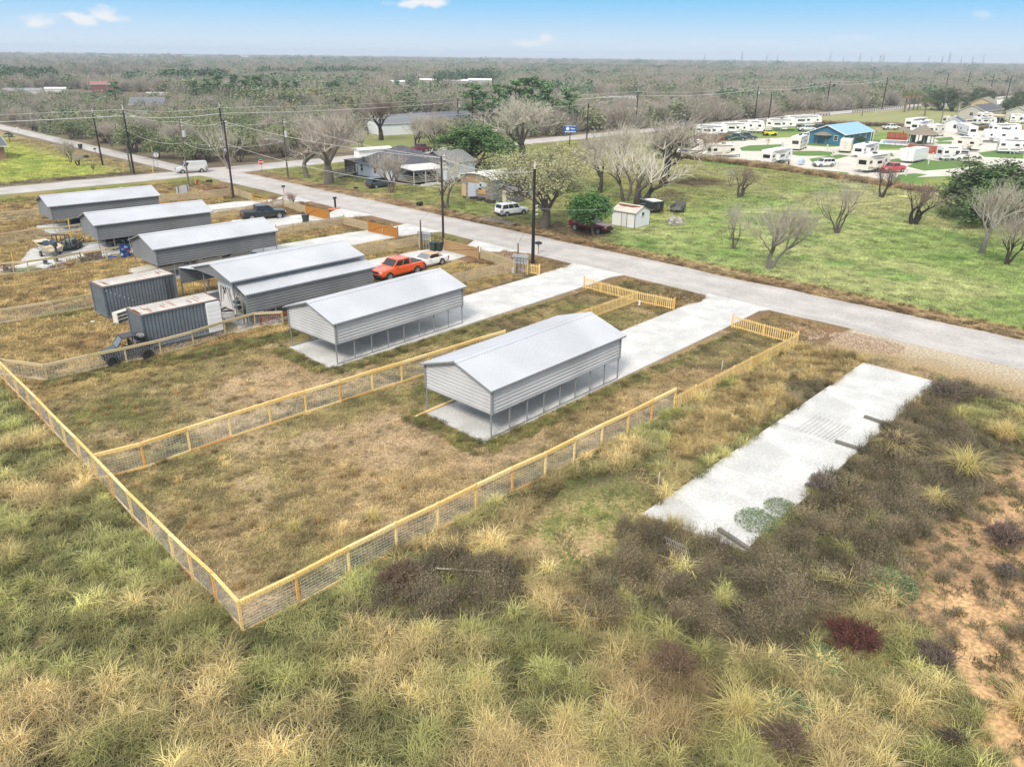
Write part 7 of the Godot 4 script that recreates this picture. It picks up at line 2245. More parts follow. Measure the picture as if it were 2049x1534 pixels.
func thatch(label: String, at: Vector3, rx: float, rz: float, eave: float, peak: float, posts: int) -> void:
	var o := thing("thatched_shelter", label, "shelter", at, 0.0, "thatched shelters by the pool")
	var b := MB.new()
	var tiers := 5
	for i in tiers:
		var t0 := float(i) / tiers
		var t1 := float(i + 1) / tiers
		for k in 12:
			var a0 := TAU * k / 12.0
			var a1 := TAU * (k + 1) / 12.0
			var lo := eave + (peak - eave) * t0
			var hi := eave + (peak - eave) * t1 + 0.06
			b.quad(Vector3(cos(a1) * rx * (1.06 - t0), lo - 0.06, sin(a1) * rz * (1.06 - t0)), Vector3(cos(a0) * rx * (1.06 - t0), lo - 0.1, sin(a0) * rz * (1.06 - t0)), Vector3(cos(a0) * rx * (1.0 - t1), hi, sin(a0) * rz * (1.0 - t1)), Vector3(cos(a1) * rx * (1.0 - t1), hi, sin(a1) * rz * (1.0 - t1)))
	put("thatch_roof", b, mat(px(176, 164, 146), 0.95, "grain", 1.2), o)
	for k in posts:
		b = MB.new()
		var a := TAU * (k + 0.5) / posts
		var p := Vector3(cos(a) * rx * 0.8, 0, sin(a) * rz * 0.8) if posts > 1 else Vector3.ZERO
		b.rod(p, p + Vector3(0, eave + (0.2 if posts > 1 else 0.8), 0), 0.11, 6)
		put("post", b, mat(px(150, 128, 104), 0.9), o)
	if posts > 1:
		b = MB.new()
		b.box(Vector3(0, 0.75, 0), Vector3(rx * 0.8, 0.08, 0.8)); b.box(Vector3(0, 0.42, 0.8), Vector3(rx * 0.8, 0.06, 0.3)); b.box(Vector3(0, 0.42, -0.8), Vector3(rx * 0.8, 0.06, 0.3))
		for x in [-0.3, 0.3]: b.box(Vector3(x * rx, 0.35, 0), Vector3(0.1, 0.7, 1.2))
		var tb := put("picnic_table", b, mat(px(112, 98, 84), 0.9))
		tb.position = at
		tag(tb, "picnic table under the " + label.get_slice(" thatched", 0) + " thatched " + ("shelter" if rx > 4.2 else "gazebo"), "table")
	if label.begins_with("big"):
		for s in [[-1.6, 2.6], [1.4, 2.4]]:
			b = MB.new()
			b.box(Vector3(-1.8, 1.4, s[0]), Vector3(0.12, 2.0, 1.4))
			put("green_curtain", b, mat(px(44, 84, 70), 0.9), o)

# ---------------------------------------------------------------- poles and wires
var pole_tops := {}

func pole(key: String, label: String, base: Vector3, h: float, c: Color, r := 0.16, lean := Vector3.ZERO, extras := []) -> void:
	var o := thing("power_pole", label, "utility pole", base, 0.0, "wooden utility poles")
	var b := MB.new()
	b.tube([Vector3(0, -0.1, 0), lean * 0.5 + Vector3(0, h * 0.5, 0), lean + Vector3(0, h, 0)], [r, r * 0.85, r * 0.68], 9)
	put("shaft", b, mat(c, 0.9, "grain", 0.6), o)
	pole_tops[key] = base + lean + Vector3(0, h, 0)
	var steel := mat(px(196, 200, 204), 0.5)
	for e in extras:
		b = MB.new()
		var f: float = e[1]
		var q := lean * f + Vector3(0, h * f, 0)
		match e[0]:
			"can":
				b.tube([q + Vector3(0.3, -0.5, 0.35), q + Vector3(0.3, 0.5, 0.35)], [0.3, 0.3], 10)
				b.rod(q, q + Vector3(0.3, 0.2, 0.35), 0.05, 4)
				put("transformer", b, steel, o)
			"arm":
				var d := Vector3(e[2], 0, e[3])
				b.tube([q, q + d * 0.5 + Vector3(0, 0.5, 0), q + d + Vector3(0, 0.6, 0)], [0.05, 0.045, 0.04], 6)
				b.box(q + d + Vector3(0, 0.57, 0), Vector3(0.6, 0.14, 0.25), Basis(Vector3.UP, atan2(-d.z, d.x)))
				put("lamp_arm", b, steel, o)
			"cross":
				b.box(q, Vector3(0.12, 0.12, 2.4) if e[2] == 1 else Vector3(2.4, 0.12, 0.12))
				put("crossarm", b, mat(px(120, 104, 88), 0.9), o)
				for k in 3:
					b = MB.new()
					var z := -1.05 + k * 1.05
					b.tube([q + (Vector3(0, 0.06, z) if e[2] == 1 else Vector3(z, 0.06, 0)), q + (Vector3(0, 0.28, z) if e[2] == 1 else Vector3(z, 0.28, 0))], [0.06, 0.05], 6)
					put("insulator", b, mat(px(200, 204, 206), 0.3), o)
			"pins":
				for k in 3:
					b = MB.new()
					b.tube([q + Vector3(0.12, -k * 0.45, 0.1), q + Vector3(0.34, -k * 0.45 + 0.08, 0.28)], [0.05, 0.07], 6)
					put("insulator", b, mat(px(214, 216, 218), 0.3), o)
			"cap":
				b.tube([q, q + Vector3(0, 0.75, 0)], [0.06, 0.09], 7)
				put("top_insulator", b, mat(px(222, 224, 226), 0.3), o)
			"sign":
				b.box(q + Vector3(0, 0, 0.2), Vector3(0.5, 0.6, 0.03))
				put("notice", b, mat(px(226, 226, 224), 0.5), o)

func wire(label: String, a: Vector3, b: Vector3, sag: float, r: float, c := Color(0.55, 0.55, 0.54), group := "overhead wires") -> void:
	var m := MB.new()
	var p := []
	var rr := []
	for i in 13:
		var t := i / 12.0
		p.append(a.lerp(b, t) - Vector3(0, sag * 4.0 * t * (1.0 - t), 0)); rr.append(r)
	m.tube(p, rr, 4, false)
	tag(put("wire", m, mat(c, 0.5)), label, "wire", group)

func poles_and_wires() -> void:
	var bk := px(46, 42, 40)
	var br := px(82, 64, 54)
	var gy := px(150, 138, 124)
	pole("p1", "tall black power pole with a white cap beside the second new driveway", Vector3(59.91, 0, -55.59), 10.02, bk, 0.2, Vector3.ZERO, [["cap", 1.0], ["pins", 0.62]])
	pole("p2", "brown power pole with a transformer and lamp arm by the first meter rack", Vector3(60.18, 0, -70.76), 9.97, br, 0.15, Vector3.ZERO, [["can", 0.78], ["arm", 0.66, 2.6, -1.0], ["pins", 1.0]])
	pole("p3", "leaning dark power pole at the corner of the grey picket fence", Vector3(55.81, 0, -115.55), 11.57, px(66, 54, 50), 0.17, Vector3.ZERO, [["pins", 0.98], ["arm", 0.72, -0.8, 0.3]])
	pole("p4", "grey power pole with a crossarm beside the blank white sign", Vector3(55.93, 0, -131.49), 10.65, gy, 0.15, Vector3.ZERO, [["pins", 1.0], ["cross", 0.9, 1], ["can", 0.8]])
	pole("p5", "tall dark power pole with white collars at the side road corner", Vector3(54.9, 0, -152.34), 11.2, bk, 0.19, Vector3.ZERO, [["pins", 0.96], ["cap", 1.0], ["arm", 0.86, 1.4, 0.6]])
	pole("p6", "dark power pole on the lawn with guy wires", Vector3(54.93, 0, -168.29), 9.87, bk, 0.17, Vector3.ZERO, [["cap", 1.0]])
	pole("p7", "dark power pole at the edge of the thicket behind the white van", Vector3(72.87, 0, -151.85), 11.05, bk, 0.19, Vector3.ZERO, [["cap", 1.0], ["sign", 0.28]])
	pole("p8", "grey power pole with a transformer and a long lamp arm at the corner lawn", Vector3(74.02, 0, -130.48), 9.92, px(120, 112, 102), 0.15, Vector3.ZERO, [["can", 0.76], ["arm", 0.62, -2.6, -1.6], ["pins", 1.0]])
	pole("p9", "dark power pole left of the wide green tree", Vector3(161.83, 0, -182.04), 9.36, bk, 0.2, Vector3.ZERO, [["cap", 1.0], ["cross", 0.93, 0], ["can", 0.75]])
	pole("p10", "dark power pole at the far road behind the blue sign", Vector3(168.8, 0, -137.66), 9.68, bk, 0.2, Vector3.ZERO, [["cross", 0.97, 0]])
	pole("p11", "tall dark power pole in the bushes right of the yellow shed", Vector3(214.18, 0, -154.53), 11.06, bk, 0.2, Vector3.ZERO, [["cap", 1.0]])
	pole("p12", "dark power pole with a pale box beside the dry meadow", Vector3(284.63, 0, -150.39), 11.73, bk, 0.22, Vector3.ZERO, [["can", 0.8]])
	pole("p13", "dark power pole with two white cans above the caravans", Vector3(267.96, 0, -136.17), 9.8, bk, 0.22, Vector3.ZERO, [["can", 0.72], ["can", 0.7]])
	pole("p14", "tall dark pole leaning right above the long caravan row", Vector3(361.93, 0, -156.7), 12.43, bk, 0.24, Vector3.ZERO, [])
	pole("p15", "tall dark pole leaning right above the white pickup", Vector3(392.81, 0, -143.51), 14.13, bk, 0.26, Vector3.ZERO, [])
	pole("p16", "pale pole with a thin arm left of the silver car", Vector3(324.07, 0, -144.76), 7.88, gy, 0.2, Vector3.ZERO, [["arm", 0.6, -4.0, 1.0]])
	pole("p17", "pale pole beside the far road right of the silver car", Vector3(337.91, 0, -130.92), 8.65, gy, 0.2, Vector3.ZERO, [["arm", 0.75, 4.5, 0.5]])
	pole("p18", "thin pole with a lamp arm behind the grey blue car", Vector3(217.5, 0, -137.96), 7.37, px(110, 104, 98), 0.16, Vector3.ZERO, [["arm", 0.62, -4.6, -1.2]])
	pole("p19", "pale pole with a white can in the caravan park", Vector3(323.67, 0, -96.24), 9.68, px(150, 158, 150), 0.2, Vector3.ZERO, [["can", 0.65]])
	pole("p20", "leaning pale pole in front of the dark oaks", Vector3(395.1, 0, -111.84), 9.94, gy, 0.2, Vector3.ZERO, [["arm", 0.98, -3.0, -0.5]])
	pole("p21", "distant dark pole, leftmost of the five on the wooded skyline at the right", Vector3(608.58, 0, -182.6), 14, bk, 0.3, Vector3.ZERO, [])
	pole("p22", "distant tall dark pole right of the leftmost one on the wooded skyline", Vector3(577.83, 0, -160.92), 15.16, bk, 0.3, Vector3.ZERO, [])
	pole("p23", "distant dark pole, middle of the five on the wooded skyline", Vector3(620.71, 0, -158.04), 13.79, bk, 0.3, Vector3.ZERO, [])
	pole("p24", "distant dark pole, left of the last pair on the wooded skyline", Vector3(672.2, 0, -161.79), 12.42, bk, 0.3, Vector3.ZERO, [])
	pole("p25", "distant dark pole, right of the last pair on the wooded skyline", Vector3(604.96, 0, -143.68), 13.28, bk, 0.3, Vector3.ZERO, [])
	pole("p26", "short brown pole leaning over the thicket left of the lawn pole", Vector3(70.02, 0, -235.5), 6.33, px(150, 146, 138), 0.17, Vector3(-1.4, 0, -1.0), [])
	pole("p27", "short grey stub pole next to the tall corner pole", Vector3(55.25, 0, -154.69), 5.58, px(130, 124, 116), 0.17, Vector3.ZERO, [])
	pole("p28", "service pole with wires above the first meter rack", Vector3(55.23, 0, -68.9), 3.46, px(120, 100, 84), 0.11, Vector3.ZERO, [["cap", 0.9]])
	pole("p29", "service pole with wires above the second meter rack", Vector3(55.72, 0, -53.79), 3.23, px(150, 128, 108), 0.11, Vector3.ZERO, [["cap", 0.95]])
	pole("p30", "pole at the end of the white fence in the mown paddock", Vector3(355.7, 0, -100.24), 5.08, px(220, 220, 216), 0.16, Vector3.ZERO, [])
	pole("p31", "pale pole at the right edge with a round white can", Vector3(439.15, 0, -96.95), 7.46, gy, 0.2, Vector3.ZERO, [["can", 0.75]])
	pole("p32", "distant thin pole above the white trailers, upper middle", Vector3(304.17, 0, -355.37), 8.48, px(110, 100, 94), 0.22, Vector3.ZERO, [])
	var t := pole_tops
	var low := Vector3(0, -1.1, 0)
	# two bright lines over the thicket, from beyond the left edge to the right
	var far_l := Vector3(-20.0, 12.2, -152.3)
	for k in 2:
		var dn := low * k
		var nm: String = ["upper", "lower"][k]
		var rad: float = [0.03, 0.055][k]
		var line := [far_l, t["p6"] + Vector3(0, 2.0 - 1.4, 16.0) if false else Vector3(54.3, 11.3, -152.4), t["p7"], t["p9"], t["p11"], t["p12"], t["p14"], t["p15"]]
		var where := ["left of the side road pole", "between the side road pole and the thicket pole", "over the thicket", "over the bare oak", "left of the dry meadow", "over the back row of caravans", "over the far road"]
		for i in line.size() - 1:
			wire("%s overhead line %s" % [nm, where[i]], line[i] + dn, line[i + 1] + dn, 0.5 if i < 4 else 1.0, rad)
	for q in [["p5", "p4", "corner pole to grey pole"], ["p4", "p8", "grey pole to corner lawn pole"], ["p4", "p3", "grey pole to leaning pole"], ["p3", "p2", "leaning pole to transformer pole"], ["p2", "p1", "transformer pole to tall black pole"], ["p8", "p2", "corner lawn pole to transformer pole"], ["p10", "p11", "blue sign pole to bush pole"], ["p8", "p10", "corner lawn pole to blue sign pole"], ["p6", "p5", "lawn pole to corner pole"]]:
		wire("thin wire from %s, upper" % q[2], t[q[0]] + Vector3(0, -0.2, 0), t[q[1]] + Vector3(0, -0.2, 0), 0.7, 0.022)
		if q[0] in ["p5", "p4", "p3"]: wire("thin wire from %s, lower" % q[2], t[q[0]] + Vector3(0, -3.4, 0), t[q[1]] + Vector3(0, -3.6, 0), 0.9, 0.022)
	for q in [["p2", "p28", "to the first service pole"], ["p1", "p29", "to the second service pole"]]:
		wire("slack service wire " + q[2], t[q[0]] + Vector3(0, -3.6, 0), t[q[1]], 0.5, 0.015, Color(0.05, 0.05, 0.05))
	wire("service wire from the tall black pole over the street", t["p1"] + Vector3(0, -4.0, 0), Vector3(86.0, 3.0, -59.5), 0.5, 0.016, Color(0.4, 0.4, 0.4))
	wire("service wire from the tall black pole past the patched shed", t["p1"] + Vector3(0, -4.0, 0), Vector3(88.0, 3.4, -83.0), 0.5, 0.016, Color(0.4, 0.4, 0.4))
	for k in 2:
		wire(["steeper guy wire of the lawn pole", "flatter guy wire of the lawn pole"][k], t["p6"] + Vector3(0, -1.0 - 5.0 * k, 0), Vector3(67.88, 0, -198.96), 0.05, 0.03)


# ---------------------------------------------------------------- trees
func grow(tr: MB, cr: MB, ends: Array, p: Vector3, d: Vector3, l: float, r: float, lev: int, levs: int, spread: float, lift: float, kids: int) -> void:
	var q := [p]
	var rr := [r]
	var n := 4 if lev < 2 else 2
	var dd := d
	for i in n:
		dd = (dd + Vector3(rf(-0.22, 0.22), rf(-0.1, 0.16) + lift * 0.12, rf(-0.22, 0.22))).normalized()
		q.append(q[i] + dd * l / n)
		rr.append(r * lerpf(1.0, 0.5, float(i + 1) / n))
	(tr if lev < 2 else cr).tube(q, rr, 7 if lev == 0 else 5 if lev == 1 else 3, false)
	if lev >= levs - 1: ends.append([q[n], dd, lev])
	if lev == levs: return
	for k in kids + (1 if lev == 1 else 0):
		var t := rf(0.35, 1.0) if lev > 0 else rf(0.7, 1.0)
		if k == 0: t = 1.0
		var at: Vector3 = (q[int(t * n)] as Vector3).lerp(q[mini(int(t * n) + 1, n)], t * n - int(t * n))
		var side := dd.cross(Vector3(rf(-1, 1), rf(-1, 1), rf(-1, 1)).normalized()).normalized()
		var nd := (dd * 1.0 + side * spread * rf(0.6, 1.25) * (0.55 if k == 0 else 1.0) + Vector3(0, lift * 0.25, 0)).normalized()
		grow(tr, cr, ends, at, nd, l * rf(0.62, 0.84) * (1.15 if lev == 0 else 1.0), maxf(r * rf(0.42, 0.58), 0.011), lev + 1, levs, spread, lift, kids)

func bare_tree(key: String, stems: int, l: float, r: float, levs: int, spread: float, lift: float, kids: int) -> void:
	var tr := MB.new()
	var cr := MB.new()
	var ends := []
	for s in stems:
		var a := TAU * s / stems + rf(-0.4, 0.4)
		var lean := 0.0 if stems == 1 else rf(0.2, 0.42)
		grow(tr, cr, ends, Vector3(cos(a), 0, sin(a)) * (0.0 if stems == 1 else 0.12), Vector3(cos(a) * lean, 1.0, sin(a) * lean).normalized(), l, r, 0, levs, spread, lift, kids)
	M[key] = [tr.mesh(), cr.mesh()]

func leaf(b: MB, p: Vector3, s: float) -> void:
	var u := Vector3(rf(-1, 1), rf(-0.6, 0.6), rf(-1, 1)).normalized()
	var w := u.cross(Vector3(rf(-1, 1), rf(0.2, 1), rf(-1, 1)).normalized()).normalized()
	b.tri(p - u * s, p + w * s * 0.55, p + u * s)
	b.tri(p - u * s, p + u * s, p - w * s * 0.55)

func leafy_tree(key: String, stems: int, l: float, r: float, levs: int, spread: float, lift: float, kids: int, per: int, ball: float, size: float, ca: Color, cb: Color) -> void:
	var tr := MB.new()
	var cr := MB.new()
	var ends := []
	for s in stems:
		var a := TAU * s / stems + rf(-0.4, 0.4)
		var lean := 0.0 if stems == 1 else rf(0.25, 0.6)
		grow(tr, cr, ends, Vector3(cos(a), 0, sin(a)) * (0.0 if stems == 1 else 0.2), Vector3(cos(a) * lean, 1.0, sin(a) * lean).normalized(), l, r, 0, levs, spread, lift, kids)
	for i in cr.c.size(): cr.c[i] = px(120, 108, 96)
	for e in ends:
		var tone := rng.randf()
		for k in per:
			cr.col = ca.lerp(cb, clampf(tone + rf(-0.3, 0.3), 0, 1))
			leaf(cr, e[0] + Vector3(rf(-1, 1), rf(-0.8, 0.8), rf(-1, 1)) * ball * rf(0.3, 1.0), size * rf(0.6, 1.3))
	M[key] = [tr.mesh(), cr.mesh()]

func pine_tree(key: String, h: float, seed_: int) -> void:
	var tr := MB.new()
	var cr := MB.new()
	tr.tube([Vector3.ZERO, Vector3(0.1, h * 0.5, 0), Vector3(0.2, h * 0.95, 0.1)], [h * 0.018, h * 0.014, h * 0.005], 7, false)
	for k in 26:
		var t := rf(0.42, 0.97)
		var a := rf(0, TAU)
		var len_ := h * 0.26 * (1.15 - t) * rf(0.7, 1.3) + h * 0.05
		var p0 := Vector3(0.15, h * t, 0)
		var p1 := p0 + Vector3(cos(a) * len_, len_ * rf(0.05, 0.4), sin(a) * len_)
		tr.tube([p0, p1], [h * 0.005, h * 0.002], 3, false)
		for j in 3:
			var c := p0.lerp(p1, 0.55 + j * 0.24)
			var tone := rf(0, 1)
			for m in 20:
				cr.col = px(66, 92, 60, 0.75).lerp(px(96, 122, 78, 0.75), clampf(tone + rf(-0.3, 0.3), 0, 1))
				leaf(cr, c + Vector3(rf(-1, 1), rf(-0.45, 0.6), rf(-1, 1)) * h * 0.055, h * 0.022 * rf(0.7, 1.4))
	M[key] = [tr.mesh(), cr.mesh()]

func palm_tree(key: String, h: float) -> void:
	var tr := MB.new()
	var cr := MB.new()
	tr.tube([Vector3.ZERO, Vector3(0.1, h * 0.5, 0), Vector3(0.0, h, 0)], [0.3, 0.22, 0.24], 8, false)
	for k in 44:
		var a := TAU * k * 0.382
		var e := rf(-0.9, 1.2)
		cr.col = px(118, 138, 74, 1.2) if e > -0.2 else px(150, 128, 92, 1.2)
		var d := Vector3(cos(a), 0, sin(a))
		var p0 := Vector3(0, h, 0)
		var l := rf(1.3, 1.9)
		var p1 := p0 + d * l * cos(e) + Vector3(0, l * sin(e), 0)
		cr.tube([p0, p1], [0.03, 0.02], 3, false)
		for j in 13:
			var t := -1.2 + j * 0.2
			var dir := (p1 - p0).normalized().rotated(d.cross(Vector3.UP).rotated(d, 0.0).cross((p1 - p0).normalized()).normalized(), t)
			var tip := p1 + dir * rf(0.8, 1.1) - Vector3(0, rf(0.1, 0.35), 0)
			var w := Vector3(rf(-1, 1), rf(-1, 1), rf(-1, 1)).normalized() * 0.06
			cr.tri(p1 - w, p1 + w, tip)
	M[key] = [tr.mesh(), cr.mesh()]

func tree(key: String, called: String, label: String, at: Vector3, h: float, base_h: float, bark: Color, crown: Material, turn := 0.0, wide := 1.0, group := "") -> void:
	var o := thing(called, label, "tree", at, turn, group)
	var s := h / base_h
	var a := put("trunk", M[key][0], mat(bark, 0.95, "grain", 0.7), o)
	var b := put("crown", M[key][1], crown, o)
	a.scale = Vector3(s * wide, s, s * wide); b.scale = a.scale

func extent(key: String) -> float: return maxf((M[key][0] as ArrayMesh).get_aabb().end.y, (M[key][1] as ArrayMesh).get_aabb().end.y)

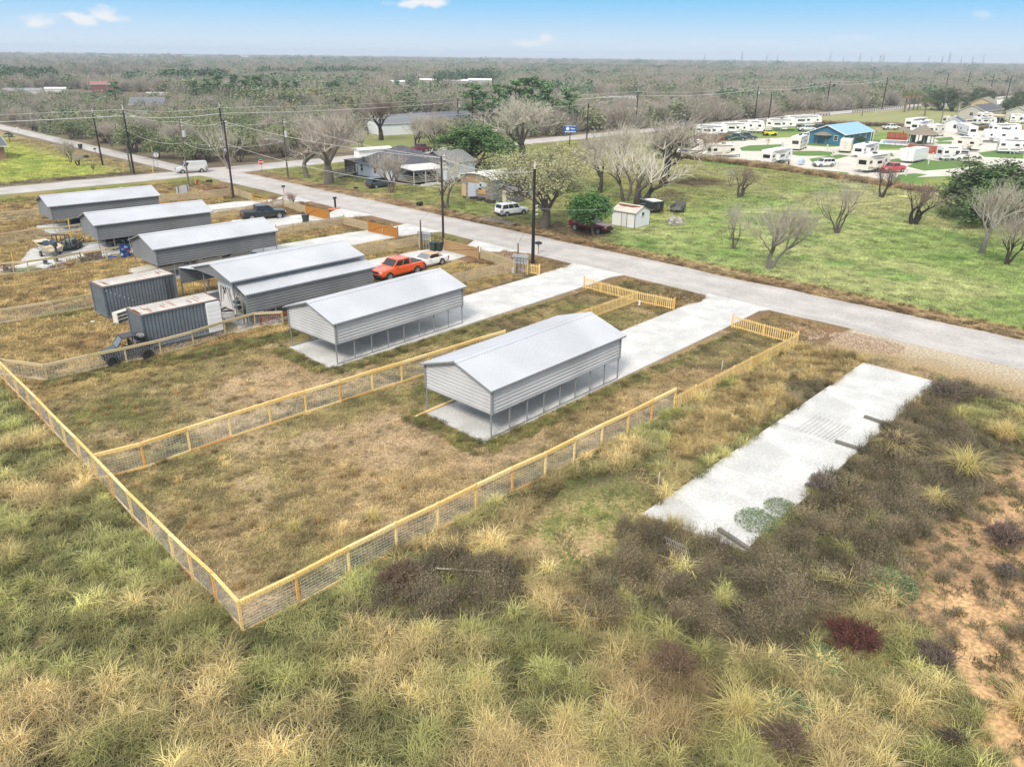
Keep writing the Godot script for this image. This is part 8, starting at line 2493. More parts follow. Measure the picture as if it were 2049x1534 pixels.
func trees() -> void:
	rng.seed = 77
	bare_tree("bare_a", 1, 2.6, 0.30, 5, 0.85, 0.5, 4)
	bare_tree("bare_b", 1, 2.2, 0.34, 5, 1.05, 0.35, 4)
	bare_tree("bare_c", 2, 2.8, 0.22, 5, 0.8, 0.6, 3)
	bare_tree("vase_a", 4, 2.6, 0.12, 4, 0.55, 0.9, 3)
	bare_tree("vase_b", 3, 2.4, 0.15, 4, 0.6, 0.8, 4)
	bare_tree("stub", 3, 1.6, 0.24, 4, 0.8, 0.5, 3)
	leafy_tree("olive", 1, 2.2, 0.36, 5, 1.0, 0.3, 4, 12, 0.5, 0.055, px(140, 142, 106, 0.85), px(166, 164, 126, 0.85))
	leafy_tree("round", 1, 1.5, 0.16, 3, 0.95, 0.25, 6, 34, 0.62, 0.12, px(48, 84, 44, 0.9), px(84, 120, 62, 0.9))
	leafy_tree("broad", 2, 2.4, 0.3, 4, 1.1, 0.25, 4, 26, 0.75, 0.15, px(58, 88, 48, 0.95), px(98, 126, 68, 0.95))
	leafy_tree("oak", 3, 2.6, 0.3, 4, 1.1, 0.2, 3, 22, 0.8, 0.17, px(64, 78, 54, 0.95), px(96, 108, 74, 0.95))
	leafy_tree("brush_a", 5, 1.5, 0.09, 3, 0.9, 0.3, 4, 9, 0.75, 0.13, px(86, 98, 68, 0.9), px(128, 136, 98, 0.9))
	leafy_tree("brush_b", 4, 1.7, 0.1, 3, 0.8, 0.45, 4, 7, 0.8, 0.12, px(108, 114, 82, 0.9), px(140, 142, 108, 0.9))
	bare_tree("thicket", 5, 1.7, 0.07, 4, 0.8, 0.5, 5)
	for k in 3: pine_tree("pine_%d" % k, 15.0, k)
	palm_tree("palm", 8.0)
	var grey := mat(px(168, 160, 148, 0.95), 0.9)
	var pale := mat(px(184, 178, 164, 0.9), 0.9)
	var brown := mat(px(120, 106, 94, 1.0), 0.9)
	var leafm := vmat(0.7, "", 0.3, 0.35)
	var bk := px(128, 118, 108)
	var dk := px(86, 76, 68)
	var list := [
		["bare_a", "bare_tree", "left one of two pale bare trees on the corner lawn of the blue house", Vector3(76.3, 0, -127.64), 10.66, grey, px(150, 142, 130), 0.3, 1.25],
		["bare_b", "bare_tree", "right one of two pale bare trees on the corner lawn, beside the ramp", Vector3(75.09, 0, -118.74), 11.51, grey, px(156, 148, 134), 1.6, 1.2],
		["vase_b", "bare_tree", "twiggy small tree with pinkish stems in front of the blue house", Vector3(77.06, 0, -103.65), 6.31, grey, px(160, 136, 120), 0.8, 1.2],
		["bare_c", "bare_tree", "bare tree behind the transformer pole, left of the patched shed", Vector3(74.64, 0, -87.01), 7.96, pale, px(140, 130, 116), 0.2, 1.0],
		["bare_b", "bare_tree", "big spreading pale bare oak behind the patched shed", Vector3(120.99, 0, -115.78), 13, pale, bk, 0.5, 1.35],
		["olive", "olive_tree", "wide olive-grey tree of fine twigs behind the white estate car", Vector3(75.27, 0, -67.82), 10.82, leafm, px(140, 130, 116), 0.7, 1.45],
		["bare_a", "bare_tree", "dark trunked bare tree just behind the round green tree", Vector3(102.9, 0, -80.63), 9.22, grey, dk, 2.2, 1.35],
		["bare_c", "bare_tree", "leaning pale bare tree left of the white shed roof", Vector3(99.37, 0, -72.81), 9.24, pale, bk, 3.0, 1.45],
		["stub", "bare_tree", "low forked bare tree behind the white shed", Vector3(98.88, 0, -69.68), 7.35, pale, bk, 1.0, 1.5],
		["bare_b", "bare_tree", "big dark bare oak in front of the evergreen, above the brush heap", Vector3(117.38, 0, -77.89), 11.22, grey, dk, 2.6, 1.45],
		["bare_a", "bare_tree", "bare tree between the blue sign and the big dark oak", Vector3(122.38, 0, -91.75), 9.15, pale, bk, 1.1, 1.5],
		["vase_a", "bare_tree", "slim bare tree on the meadow with a green clump at its right stem", Vector3(82.31, 0, -44.11), 5.66, grey, bk, 0.4, 0.8],
		["vase_b", "bare_tree", "bare vase-shaped tree at the street ditch on the meadow", Vector3(76.88, 0, -36.77), 6.8, grey, px(160, 156, 146), 1.4, 1.25],
		["vase_a", "bare_tree", "bare two-stemmed tree in the middle of the meadow", Vector3(100.61, 0, -39.42), 6.91, grey, bk, 2.4, 1.4],
		["stub", "bare_tree", "short stumpy tree with dark limbs on the right of the meadow", Vector3(114.41, 0, -34.7), 5.46, brown, dk, 0.2, 0.9],
		["stub", "bare_tree", "stumpy ivy-grown tree in front of the big caravan with swirls", Vector3(133.9, 0, -46.27), 4.86, brown, dk, 1.8, 0.7],
		["bare_a", "bare_tree", "pale bare tree in front of the big dark bush at the right edge", Vector3(101.96, 0, -22.76), 7.8, grey, px(160, 156, 146), 0.9, 1.1],
		["vase_b", "bare_tree", "low dark-stemmed bare tree at the right edge of the meadow", Vector3(98.04, 0, -19.35), 5.78, grey, dk, 0.5, 1.0],
		["stub", "bare_tree", "small bare tree on the meadow right of the brush heap", Vector3(116.6, 0, -62.4), 4.75, brown, bk, 0.3, 0.8],
		["vase_a", "bare_tree", "slender bare tree just left of the small one beyond the brush heap", Vector3(124.95, 0, -68.92), 3.66, grey, bk, 1.3, 0.7],
		["vase_b", "bare_tree", "bare tree on the yellow lawn by the side road", Vector3(51.57, 0, -176.31), 4.46, grey, bk, 1.0, 1.1],
		["stub", "bare_tree", "low bare shrub tree right of the bare tree on the yellow lawn", Vector3(51.38, 0, -171.34), 2.29, grey, bk, 0.6, 1.1],
		["bare_c", "bare_tree", "bare tree with mossy twigs behind the blue house roof", Vector3(118.72, 0, -148.25), 8.94, grey, dk, 0.4, 1.0],
		["bare_a", "bare_tree", "bare tree behind the right wing of the blue house", Vector3(116.59, 0, -139.5), 8.82, grey, dk, 1.9, 1.0],
		["bare_b", "bare_tree", "dark bare oak left of the white gabled house", Vector3(127.64, 0, -174.69), 10.51, brown, dk, 1.2, 1.1],
		["stub", "bare_tree", "dead pale broken tree behind the left end of the blue house", Vector3(109.81, 0, -158.45), 4.75, pale, px(186, 178, 166), 0.2, 0.7],
		["vase_a", "bare_tree", "pale dead tree at the thicket edge behind the leaning pole", Vector3(71.09, 0, -147.46), 8.53, pale, px(186, 178, 166), 2.0, 1.3],
		["round", "round_green_tree", "dense round dark green tree beside the street, over the red pickup", Vector3(75.92, 0, -60.11), 5.94, leafm, bk, 0.3, 1.15],
		["broad", "green_tree", "wide bright green tree behind the patched shed", Vector3(106.41, 0, -114.98), 9.4, leafm, dk, 1.3, 1.75],
		["oak", "green_tree", "dark evergreen behind the big dark bare oak", Vector3(152.35, 0, -99.33), 7.05, leafm, dk, 0.5, 1.0],
		["broad", "green_tree", "big dark green bush at the right edge, left half", Vector3(124.73, 0, -29.59), 8.4, leafm, dk, 0.2, 1.7],
		["oak", "green_tree", "big grey green bush at the right edge, right half", Vector3(126.56, 0, -25.01), 8.8, leafm, dk, 2.2, 1.5],
		["round", "round_shrub", "round green shrub in front of the blue hall", Vector3(219.57, 0, -84.11), 2.45, leafm, dk, 1.0, 1.2],
		["pine_0", "small_pine", "small dark evergreen at the left edge of the yellow lawn", Vector3(53.97, 0, -228.26), 2.6, leafm, dk, 0.0, 1.9],
		["palm", "palm_tree", "single palm above the bare trees, left of the pale sheds", Vector3(190.98, 0, -256.84), 9.64, leafm, px(128, 112, 96), 0.0, 1.0],
		["palm", "palm_tree", "leftmost palm of the row by the mown paddock", Vector3(381.96, 0, -129.59), 9.61, leafm, px(150, 138, 122), 0.5, 1.3],
		["palm", "palm_tree", "second palm from the left by the mown paddock", Vector3(391.71, 0, -131.03), 9.6, leafm, px(150, 138, 122), 1.0, 1.3],
		["palm", "palm_tree", "third palm from the left by the mown paddock", Vector3(401.89, 0, -132.54), 9.16, leafm, px(150, 138, 122), 1.5, 1.3],
		["palm", "palm_tree", "fourth palm from the left by the mown paddock", Vector3(399.35, 0, -129.91), 9.5, leafm, px(150, 138, 122), 2.0, 1.3],
		["palm", "palm_tree", "short palm standing apart on the mown paddock", Vector3(362.42, 0, -114.59), 7.73, leafm, px(150, 138, 122), 2.0, 1.5],
		["oak", "dark_oak", "dark evergreen oak right of the palms", Vector3(413.36, 0, -124.35), 10.52, leafm, dk, 0.0, 1.3],
		["oak", "dark_oak", "dark evergreen oak behind the leaning pale pole", Vector3(409.55, 0, -118.22), 9.91, leafm, dk, 2.0, 1.2],
		["oak", "dark_oak", "dark evergreen oak above the tan house", Vector3(440.07, 0, -114.59), 10.39, leafm, dk, 1.0, 1.2],
		["oak", "dark_oak", "dark evergreen oak at the right edge above the white house", Vector3(410.44, 0, -92.61), 9.88, leafm, dk, 0.5, 1.2],
		["vase_b", "bare_shrub", "twiggy bare shrub between the open gate and the street", Vector3(59.4, 0, -104.09), 2.19, mat(px(160, 128, 112, 0.95), 0.9), px(130, 108, 96), 0.4, 1.9],
		["vase_b", "bare_shrub", "twiggy bare shrub in front of the open yellow gate", Vector3(57.17, 0, -106.1), 1.83, mat(px(160, 128, 112, 0.95), 0.9), px(130, 108, 96), 2.4, 1.5],
		["stub", "bare_shrub", "tiny bare shrub on the lawn by the dark pole", Vector3(51.26, 0, -162.72), 1.3, brown, dk, 0.4, 1.0],
		["vase_a", "bare_shrub", "slender pinkish shrub on the lawn strip of the park, left one", Vector3(186.32, 0, -103.58), 1.48, brown, px(160, 120, 110), 0.4, 1.0],
		["vase_a", "bare_shrub", "slender pinkish shrub on the lawn strip of the park, right one", Vector3(198.34, 0, -99.98), 2.15, brown, px(160, 120, 110), 1.4, 1.0],
	]
	for q in list:
		var bare: bool = q[1] == "bare_tree"
		tree(q[0], q[1], q[2], q[3], q[4] * (1.16 if bare else 1.0), extent(q[0]), q[6], q[5], q[7], q[8] * (1.2 if bare and q[8] < 1.3 else 1.0))
	var pk := 0
	for q in [[Vector3(165.15, 0, -179.41), 13.54, "leftmost tall pine behind the bare oak"], [Vector3(175.25, 0, -185.02), 10.94, "short pine between the tall ones behind the bare oak"], [Vector3(171.71, 0, -174.21), 13.32, "pine with a split crown behind the bare oak"], [Vector3(168.21, 0, -164.39), 15.11, "tallest pine of the clump, left of centre"], [Vector3(171.9, 0, -161.43), 15.54, "tallest pine of the clump, right of centre"], [Vector3(180.99, 0, -162.53), 13.8, "pine right of the tallest pair"], [Vector3(188.44, 0, -160.97), 12.62, "rightmost pine of the clump above the blue sign"],
			[Vector3(124.23, 0, -350.39), 9.95, "broad lone pine in front of the small red barn"], [Vector3(166.03, 0, -367.22), 9.65, "leftmost pine of the long row beyond the thicket"], [Vector3(168.41, 0, -360.63), 10.63, "second pine of the long row beyond the thicket"], [Vector3(176.11, 0, -365.56), 11.74, "third pine of the long row beyond the thicket"], [Vector3(181.68, 0, -361.84), 12.21, "fourth pine of the long row beyond the thicket"], [Vector3(188.79, 0, -362.35), 11.72, "fifth pine of the long row beyond the thicket"], [Vector3(185.01, 0, -344.47), 12.12, "sixth pine of the long row beyond the thicket"], [Vector3(192.17, 0, -344.6), 11.22, "seventh pine of the long row beyond the thicket"], [Vector3(197.2, 0, -341.22), 10.4, "eighth pine of the long row beyond the thicket"], [Vector3(201.13, 0, -338.57), 9.57, "last pine of the long row beyond the thicket"],
			[Vector3(213.23, 0, -330.41), 9.2, "left one of two flat-topped pines above the bright lines"], [Vector3(215.52, 0, -328.86), 10.52, "right one of two flat-topped pines above the bright lines"], [Vector3(232.11, 0, -339.06), 8.74, "lone round pine right of the flat-topped pair"], [Vector3(269.39, 0, -350.5), 9.47, "lone pine in front of the long pale sheds"], [Vector3(155.88, 0, -571.46), 8.96, "dark pine above the white mobile homes"], [Vector3(143.81, 0, -578.03), 10.31, "dark pine at the far left edge"], [Vector3(160.52, 0, -550.8), 7.93, "dark pine right of the white mobile homes"], [Vector3(213.57, 0, -580.58), 6.95, "left pine of two behind the small red barn"], [Vector3(220.77, 0, -576.85), 6.98, "right pine of two behind the small red barn"]]:
		var key := "pine_%d" % (pk % 3)
		tree(key, "pine_tree", q[2], q[0], q[1], 15.0, px(108, 90, 78), leafm, pk * 1.7, 1.25)
		pk += 1
	# the grey green thicket beyond the crossing
	for i in 11:
		for j in 10:
			var p := Vector3(70.0 + i * 6.6 + rf(-2.4, 2.4), 0, -158.5 - j * 8.4 + rf(-3.2, 3.2))
			if p.x > 98.0 and p.z > -176.0 and p.x < 128.0: continue
			if p.x > 118.0 and p.z < -170.0: continue
			var bare := rng.randf() < 0.16
			var key: String = "thicket" if bare else ["brush_a", "brush_b"][rng.randi() % 2]
			if bare: tree(key, "bare_brush_tree", "bare grey many-stemmed tree among the green brush beyond the crossing", p, rf(5.5, 8.0), extent(key), bk, grey, rf(0, 6), 1.1, "bare trees of the thicket")
			else: tree(key, "brush_tree", "grey green brushy tree of the thicket beyond the crossing", p, rf(5.0, 7.6), extent(key), bk, leafm, rf(0, 6), rf(1.05, 1.3), "brushy trees of the thicket")
	# brush along the far side of the far road
	for i in 26:
		var x := 176.0 + i * 6.4 + rf(-2, 2)
		if x > 268.0: break
		var p := Vector3(x, 0, -157.0 - rf(0, 9))
		var key: String = ["brush_a", "thicket", "brush_b"][i % 3]
		if key == "thicket": tree(key, "bare_brush_tree", "bare grey tree in the brush on the far side of the far road", p, rf(6, 8.5), extent(key), bk, grey, rf(0, 6), 1.1, "bare trees along the far road")
		else: tree(key, "brush_tree", "dark green brushy tree on the far side of the far road", p, rf(5, 8), extent(key), bk, leafm, rf(0, 6), 1.2, "brushy trees along the far road")

# ---------------------------------------------------------------- far woods and buildings
func wood_crown(twigs: int, leaves: int, size: float) -> ArrayMesh:      # about one unit wide each way and one high
	var b := MB.new()
	for k in twigs:
		var a := rf(0, TAU)
		var e := acos(rf(0.0, 1.0))
		var d := Vector3(cos(a) * sin(e) * 0.62, cos(e) * 0.9 + 0.12, sin(a) * sin(e) * 0.62)
		var p0 := d * rf(0.0, 0.5) * Vector3(1, 0.7, 1)
		var s := d.cross(Vector3(rf(-1, 1), rf(-1, 1), rf(-1, 1))).normalized() * rf(0.008, 0.02)
		b.col = Color(1, 1, 1) * rf(0.75, 1.2)
		b.tri(p0 - s, p0 + s, d + Vector3(rf(-0.1, 0.1), rf(-0.06, 0.1), rf(-0.1, 0.1)))
	for k in leaves:
		var a := rf(0, TAU)
		var e := acos(rf(-0.15, 1.0))
		var rr := rf(0.6, 1.0)
		b.col = Color(1, 1, 1) * rf(0.7, 1.25)
		leaf(b, Vector3(cos(a) * sin(e) * 0.55 * rr, 0.18 + cos(e) * 0.75 * rr, sin(a) * sin(e) * 0.55 * rr), size * rf(0.6, 1.4))
	return b.mesh()

func far_things() -> void:
	rng.seed = 5
	var clear := [pts([116.37, -454.18, 162.98, -395.58, 188.06, -455.2, 172.99, -526.46, 149.14, -557.12]), pts([179.21, -666.27, 231.96, -593.17, 326.45, -831.13, 251.83, -897.98]), pts([157.46, -185.5, 187.26, -185.34, 215.7, -246.09, 188.54, -248.25, 140, -199.33, 104.89, -155.8, 121.89, -140.21]), pts([138.99, -134.08, 183.18, -148.37, 166.31, -134.58, 131.55, -126.88]), pts([269.45, -218.87, 313.35, -187.33, 372.38, -223.11, 342.22, -278.34]), pts([266.24, -167.41, 341.79, -150.64, 363.06, -160.24, 294.22, -185.27]), pts([316.89, -119.68, 308.47, -65.92, 573.83, -126.85, 492, -154.63, 375.63, -142.59]), pts([247.12, -1017.81, 402.58, -850.71, 548.16, -1156, 316.99, -1300.38]), pts([286.29, -380.78, 341.65, -346.74, 485.09, -492.37, 387.43, -514.68])]
	var xf := [[], [], []]
	var cl := [[], [], []]
	var bands := [[215.0, 420.0, 4.4, 1.0], [420.0, 900.0, 7.0, 1.15], [900.0, 2000.0, 13.0, 1.5], [2000.0, 5200.0, 30.0, 2.4]]
	for bd in bands:
		var step: float = bd[2]
		var n := int((deg_to_rad(80.0) * 0.5 * (bd[1] * bd[1] - bd[0] * bd[0])) / (step * step))
		for i in n:
			var r: float = sqrt(rf(bd[0] * bd[0], bd[1] * bd[1]))
			var a := deg_to_rad(rf(-84.0, -4.0))
			var x := r * cos(a)
			var z := r * sin(a)
			if z > -154.0 and x > -10.0 and x < 700.0 and (x < 400.0 or z > -140.0): continue
			if x < 68.5 and x > 58.0 and z > -900.0: continue
			if x <= 58.0 and z > -300.0: continue
			if z > -152.5: continue
			if x > 66.0 and x < 128.0 and z > -236.0 and (x < 98.0 or z < -176.0) and x < 118.0: continue
			var skip := false
			for p in clear:
				if in_poly(x, z, p): skip = true; break
			if skip: continue
			var nn := n2.get_noise_2d(x * 0.16, z * 0.16)
			var n3_ := n1.get_noise_2d(x * 0.12 + 300.0, z * 0.12)
			if nn > 0.5 and r > 450.0: continue
			var kind := 0
			var hgt: float = rf(6.0, 9.0) * bd[3]
			if x < 170.0 and r < 480.0: hgt = rf(3.4, 5.8)
			var c := px(142, 136, 124, 0.85).lerp(px(158, 146, 134, 0.85), rng.randf()).lerp(px(122, 122, 108, 0.85), rf(0, 0.6))
			if rng.randf() < (0.12 + 0.4 * smoothstep(-0.05, 0.3, n3_) + (0.25 if x < 200.0 and r < 420.0 else 0.0)):
				kind = 1
				c = px(96, 104, 78, 0.85).lerp(px(124, 130, 96, 0.85), rng.randf())
			if n3_ < -0.34 and rng.randf() < 0.5 and r > 380.0 or rng.randf() < 0.012:
				kind = 2
				c = px(78, 98, 74, 0.75).lerp(px(94, 112, 84, 0.75), rng.randf()); hgt *= 1.2
			if rng.randf() < 0.012: c = px(170, 140, 80)
			var w := hgt * rf(0.85, 1.35)
			xf[kind].append(Transform3D(Basis(Vector3.UP, rf(0, TAU)).scaled_local(Vector3(w, hgt, w)), Vector3(x, -0.3, z)))
			cl[kind].append(c)
	for q in [[Vector3(221.87, 0, -535.59), Vector3(254.27, 0, -517.98), 70], [Vector3(152.1, 0, -633.49), Vector3(175.88, 0, -600.12), 60], [Vector3(872.65, 0, -1377.01), Vector3(1155.94, 0, -1441.4), 150], [Vector3(1000.76, 0, -1146.4), Vector3(1179.82, 0, -1183.32), 60], [Vector3(1004.4, 0, -914.44), Vector3(1237.34, 0, -737.78), 260], [Vector3(404.81, 0, -481.43), Vector3(504.23, 0, -511.79), 40], [Vector3(362, 0, -669.32), Vector3(481.26, 0, -654.87), 60]]:
		for i in q[2]:
			var p: Vector3 = q[0].lerp(q[1], rng.randf()) * rf(0.97, 1.05)
			var hh := rf(10.0, 14.0)
			xf[2].append(Transform3D(Basis(Vector3.UP, rf(0, TAU)).scaled_local(Vector3(hh, hh, hh)), p))
			cl[2].append(px(66, 88, 62, 1.0).lerp(px(84, 104, 74, 1.0), rng.randf()))
	var m := vmat(0.9, "", 0.3, 0.2)
	scatter("bare_woods", "leafless grey brown woods spreading to the horizon", "woods", wood_crown(230, 60, 0.035), m, xf[0], cl[0])
	scatter("green_woods", "grey green evergreen brush mixed into the far woods", "woods", wood_crown(40, 230, 0.06), m, xf[1], cl[1])
	scatter("pine_woods", "dark belts of pines in the far woods", "woods", wood_crown(24, 190, 0.075), m, xf[2], cl[2])
	# far houses and sheds
	var wh := mat(px(236, 236, 236, 1.2), 0.6)
	var gr := mat(px(150, 152, 156), 0.8)
	for q in [["white_bungalow", "long white mobile home at the far left edge", Vector3(120.65, 0, -463.54), 17.0, 6.0, 3.0, 4.0, wh, gr, -0.5], ["white_trailer_home", "short white mobile home right of the long one", Vector3(141.58, 0, -483.37), 10.0, 4.5, 2.8, 3.4, wh, wh, -0.5], ["red_barn", "small red barn behind the broad lone pine", Vector3(167.71, 0, -489.45), 11.0, 8.0, 4.5, 6.0, mat(px(134, 84, 80), 0.8), mat(px(164, 108, 104), 0.7), -0.4], ["white_container", "white box trailer in the bare trees right of the lone pine", Vector3(165.15, 0, -405.43), 12.0, 3.0, 3.0, 3.1, wh, wh, -0.7],
			["hidden_house", "dark roof of a house hidden in the thicket", Vector3(125.98, 0, -321.96), 12.0, 8.0, 2.6, 5.0, gr, mat(px(120, 124, 132), 0.9), -0.6], ["white_gabled_house", "white gabled house with a grey roof beyond the crossing road", Vector3(144.08, 0, -187.73), 16.0, 9.0, 3.2, 5.2, mat(px(222, 226, 230, 1.2), 0.7), mat(px(128, 132, 138), 0.9), -0.15], ["long_grey_roof", "long dark grey roof behind the mossy bare trees", Vector3(161.98, 0, -190.8), 20.0, 9.0, 3.0, 5.0, gr, mat(px(106, 112, 124), 0.9), -0.1],
			["pale_shed", "pale green shed among the far trees, left of the palm", Vector3(344.32, 0, -458.75), 22.0, 10.0, 4.5, 5.4, mat(px(186, 196, 190), 0.8), mat(px(220, 224, 222, 1.2), 0.7), -0.7], ["pale_shed", "long pale pink shed right of the lone far pine", Vector3(310.47, 0, -396.78), 24.0, 8.0, 3.5, 4.2, mat(px(204, 182, 176), 0.8), mat(px(216, 208, 204), 0.7), -0.7], ["pale_shed", "white roofed shed at upper middle, left one", Vector3(406.64, 0, -492.57), 13.0, 8.0, 4.0, 5.0, mat(px(190, 186, 180), 0.8), wh, -0.7], ["pale_shed", "white roofed long shed at upper middle, centre one", Vector3(425.41, 0, -482.97), 22.0, 12.0, 3.5, 4.6, mat(px(190, 190, 188), 0.8), wh, -0.7], ["pale_shed", "white roofed shed at upper middle, behind the pines", Vector3(444.21, 0, -473.35), 18.0, 10.0, 4.0, 5.2, mat(px(176, 190, 186), 0.8), wh, -0.7],
			["cream_shed", "cream shed with a white roof left of the bush pole", Vector3(304.51, 0, -228.73), 12.0, 9.0, 3.6, 4.6, mat(px(226, 206, 150, 1.2), 0.8), wh, -0.8], ["cream_shed", "low pale shed with a white roof above the blue sign", Vector3(298.56, 0, -242.36), 14.0, 9.0, 3.2, 4.2, mat(px(196, 190, 178), 0.8), wh, -0.8], ["cream_shed", "pale cottage in the bare trees right of the bush pole", Vector3(295.7, 0, -200.01), 12.0, 8.0, 3.0, 4.6, mat(px(206, 196, 170), 0.8), mat(px(196, 190, 184), 0.8), -0.8], ["cream_shed", "grey cottage in the bare trees left of the dry meadow", Vector3(314.34, 0, -195.01), 12.0, 8.0, 3.0, 4.6, mat(px(190, 184, 176), 0.8), mat(px(176, 172, 168), 0.8), -0.8],
			["silver_roof", "long low white trailer behind the left slope of the blue roof", Vector3(104.34, 0, -146.11), 8.0, 2.4, 1.7, 2.0, wh, wh, -0.1]]:
		gable_building(q[0], q[1], q[2], q[9], q[3], q[4], q[5], q[6], q[7], q[8], mat(px(220, 220, 218), 0.7), 0.3)
	var bh := gable_building("brick_house", "brick house with a dark roof cut off by the left edge", Vector3(43.31, 0, -192.03) + Vector3(-7.5, 0, -3.5), 0.0, 16.0, 9.0, 2.9, 4.6, mat(px(176, 138, 116), 0.9), mat(px(104, 108, 118), 0.9), mat(px(226, 226, 226), 0.6), 0.7)
	for y in 16:
		for k in 17:
			var b := MB.new()
			b.box(Vector3(8.02, 0.1 + y * 0.17, -4.2 + k * 0.52 + (0.26 if y % 2 else 0.0)), Vector3(0.03, 0.14, 0.48))
			put("brick", b, mat([px(182, 140, 116), px(164, 122, 100), px(196, 160, 138)][(y * 7 + k * 3) % 3], 0.9), bh)
	# white boxes of the far town, and pylons on the skyline
	for k in 26:
		var pxx := [30, 46, 62, 84, 100, 118, 150, 172, 190, 214, 240, 268, 300, 330, 372, 392, 410, 440, 470, 610, 640, 1130, 1148, 1166, 1185, 1205]
		var far_r := rf(2300.0, 3600.0)
		var br := deg_to_rad(-76.0 + (pxx[k] / 2049.0) * 63.0 + (1.6 if pxx[k] > 900 else 0.0))
		var b := MB.new()
		var hh := rf(8.0, 18.0)
		b.box(Vector3(0, hh * 0.5, 0), Vector3(rf(20, 60), hh, rf(20, 40)))
		var o := put("far_building", b, wh if k % 3 else gr)
		o.position = Vector3(cos(br) * far_r, 0, sin(br) * far_r); o.rotation.y = -br
		tag(o, "small pale building of the far town on the skyline", "building", "buildings of the far town")
	var steel := mat(px(150, 156, 164), 0.7)
	var pl := MB.new()
	for s in [[-1, -1], [1, -1], [1, 1], [-1, 1]]:
		pl.rod(Vector3(s[0] * 5.0, 0, s[1] * 5.0), Vector3(s[0] * 0.8, 36, s[1] * 0.8), 0.45, 4)
		pl.rod(Vector3(s[0] * 0.8, 36, s[1] * 0.8), Vector3(0, 48, 0), 0.35, 4)
	for y in [30.0, 36.0, 42.0]: pl.rod(Vector3(-8, y, 0), Vector3(8, y, 0), 0.4, 4)
	for y in [8.0, 18.0, 27.0]:
		var w := lerpf(5.0, 0.8, y / 36.0)
		pl.rod(Vector3(-w, y, -w), Vector3(w, y + 6, w), 0.25, 3); pl.rod(Vector3(w, y, w), Vector3(-w, y + 6, -w), 0.25, 3)
	var pm := pl.mesh()
	var bx := [1522, 1573, 1595, 1700, 1726, 1757, 1780, 1850, 1885, 1909, 1921, 1942, 1962, 1980, 1444]
	for k in bx.size():
		var rr := rf(2700.0, 3600.0)
		var br := deg_to_rad(-76.05 + 63.03 * bx[k] / 2045.0 + 1.2 * sin(PI * bx[k] / 2045.0) * 0.0)
		var o := put("pylon", pm, steel)
		o.position = Vector3(cos(br) * rr, 0, sin(br) * rr); o.rotation.y = rf(-0.6, 0.6) - br
		o.scale = Vector3.ONE * rf(0.7, 1.15)
		tag(o, "thin lattice pylon on the hazy skyline at the right", "pylon", "pylons on the skyline")
	var wt := thing("water_tower", "pale water tower with a round tank on tall legs on the skyline", "water tower", Vector3(cos(deg_to_rad(-20.6)) * 2500.0, 0, sin(deg_to_rad(-20.6)) * 2500.0))
	var b2 := MB.new()
	b2.tube([Vector3(0, 30, 0), Vector3(0, 32, 0), Vector3(0, 36.5, 0), Vector3(0, 38.5, 0)], [4.5, 6.5, 6.5, 3.0], 16)
	put("tank", b2, mat(px(206, 210, 214), 0.5), wt)
	for k in 6:
		b2 = MB.new()
		var a := TAU * k / 6.0
		b2.rod(Vector3(cos(a) * 7.5, 0, sin(a) * 7.5), Vector3(cos(a) * 5.5, 32, sin(a) * 5.5), 0.5, 5)
		put("leg", b2, mat(px(170, 176, 184), 0.5), wt)
	b2 = MB.new()
	for y in [10.0, 21.0]:
		for k in 6:
			var a := TAU * k / 6.0
			var a2 := TAU * (k + 1) / 6.0
			b2.rod(Vector3(cos(a) * 7.0, y, sin(a) * 7.0), Vector3(cos(a2) * 7.0, y, sin(a2) * 7.0), 0.25, 3)
	put("bracing", b2, mat(px(170, 176, 184), 0.5), wt).set_meta("kind", "stuff")

# ---------------------------------------------------------------- grass and weeds
func tuft(n: int, l0: float, l1: float, lean: float, w: float, spread: float) -> ArrayMesh:
	var b := MB.new()
	for k in n:
		var a := rf(0, TAU)
		var d := Vector3(cos(a), 0, sin(a))
		var s := Vector3(-d.z, 0, d.x) * w * rf(0.7, 1.3)
		var l := rf(l0, l1)
		var o := Vector3(rf(-1, 1), 0, rf(-1, 1)) * spread
		var le := lean * rf(0.2, 1.3)
		var p1 := o + d * le * l * 0.35 + Vector3(0, l * 0.55, 0)
		var p2 := o + d * le * l * 1.1 + Vector3(0, l * (0.98 - le * 0.35), 0)
		b.col = Color(1, 1, 1) * rf(0.65, 1.3)
		b.quad(o - s, o + s, p1 + s * 0.8, p1 - s * 0.8)
		b.tri(p1 - s * 0.8, p1 + s * 0.8, p2)
	return b.mesh()

func weed(n: int, h: float) -> ArrayMesh:
	var b := MB.new()
	for k in n:
		var a := rf(0, TAU)
		var o := Vector3(cos(a), 0, sin(a)) * 0.28 * sqrt(rng.randf())
		var t := o * rf(1.3, 2.6) + Vector3(rf(-0.1, 0.1), h * rf(0.55, 1.1), rf(-0.1, 0.1))
		var s := Vector3(rf(-1, 1), 0, rf(-1, 1)).normalized() * 0.008
		b.col = Color(1, 1, 1) * rf(0.7, 1.2)
		b.tri(o - s, o + s, t)
		for j in 5:
			var p := o.lerp(t, rf(0.3, 1.0))
			leaf(b, p + Vector3(rf(-0.06, 0.06), 0, rf(-0.06, 0.06)), rf(0.012, 0.036))
	return b.mesh()

func on_slab(x: float, z: float, boxes: Array, loose: PackedVector2Array) -> bool:
	for q in boxes:
		if x > q[0] and x < q[2] and z > q[1] and z < q[3]: return true
	return in_poly(x, z, loose)

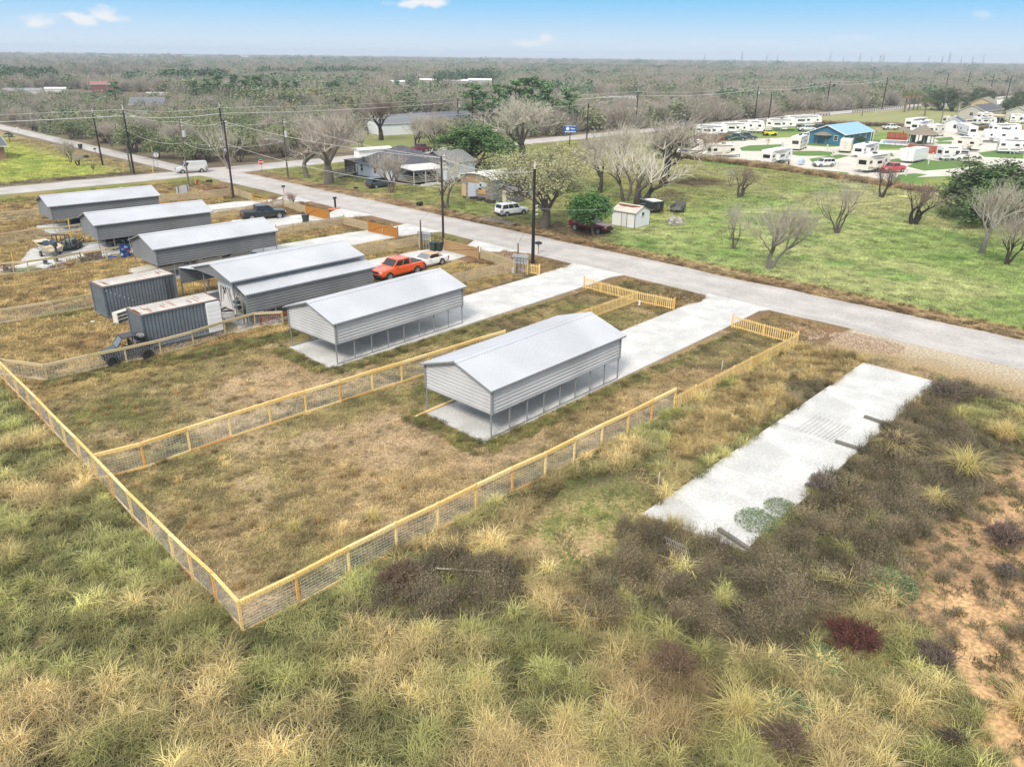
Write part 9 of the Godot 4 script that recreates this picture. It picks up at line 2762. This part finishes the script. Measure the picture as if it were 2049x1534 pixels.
func plants() -> void:
	rng.seed = 31
	var boxes := [[27.1, -35.5, 63.0, -28.7], [27.1, -52.0, 63.0, -44.7], [27.0, -69.3, 62.0, -61.0], [27.0, -62.0, 41.0, -56.8], [27.1, -82.3, 62.0, -75.4], [27.1, -97.4, 62.0, -90.7], [27.1, -112.6, 62.0, -106.2], [62.6, -160.0, 71.0, 60.0], [19.2, -59.7, 25.5, -57.0], [19.8, -69.6, 26.2, -66.6]]
	var loose := pts([27.43, -17.81, 28.26, -12.71, 56.03, -13.24, 56.01, -18.39])
	var yard := pts([19.92, -92.38, 21.46, -88.66, 24.58, -90.98, 30.95, -89.77, 32.57, -97, 23.12, -99.71])
	var dark_a := pts([13.25, -23.39, 16.64, -23.42, 19.26, -22.72, 20.93, -20.8, 20.13, -18.47, 18.11, -16.83, 15.76, -17.53, 13.8, -20.68])
	var dark_b := pts([27.24, -17.5, 28.29, -12.47, 37.12, -13.19, 55.85, -13.05, 55.95, -10.57, 45.88, -9.4, 37.52, -8.02, 29.96, -7.34, 24.11, -8.1, 20.72, -10.36, 20.35, -13.78, 21.91, -15.75])
	var gold := pts([37.11, -22.5, 46.59, -23.23, 56.51, -23.56, 57.2, -18.38, 54.62, -18.09, 43.22, -18.55, 36.31, -18.74, 31.17, -19.01])
	var bare := pts([20.66, -20.52, 27.36, -22.74, 31.76, -20.72, 29.48, -17.86, 27.43, -17.93, 26.02, -15.24, 24.44, -15.22, 21.45, -16.2, 21.23, -18.89])
	var mesh := [tuft(84, 0.4, 1.05, 1.0, 0.0115, 0.26), tuft(60, 0.2, 0.5, 1.15, 0.010, 0.3), tuft(48, 0.05, 0.17, 1.1, 0.01, 0.36), weed(60, 0.75), tuft(50, 0.12, 0.3, 1.1, 0.014, 0.32)]
	var xf := [[], [], [], [], []]
	var cl := [[], [], [], [], []]
	var straw := px(208, 184, 124, 1.15)
	var olive := px(160, 160, 90, 1.1)
	var lime := px(182, 184, 104, 1.1)
	var brn := px(122, 110, 88, 1.0)
	var add := func(k: int, x: float, z: float, s: float, c: Color) -> void:
		xf[k].append(Transform3D(Basis(Vector3.UP, rf(0, TAU)).scaled_local(Vector3(s, s * rf(0.8, 1.2), s)), Vector3(x, ground_y(x, z), z)))
		c = c * clampf(1.0 + 0.9 * n3.get_noise_2d(x * 9.0, z * 9.0) + 0.5 * n1.get_noise_2d(x * 7.0, z * 7.0), 0.5, 1.5)
		cl[k].append(c.lerp(Color(1, 1, 0.9) * c.get_luminance(), 0.1) * rf(0.7, 1.42))
	# near field outside the fences
	for i in 47000:
		var x := rf(-3.0, 58.0)
		var z := rf(-66.0, 4.0)
		var inside := x > 9.5 and z < -23.6
		if inside or x < -3.0 + (z + 10.0) * 0.0 or (x < 9.4 and z < -58.0 and x < -1.0): continue
		# outside the picture
		if x * 0.72 + (-z) * 0.69 < 15.0: continue
		if on_slab(x, z, boxes, loose): 
			continue
		var a := n1.get_noise_2d(x * 2.6, z * 2.6)
		var b := n2.get_noise_2d(x * 1.6, z * 1.6)
		var sand := z + 1.9 + (x - 24.2) * 0.78 + a * 2.5 > 0.4
		var xe := x + a * 2.6
		var ze := z + b * 3.0
		if (in_poly(xe, ze, dark_a) or in_poly(xe, ze, dark_b)) and n3.get_noise_2d(x * 4.0, z * 4.0) > -0.4:
			if rng.randf() < 0.5: add.call(3, x, z, rf(0.6, 1.25), brn.lerp(px(140, 126, 92), clampf(b + 0.3 + rf(-0.3, 0.5), 0, 1)))
			elif rng.randf() < 0.7: add.call(1 if rng.randf() < 0.7 else 4, x, z, rf(0.7, 1.2), px(146, 132, 96).lerp(px(104, 116, 72), rng.randf()))
			continue
		if sand and x < 50.0:
			if rng.randf() < 0.18: add.call(4, x, z, rf(0.5, 1.1), px(140, 122, 84).lerp(px(120, 128, 70), rng.randf()))
			elif rng.randf() < 0.12: add.call(3, x, z, rf(0.5, 1.0), brn)
			continue
		if in_poly(x, z, bare):
			if rng.randf() < 0.5: add.call(2, x, z, rf(0.7, 1.2), px(190, 168, 116).lerp(px(140, 154, 76), smoothstep(0.0, 0.3, b)))
			continue
		if in_poly(x, z, gold):
			if z > -24.6 and z < -23.0 + 0.6 * a and x < 55.5: continue
			add.call(0 if rng.randf() < 0.3 else 1, x, z, rf(0.5, 0.85), straw.lerp(px(176, 150, 88), rng.randf()))
			continue
		if x > 56.0:
			if rng.randf() < 0.5: add.call(2, x, z, rf(0.8, 1.3), px(176, 158, 118))
			continue
		var c := olive.lerp(straw, smoothstep(-0.25, 0.35, a)).lerp(lime, smoothstep(0.0, 0.4, -b)).lerp(px(132, 104, 72), smoothstep(0.25, 0.6, b) * 0.6)
		if a + b * 0.6 + n3.get_noise_2d(x * 6.0, z * 6.0) > 0.0 and rng.randf() < 0.62: add.call(0, x, z, rf(0.5, 1.0), c)
		elif rng.randf() < 0.7: add.call(1, x, z, rf(0.7, 1.3), c.lerp(px(112, 102, 72), 0.45))
		else: add.call(4, x, z, rf(0.8, 1.3), px(112, 122, 68))
	# inside the two new lots
	for i in 46000:
		var x := rf(9.8, 62.6)
		var z := rf(-55.0, -23.8)
		if on_slab(x, z, boxes, loose): continue
		var c := ground_colour(x, z)
		var a := n1.get_noise_2d(x * 2.6, z * 2.6)
		var dry := smoothstep(-0.15, 0.35, n2.get_noise_2d(x * 1.5 + 90.0, z * 1.5))
		var bareness := smoothstep(0.19, 0.34, c.r)
		if rng.randf() < bareness * 0.8: continue
		c = (c * 1.35).lerp(px(188, 162, 112), 0.5 * dry).lerp(px(140, 140, 74), 0.45 * (1.0 - dry))
		if x < 22.0 and rng.randf() < 0.045 and a > -0.2: add.call(0, x, z, rf(0.3, 0.62), straw.lerp(px(172, 138, 80), rng.randf()))
		elif rng.randf() < 0.16: add.call(1, x, z, rf(0.3, 0.7), c * 1.15)
		else: add.call(2, x, z, rf(0.7, 1.3), c * 1.12)
	# green fringe along slabs and the brown fence
	for q in [[20.0, -53.6, 40.0, -53.4, 900], [27.0, -28.4, 41.0, -29.0, 420], [27.0, -44.3, 41.0, -45.0, 420], [26.7, -35.0, 26.7, -28.6, 330], [26.9, -51.0, 26.9, -44.6, 300], [41.0, -28.5, 56.0, -29.2, 400], [41.0, -44.6, 57.0, -45.5, 420], [12.0, -56.0, 26.0, -54.0, 500]]:
		for i in q[4]:
			var t := rng.randf()
			var x := lerpf(q[0], q[2], t) + rf(-0.9, 0.9)
			var z := lerpf(q[1], q[3], t) + rf(-0.5, 1.0)
			if on_slab(x, z, boxes, loose): continue
			add.call(1 if rng.randf() < 0.45 else 4, x, z, rf(0.4, 0.9), px(116, 132, 62).lerp(px(160, 138, 84), rng.randf()))
	# far lots
	for i in 34000:
		var x := rf(-4.0, 61.5)
		var z := rf(-138.0, -55.0)
		if on_slab(x, z, boxes, loose) or in_poly(x, z, yard): continue
		var c := ground_colour(x, z)
		add.call(2 if rng.randf() < 0.88 else 4, x, z, rf(0.9, 1.7), (c * 1.4).lerp(px(190, 166, 106), 0.25))
	# meadow, lawns and verges across the street
	for i in 60000:
		var r := 70.0 + 90.0 * pow(rng.randf(), 1.3)
		var x := 71.0 + 100.0 * pow(rng.randf(), 1.4)
		var z := rf(-141.0, 6.0)
		if in_poly(x, z, P_PARK): continue
		if x > 84.0 and x < 97.0 and z < -83.0 and z > -123.0 and (z > -94.5 or z < -106.0): continue
		var c := ground_colour(x, z)
		var s := rf(0.9, 1.5) * (1.0 + (x - 71.0) * 0.008)
		if x < 74.6 and z > -85.0: add.call(4 if rng.randf() < 0.6 else 1, x, z, rf(0.5, 1.0), c.lerp(px(186, 156, 108), 0.4))
		else: add.call(2, x, z, s, c * 1.3)
	# reeds along the near edge of the park
	for i in 3600:
		var t := rng.randf()
		var p: Vector3 = Vector3(158.62, 0, -101.46).lerp(Vector3(156.53, 0, -75.65), t * 1.6) if t < 0.62 else Vector3(156.53, 0, -75.65).lerp(Vector3(147.86, 0, -43.44), (t - 0.62) / 0.38)
		var x := p.x + rf(-2.0, 1.0)
		var z := p.z + rf(-2.0, 2.0)
		add.call(0, x + rf(-1.5, 0.5), z + rf(-1.5, 0.5), rf(0.5, 1.3), px(196, 168, 122, 1.2).lerp(px(160, 134, 98, 1.2), rng.randf()))
	for i in 2600:
		var p: Vector3 = Vector3(186.78, 0, -116.11).lerp(Vector3(206.66, 0, -117.75), rng.randf())
		if i > 900: p = Vector3(282.6, 0, -122.11).lerp(Vector3(308.47, 0, -65.92), rng.randf())
		add.call(0, p.x + rf(-3, 3), p.z + rf(-5, 3), rf(1.0, 1.8), px(188, 158, 130).lerp(px(160, 136, 112), rng.randf()))
	# yellow lawn by the side road
	for i in 9000:
		var x := rf(2.0, 60.0)
		var z := rf(-235.0, -152.5)
		add.call(2, x, z, rf(1.2, 2.4), ground_colour(x, z) * 1.3)
	var gm := vmat(0.8, "", 0.3, 0.5)
	scatter("tall_grass", "tall dry golden and yellow green grass clumps in the field", "grass", mesh[0], gm, xf[0], cl[0])
	scatter("grass", "knee high dry grass in the field and the lots", "grass", mesh[1], gm, xf[1], cl[1])
	scatter("short_grass", "short grass of the lots, lawns and meadow", "grass", mesh[2], gm, xf[2], cl[2])
	scatter("dead_weeds", "dark brown dead weeds in the field and along the loose slab", "weeds", mesh[3], gm, xf[3], cl[3])
	scatter("low_weeds", "low green weeds in the field and at the slab edges", "weeds", mesh[4], gm, xf[4], cl[4])
	# gravel heaped beside the new aprons
	var st := MB.new()
	st.loft([[Vector3(-0.6, 0, -0.5), Vector3(0.6, 0.05, -0.6), Vector3(0.7, 0, 0.5), Vector3(-0.5, 0, 0.7)], [Vector3(-0.45, 0.6, -0.3), Vector3(0.4, 0.7, -0.4), Vector3(0.4, 0.55, 0.3), Vector3(-0.3, 0.65, 0.4)]])
	var sx := []
	var sc := []
	for i in 5200:
		var m2: Array = mounds[rng.randi() % 4]
		var a := rf(0, TAU)
		var r := sqrt(rng.randf())
		var x: float = m2[0] + cos(a) * r * m2[2]
		var z: float = m2[1] + sin(a) * r * m2[3]
		if on_slab(x, z, boxes, loose): continue
		sx.append(Transform3D(Basis(Vector3(rf(-1, 1), rf(0.2, 1), rf(-1, 1)).normalized(), rf(0, TAU)).scaled_local(Vector3.ONE * rf(0.03, 0.14)), Vector3(x, ground_y(x, z), z)))
		sc.append(px(206, 184, 164).lerp(px(150, 128, 108), rng.randf()))
	scatter("rubble", "pinkish grey rubble heaped beside the new driveway aprons", "rubble", st.mesh(), vmat(0.95), sx, sc)
	# single big clumps and shrubs of the right foreground
	var big := tuft(420, 0.6, 1.5, 1.1, 0.008, 0.35)
	var lab := ["big pale gold grass clump right of the far end of the loose slab", "big pale gold grass clump in the right foreground, largest", "pale gold grass clump at the right edge", "straw grass clump near the twiggy bush", "big yellow green grass clump at the bottom, left of the reddish shrub", "gold grass clump at the bottom right corner", "straw grass clump standing alone inside the near lot by the side fence", "straw grass clump at the near left in the lot", "yellow grass clump below the fence corner", "grass clump at the lower middle"]
	var pp := [Vector3(43.26, 0, -11.53), Vector3(43.32, 0, -7.87), Vector3(49.63, 0, -7.5), Vector3(38.87, 0, -7.98), Vector3(19.45, 0, -8.01), Vector3(26.37, 0, -1.13), Vector3(17.83, 0, -26.75), Vector3(14.72, 0, -28.61), Vector3(13.87, 0, -14.96), Vector3(14.91, 0, -11.93)]
	for k in pp.size():
		var g := put("grass_clump", big, mat([px(206, 188, 124, 1.1), px(190, 176, 110, 1.1), px(200, 176, 116, 1.1)][k % 3] , 0.85))
		g.position = pp[k]
		g.scale = Vector3.ONE * ([1.1, 1.35, 1.1, 0.8, 1.0, 1.0, 0.6, 0.5, 0.6, 0.7][k])
		tag(g, lab[k], "grass clump", "single grass clumps")
	var sh := weed(120, 1.0)
	bare_tree("dead_bush", 9, 0.42, 0.014, 3, 0.9, 0.4, 5)
	var slab_ := [["dark reddish brown dead shrub in the right foreground", Vector3(25.46, 0, -6.75), px(92, 58, 50), 1.9], ["brown dead shrub in the lower middle of the field", Vector3(19.67, 0, -10.87), px(112, 94, 76), 1.6], ["dark brown dead bush at the far right corner of the loose slab", Vector3(53.34, 0, -11.96), px(112, 102, 90), 2.2], ["grey brown dead bush on the sandy ground at the right edge", Vector3(26.87, 0, -4.26), px(106, 94, 84), 1.4], ["dark brown dead bush beside the middle of the loose slab", Vector3(43.58, 0, -11.64), px(110, 98, 84), 1.8], ["dark dead bush in the brown weeds left of the pale pole", Vector3(15.72, 0, -21.87), px(110, 92, 76), 1.6], ["grey dead bush at the right edge above the sand", Vector3(37.49, 0, -4.49), px(112, 96, 88), 1.7], ["dark dead bush at the bottom right", Vector3(19.26, 0, -6.47), px(108, 92, 76), 1.5]]
	for q in slab_:
		var s := thing("dead_shrub", q[0], "shrub", q[1], rf(0, 6))
		for k in 2:
			put(["stems", "twigs"][k], M["dead_bush"][k], mat(q[2] * [1.2, 1.5][k], 0.95), s).scale = Vector3(q[3], q[3] * 0.75, q[3]) * 0.75
		put("leaves", sh, mat(q[2] * 1.7, 0.95), s).scale = Vector3(q[3], q[3] * 0.7, q[3]) * 0.9
	var gsh := MB.new()
	for k in 1800:
		var a := rf(0, TAU)
		var r := sqrt(rng.randf())
		gsh.col = px(78, 100, 66, 1.0).lerp(px(120, 134, 90, 1.0), rng.randf())
		leaf(gsh, Vector3(cos(a) * r * 0.8, 0.08 + rf(0, 0.75) * (1.0 - r * 0.6), sin(a) * r * 0.8), rf(0.018, 0.05))
	var gmesh := gsh.mesh()
	for q in [["low green leafy shrub on the near end of the loose slab", Vector3(30.77, 0, -13.43), 1.35, 0.7], ["green leafy shrub creeping over the middle of the loose slab", Vector3(32.8, 0, -13.29), 1.0, 0.8], ["green leafy weed bush left of the reddish shrub", Vector3(23.89, 0, -7.22), 1.1, 0.9], ["green leafy weed bush above the sandy ground", Vector3(30.26, 0, -7.03), 1.4, 0.8], ["dark green weed bush at the bottom right of the field", Vector3(20.74, 0, -7.03), 1.3, 0.8], ["green bush on the weedy strip right of the loose slab", Vector3(39.57, 0, -7.96), 1.2, 0.7], ["small green weed bush by the far end of the loose slab", Vector3(49.89, 0, -12.08), 0.9, 0.6]]:
		var s := put("leafy_shrub", gmesh, vmat(0.8, "", 0.3, 0.4))
		s.position = q[1]; s.scale = Vector3(q[2], q[2] * q[3], q[2]); s.rotation.y = rf(0, 6)
		tag(s, q[0], "shrub")
	bare_tree("twig_bush", 6, 0.42, 0.012, 4, 0.8, 0.5, 4)
	for q in [["fine twiggy pale bush standing over the loose slab", Vector3(35.63, 0, -12.52), 1.5, px(150, 136, 124)], ["bare twiggy grey shrub on the sand at the right edge", Vector3(34.54, 0, -3.76), 1.0, px(140, 128, 116)], ["bare twiggy shrub at the bottom right corner", Vector3(23.2, 0, -2.54), 0.9, px(110, 96, 84)]]:
		var o := thing("twiggy_bush", q[0], "shrub", q[1], rf(0, 6))
		var s: float = q[2] / extent("twig_bush")
		for k in 2:
			var part := put(["stems", "twigs"][k], M["twig_bush"][k], mat(q[3], 0.9), o)
			part.scale = Vector3.ONE * s
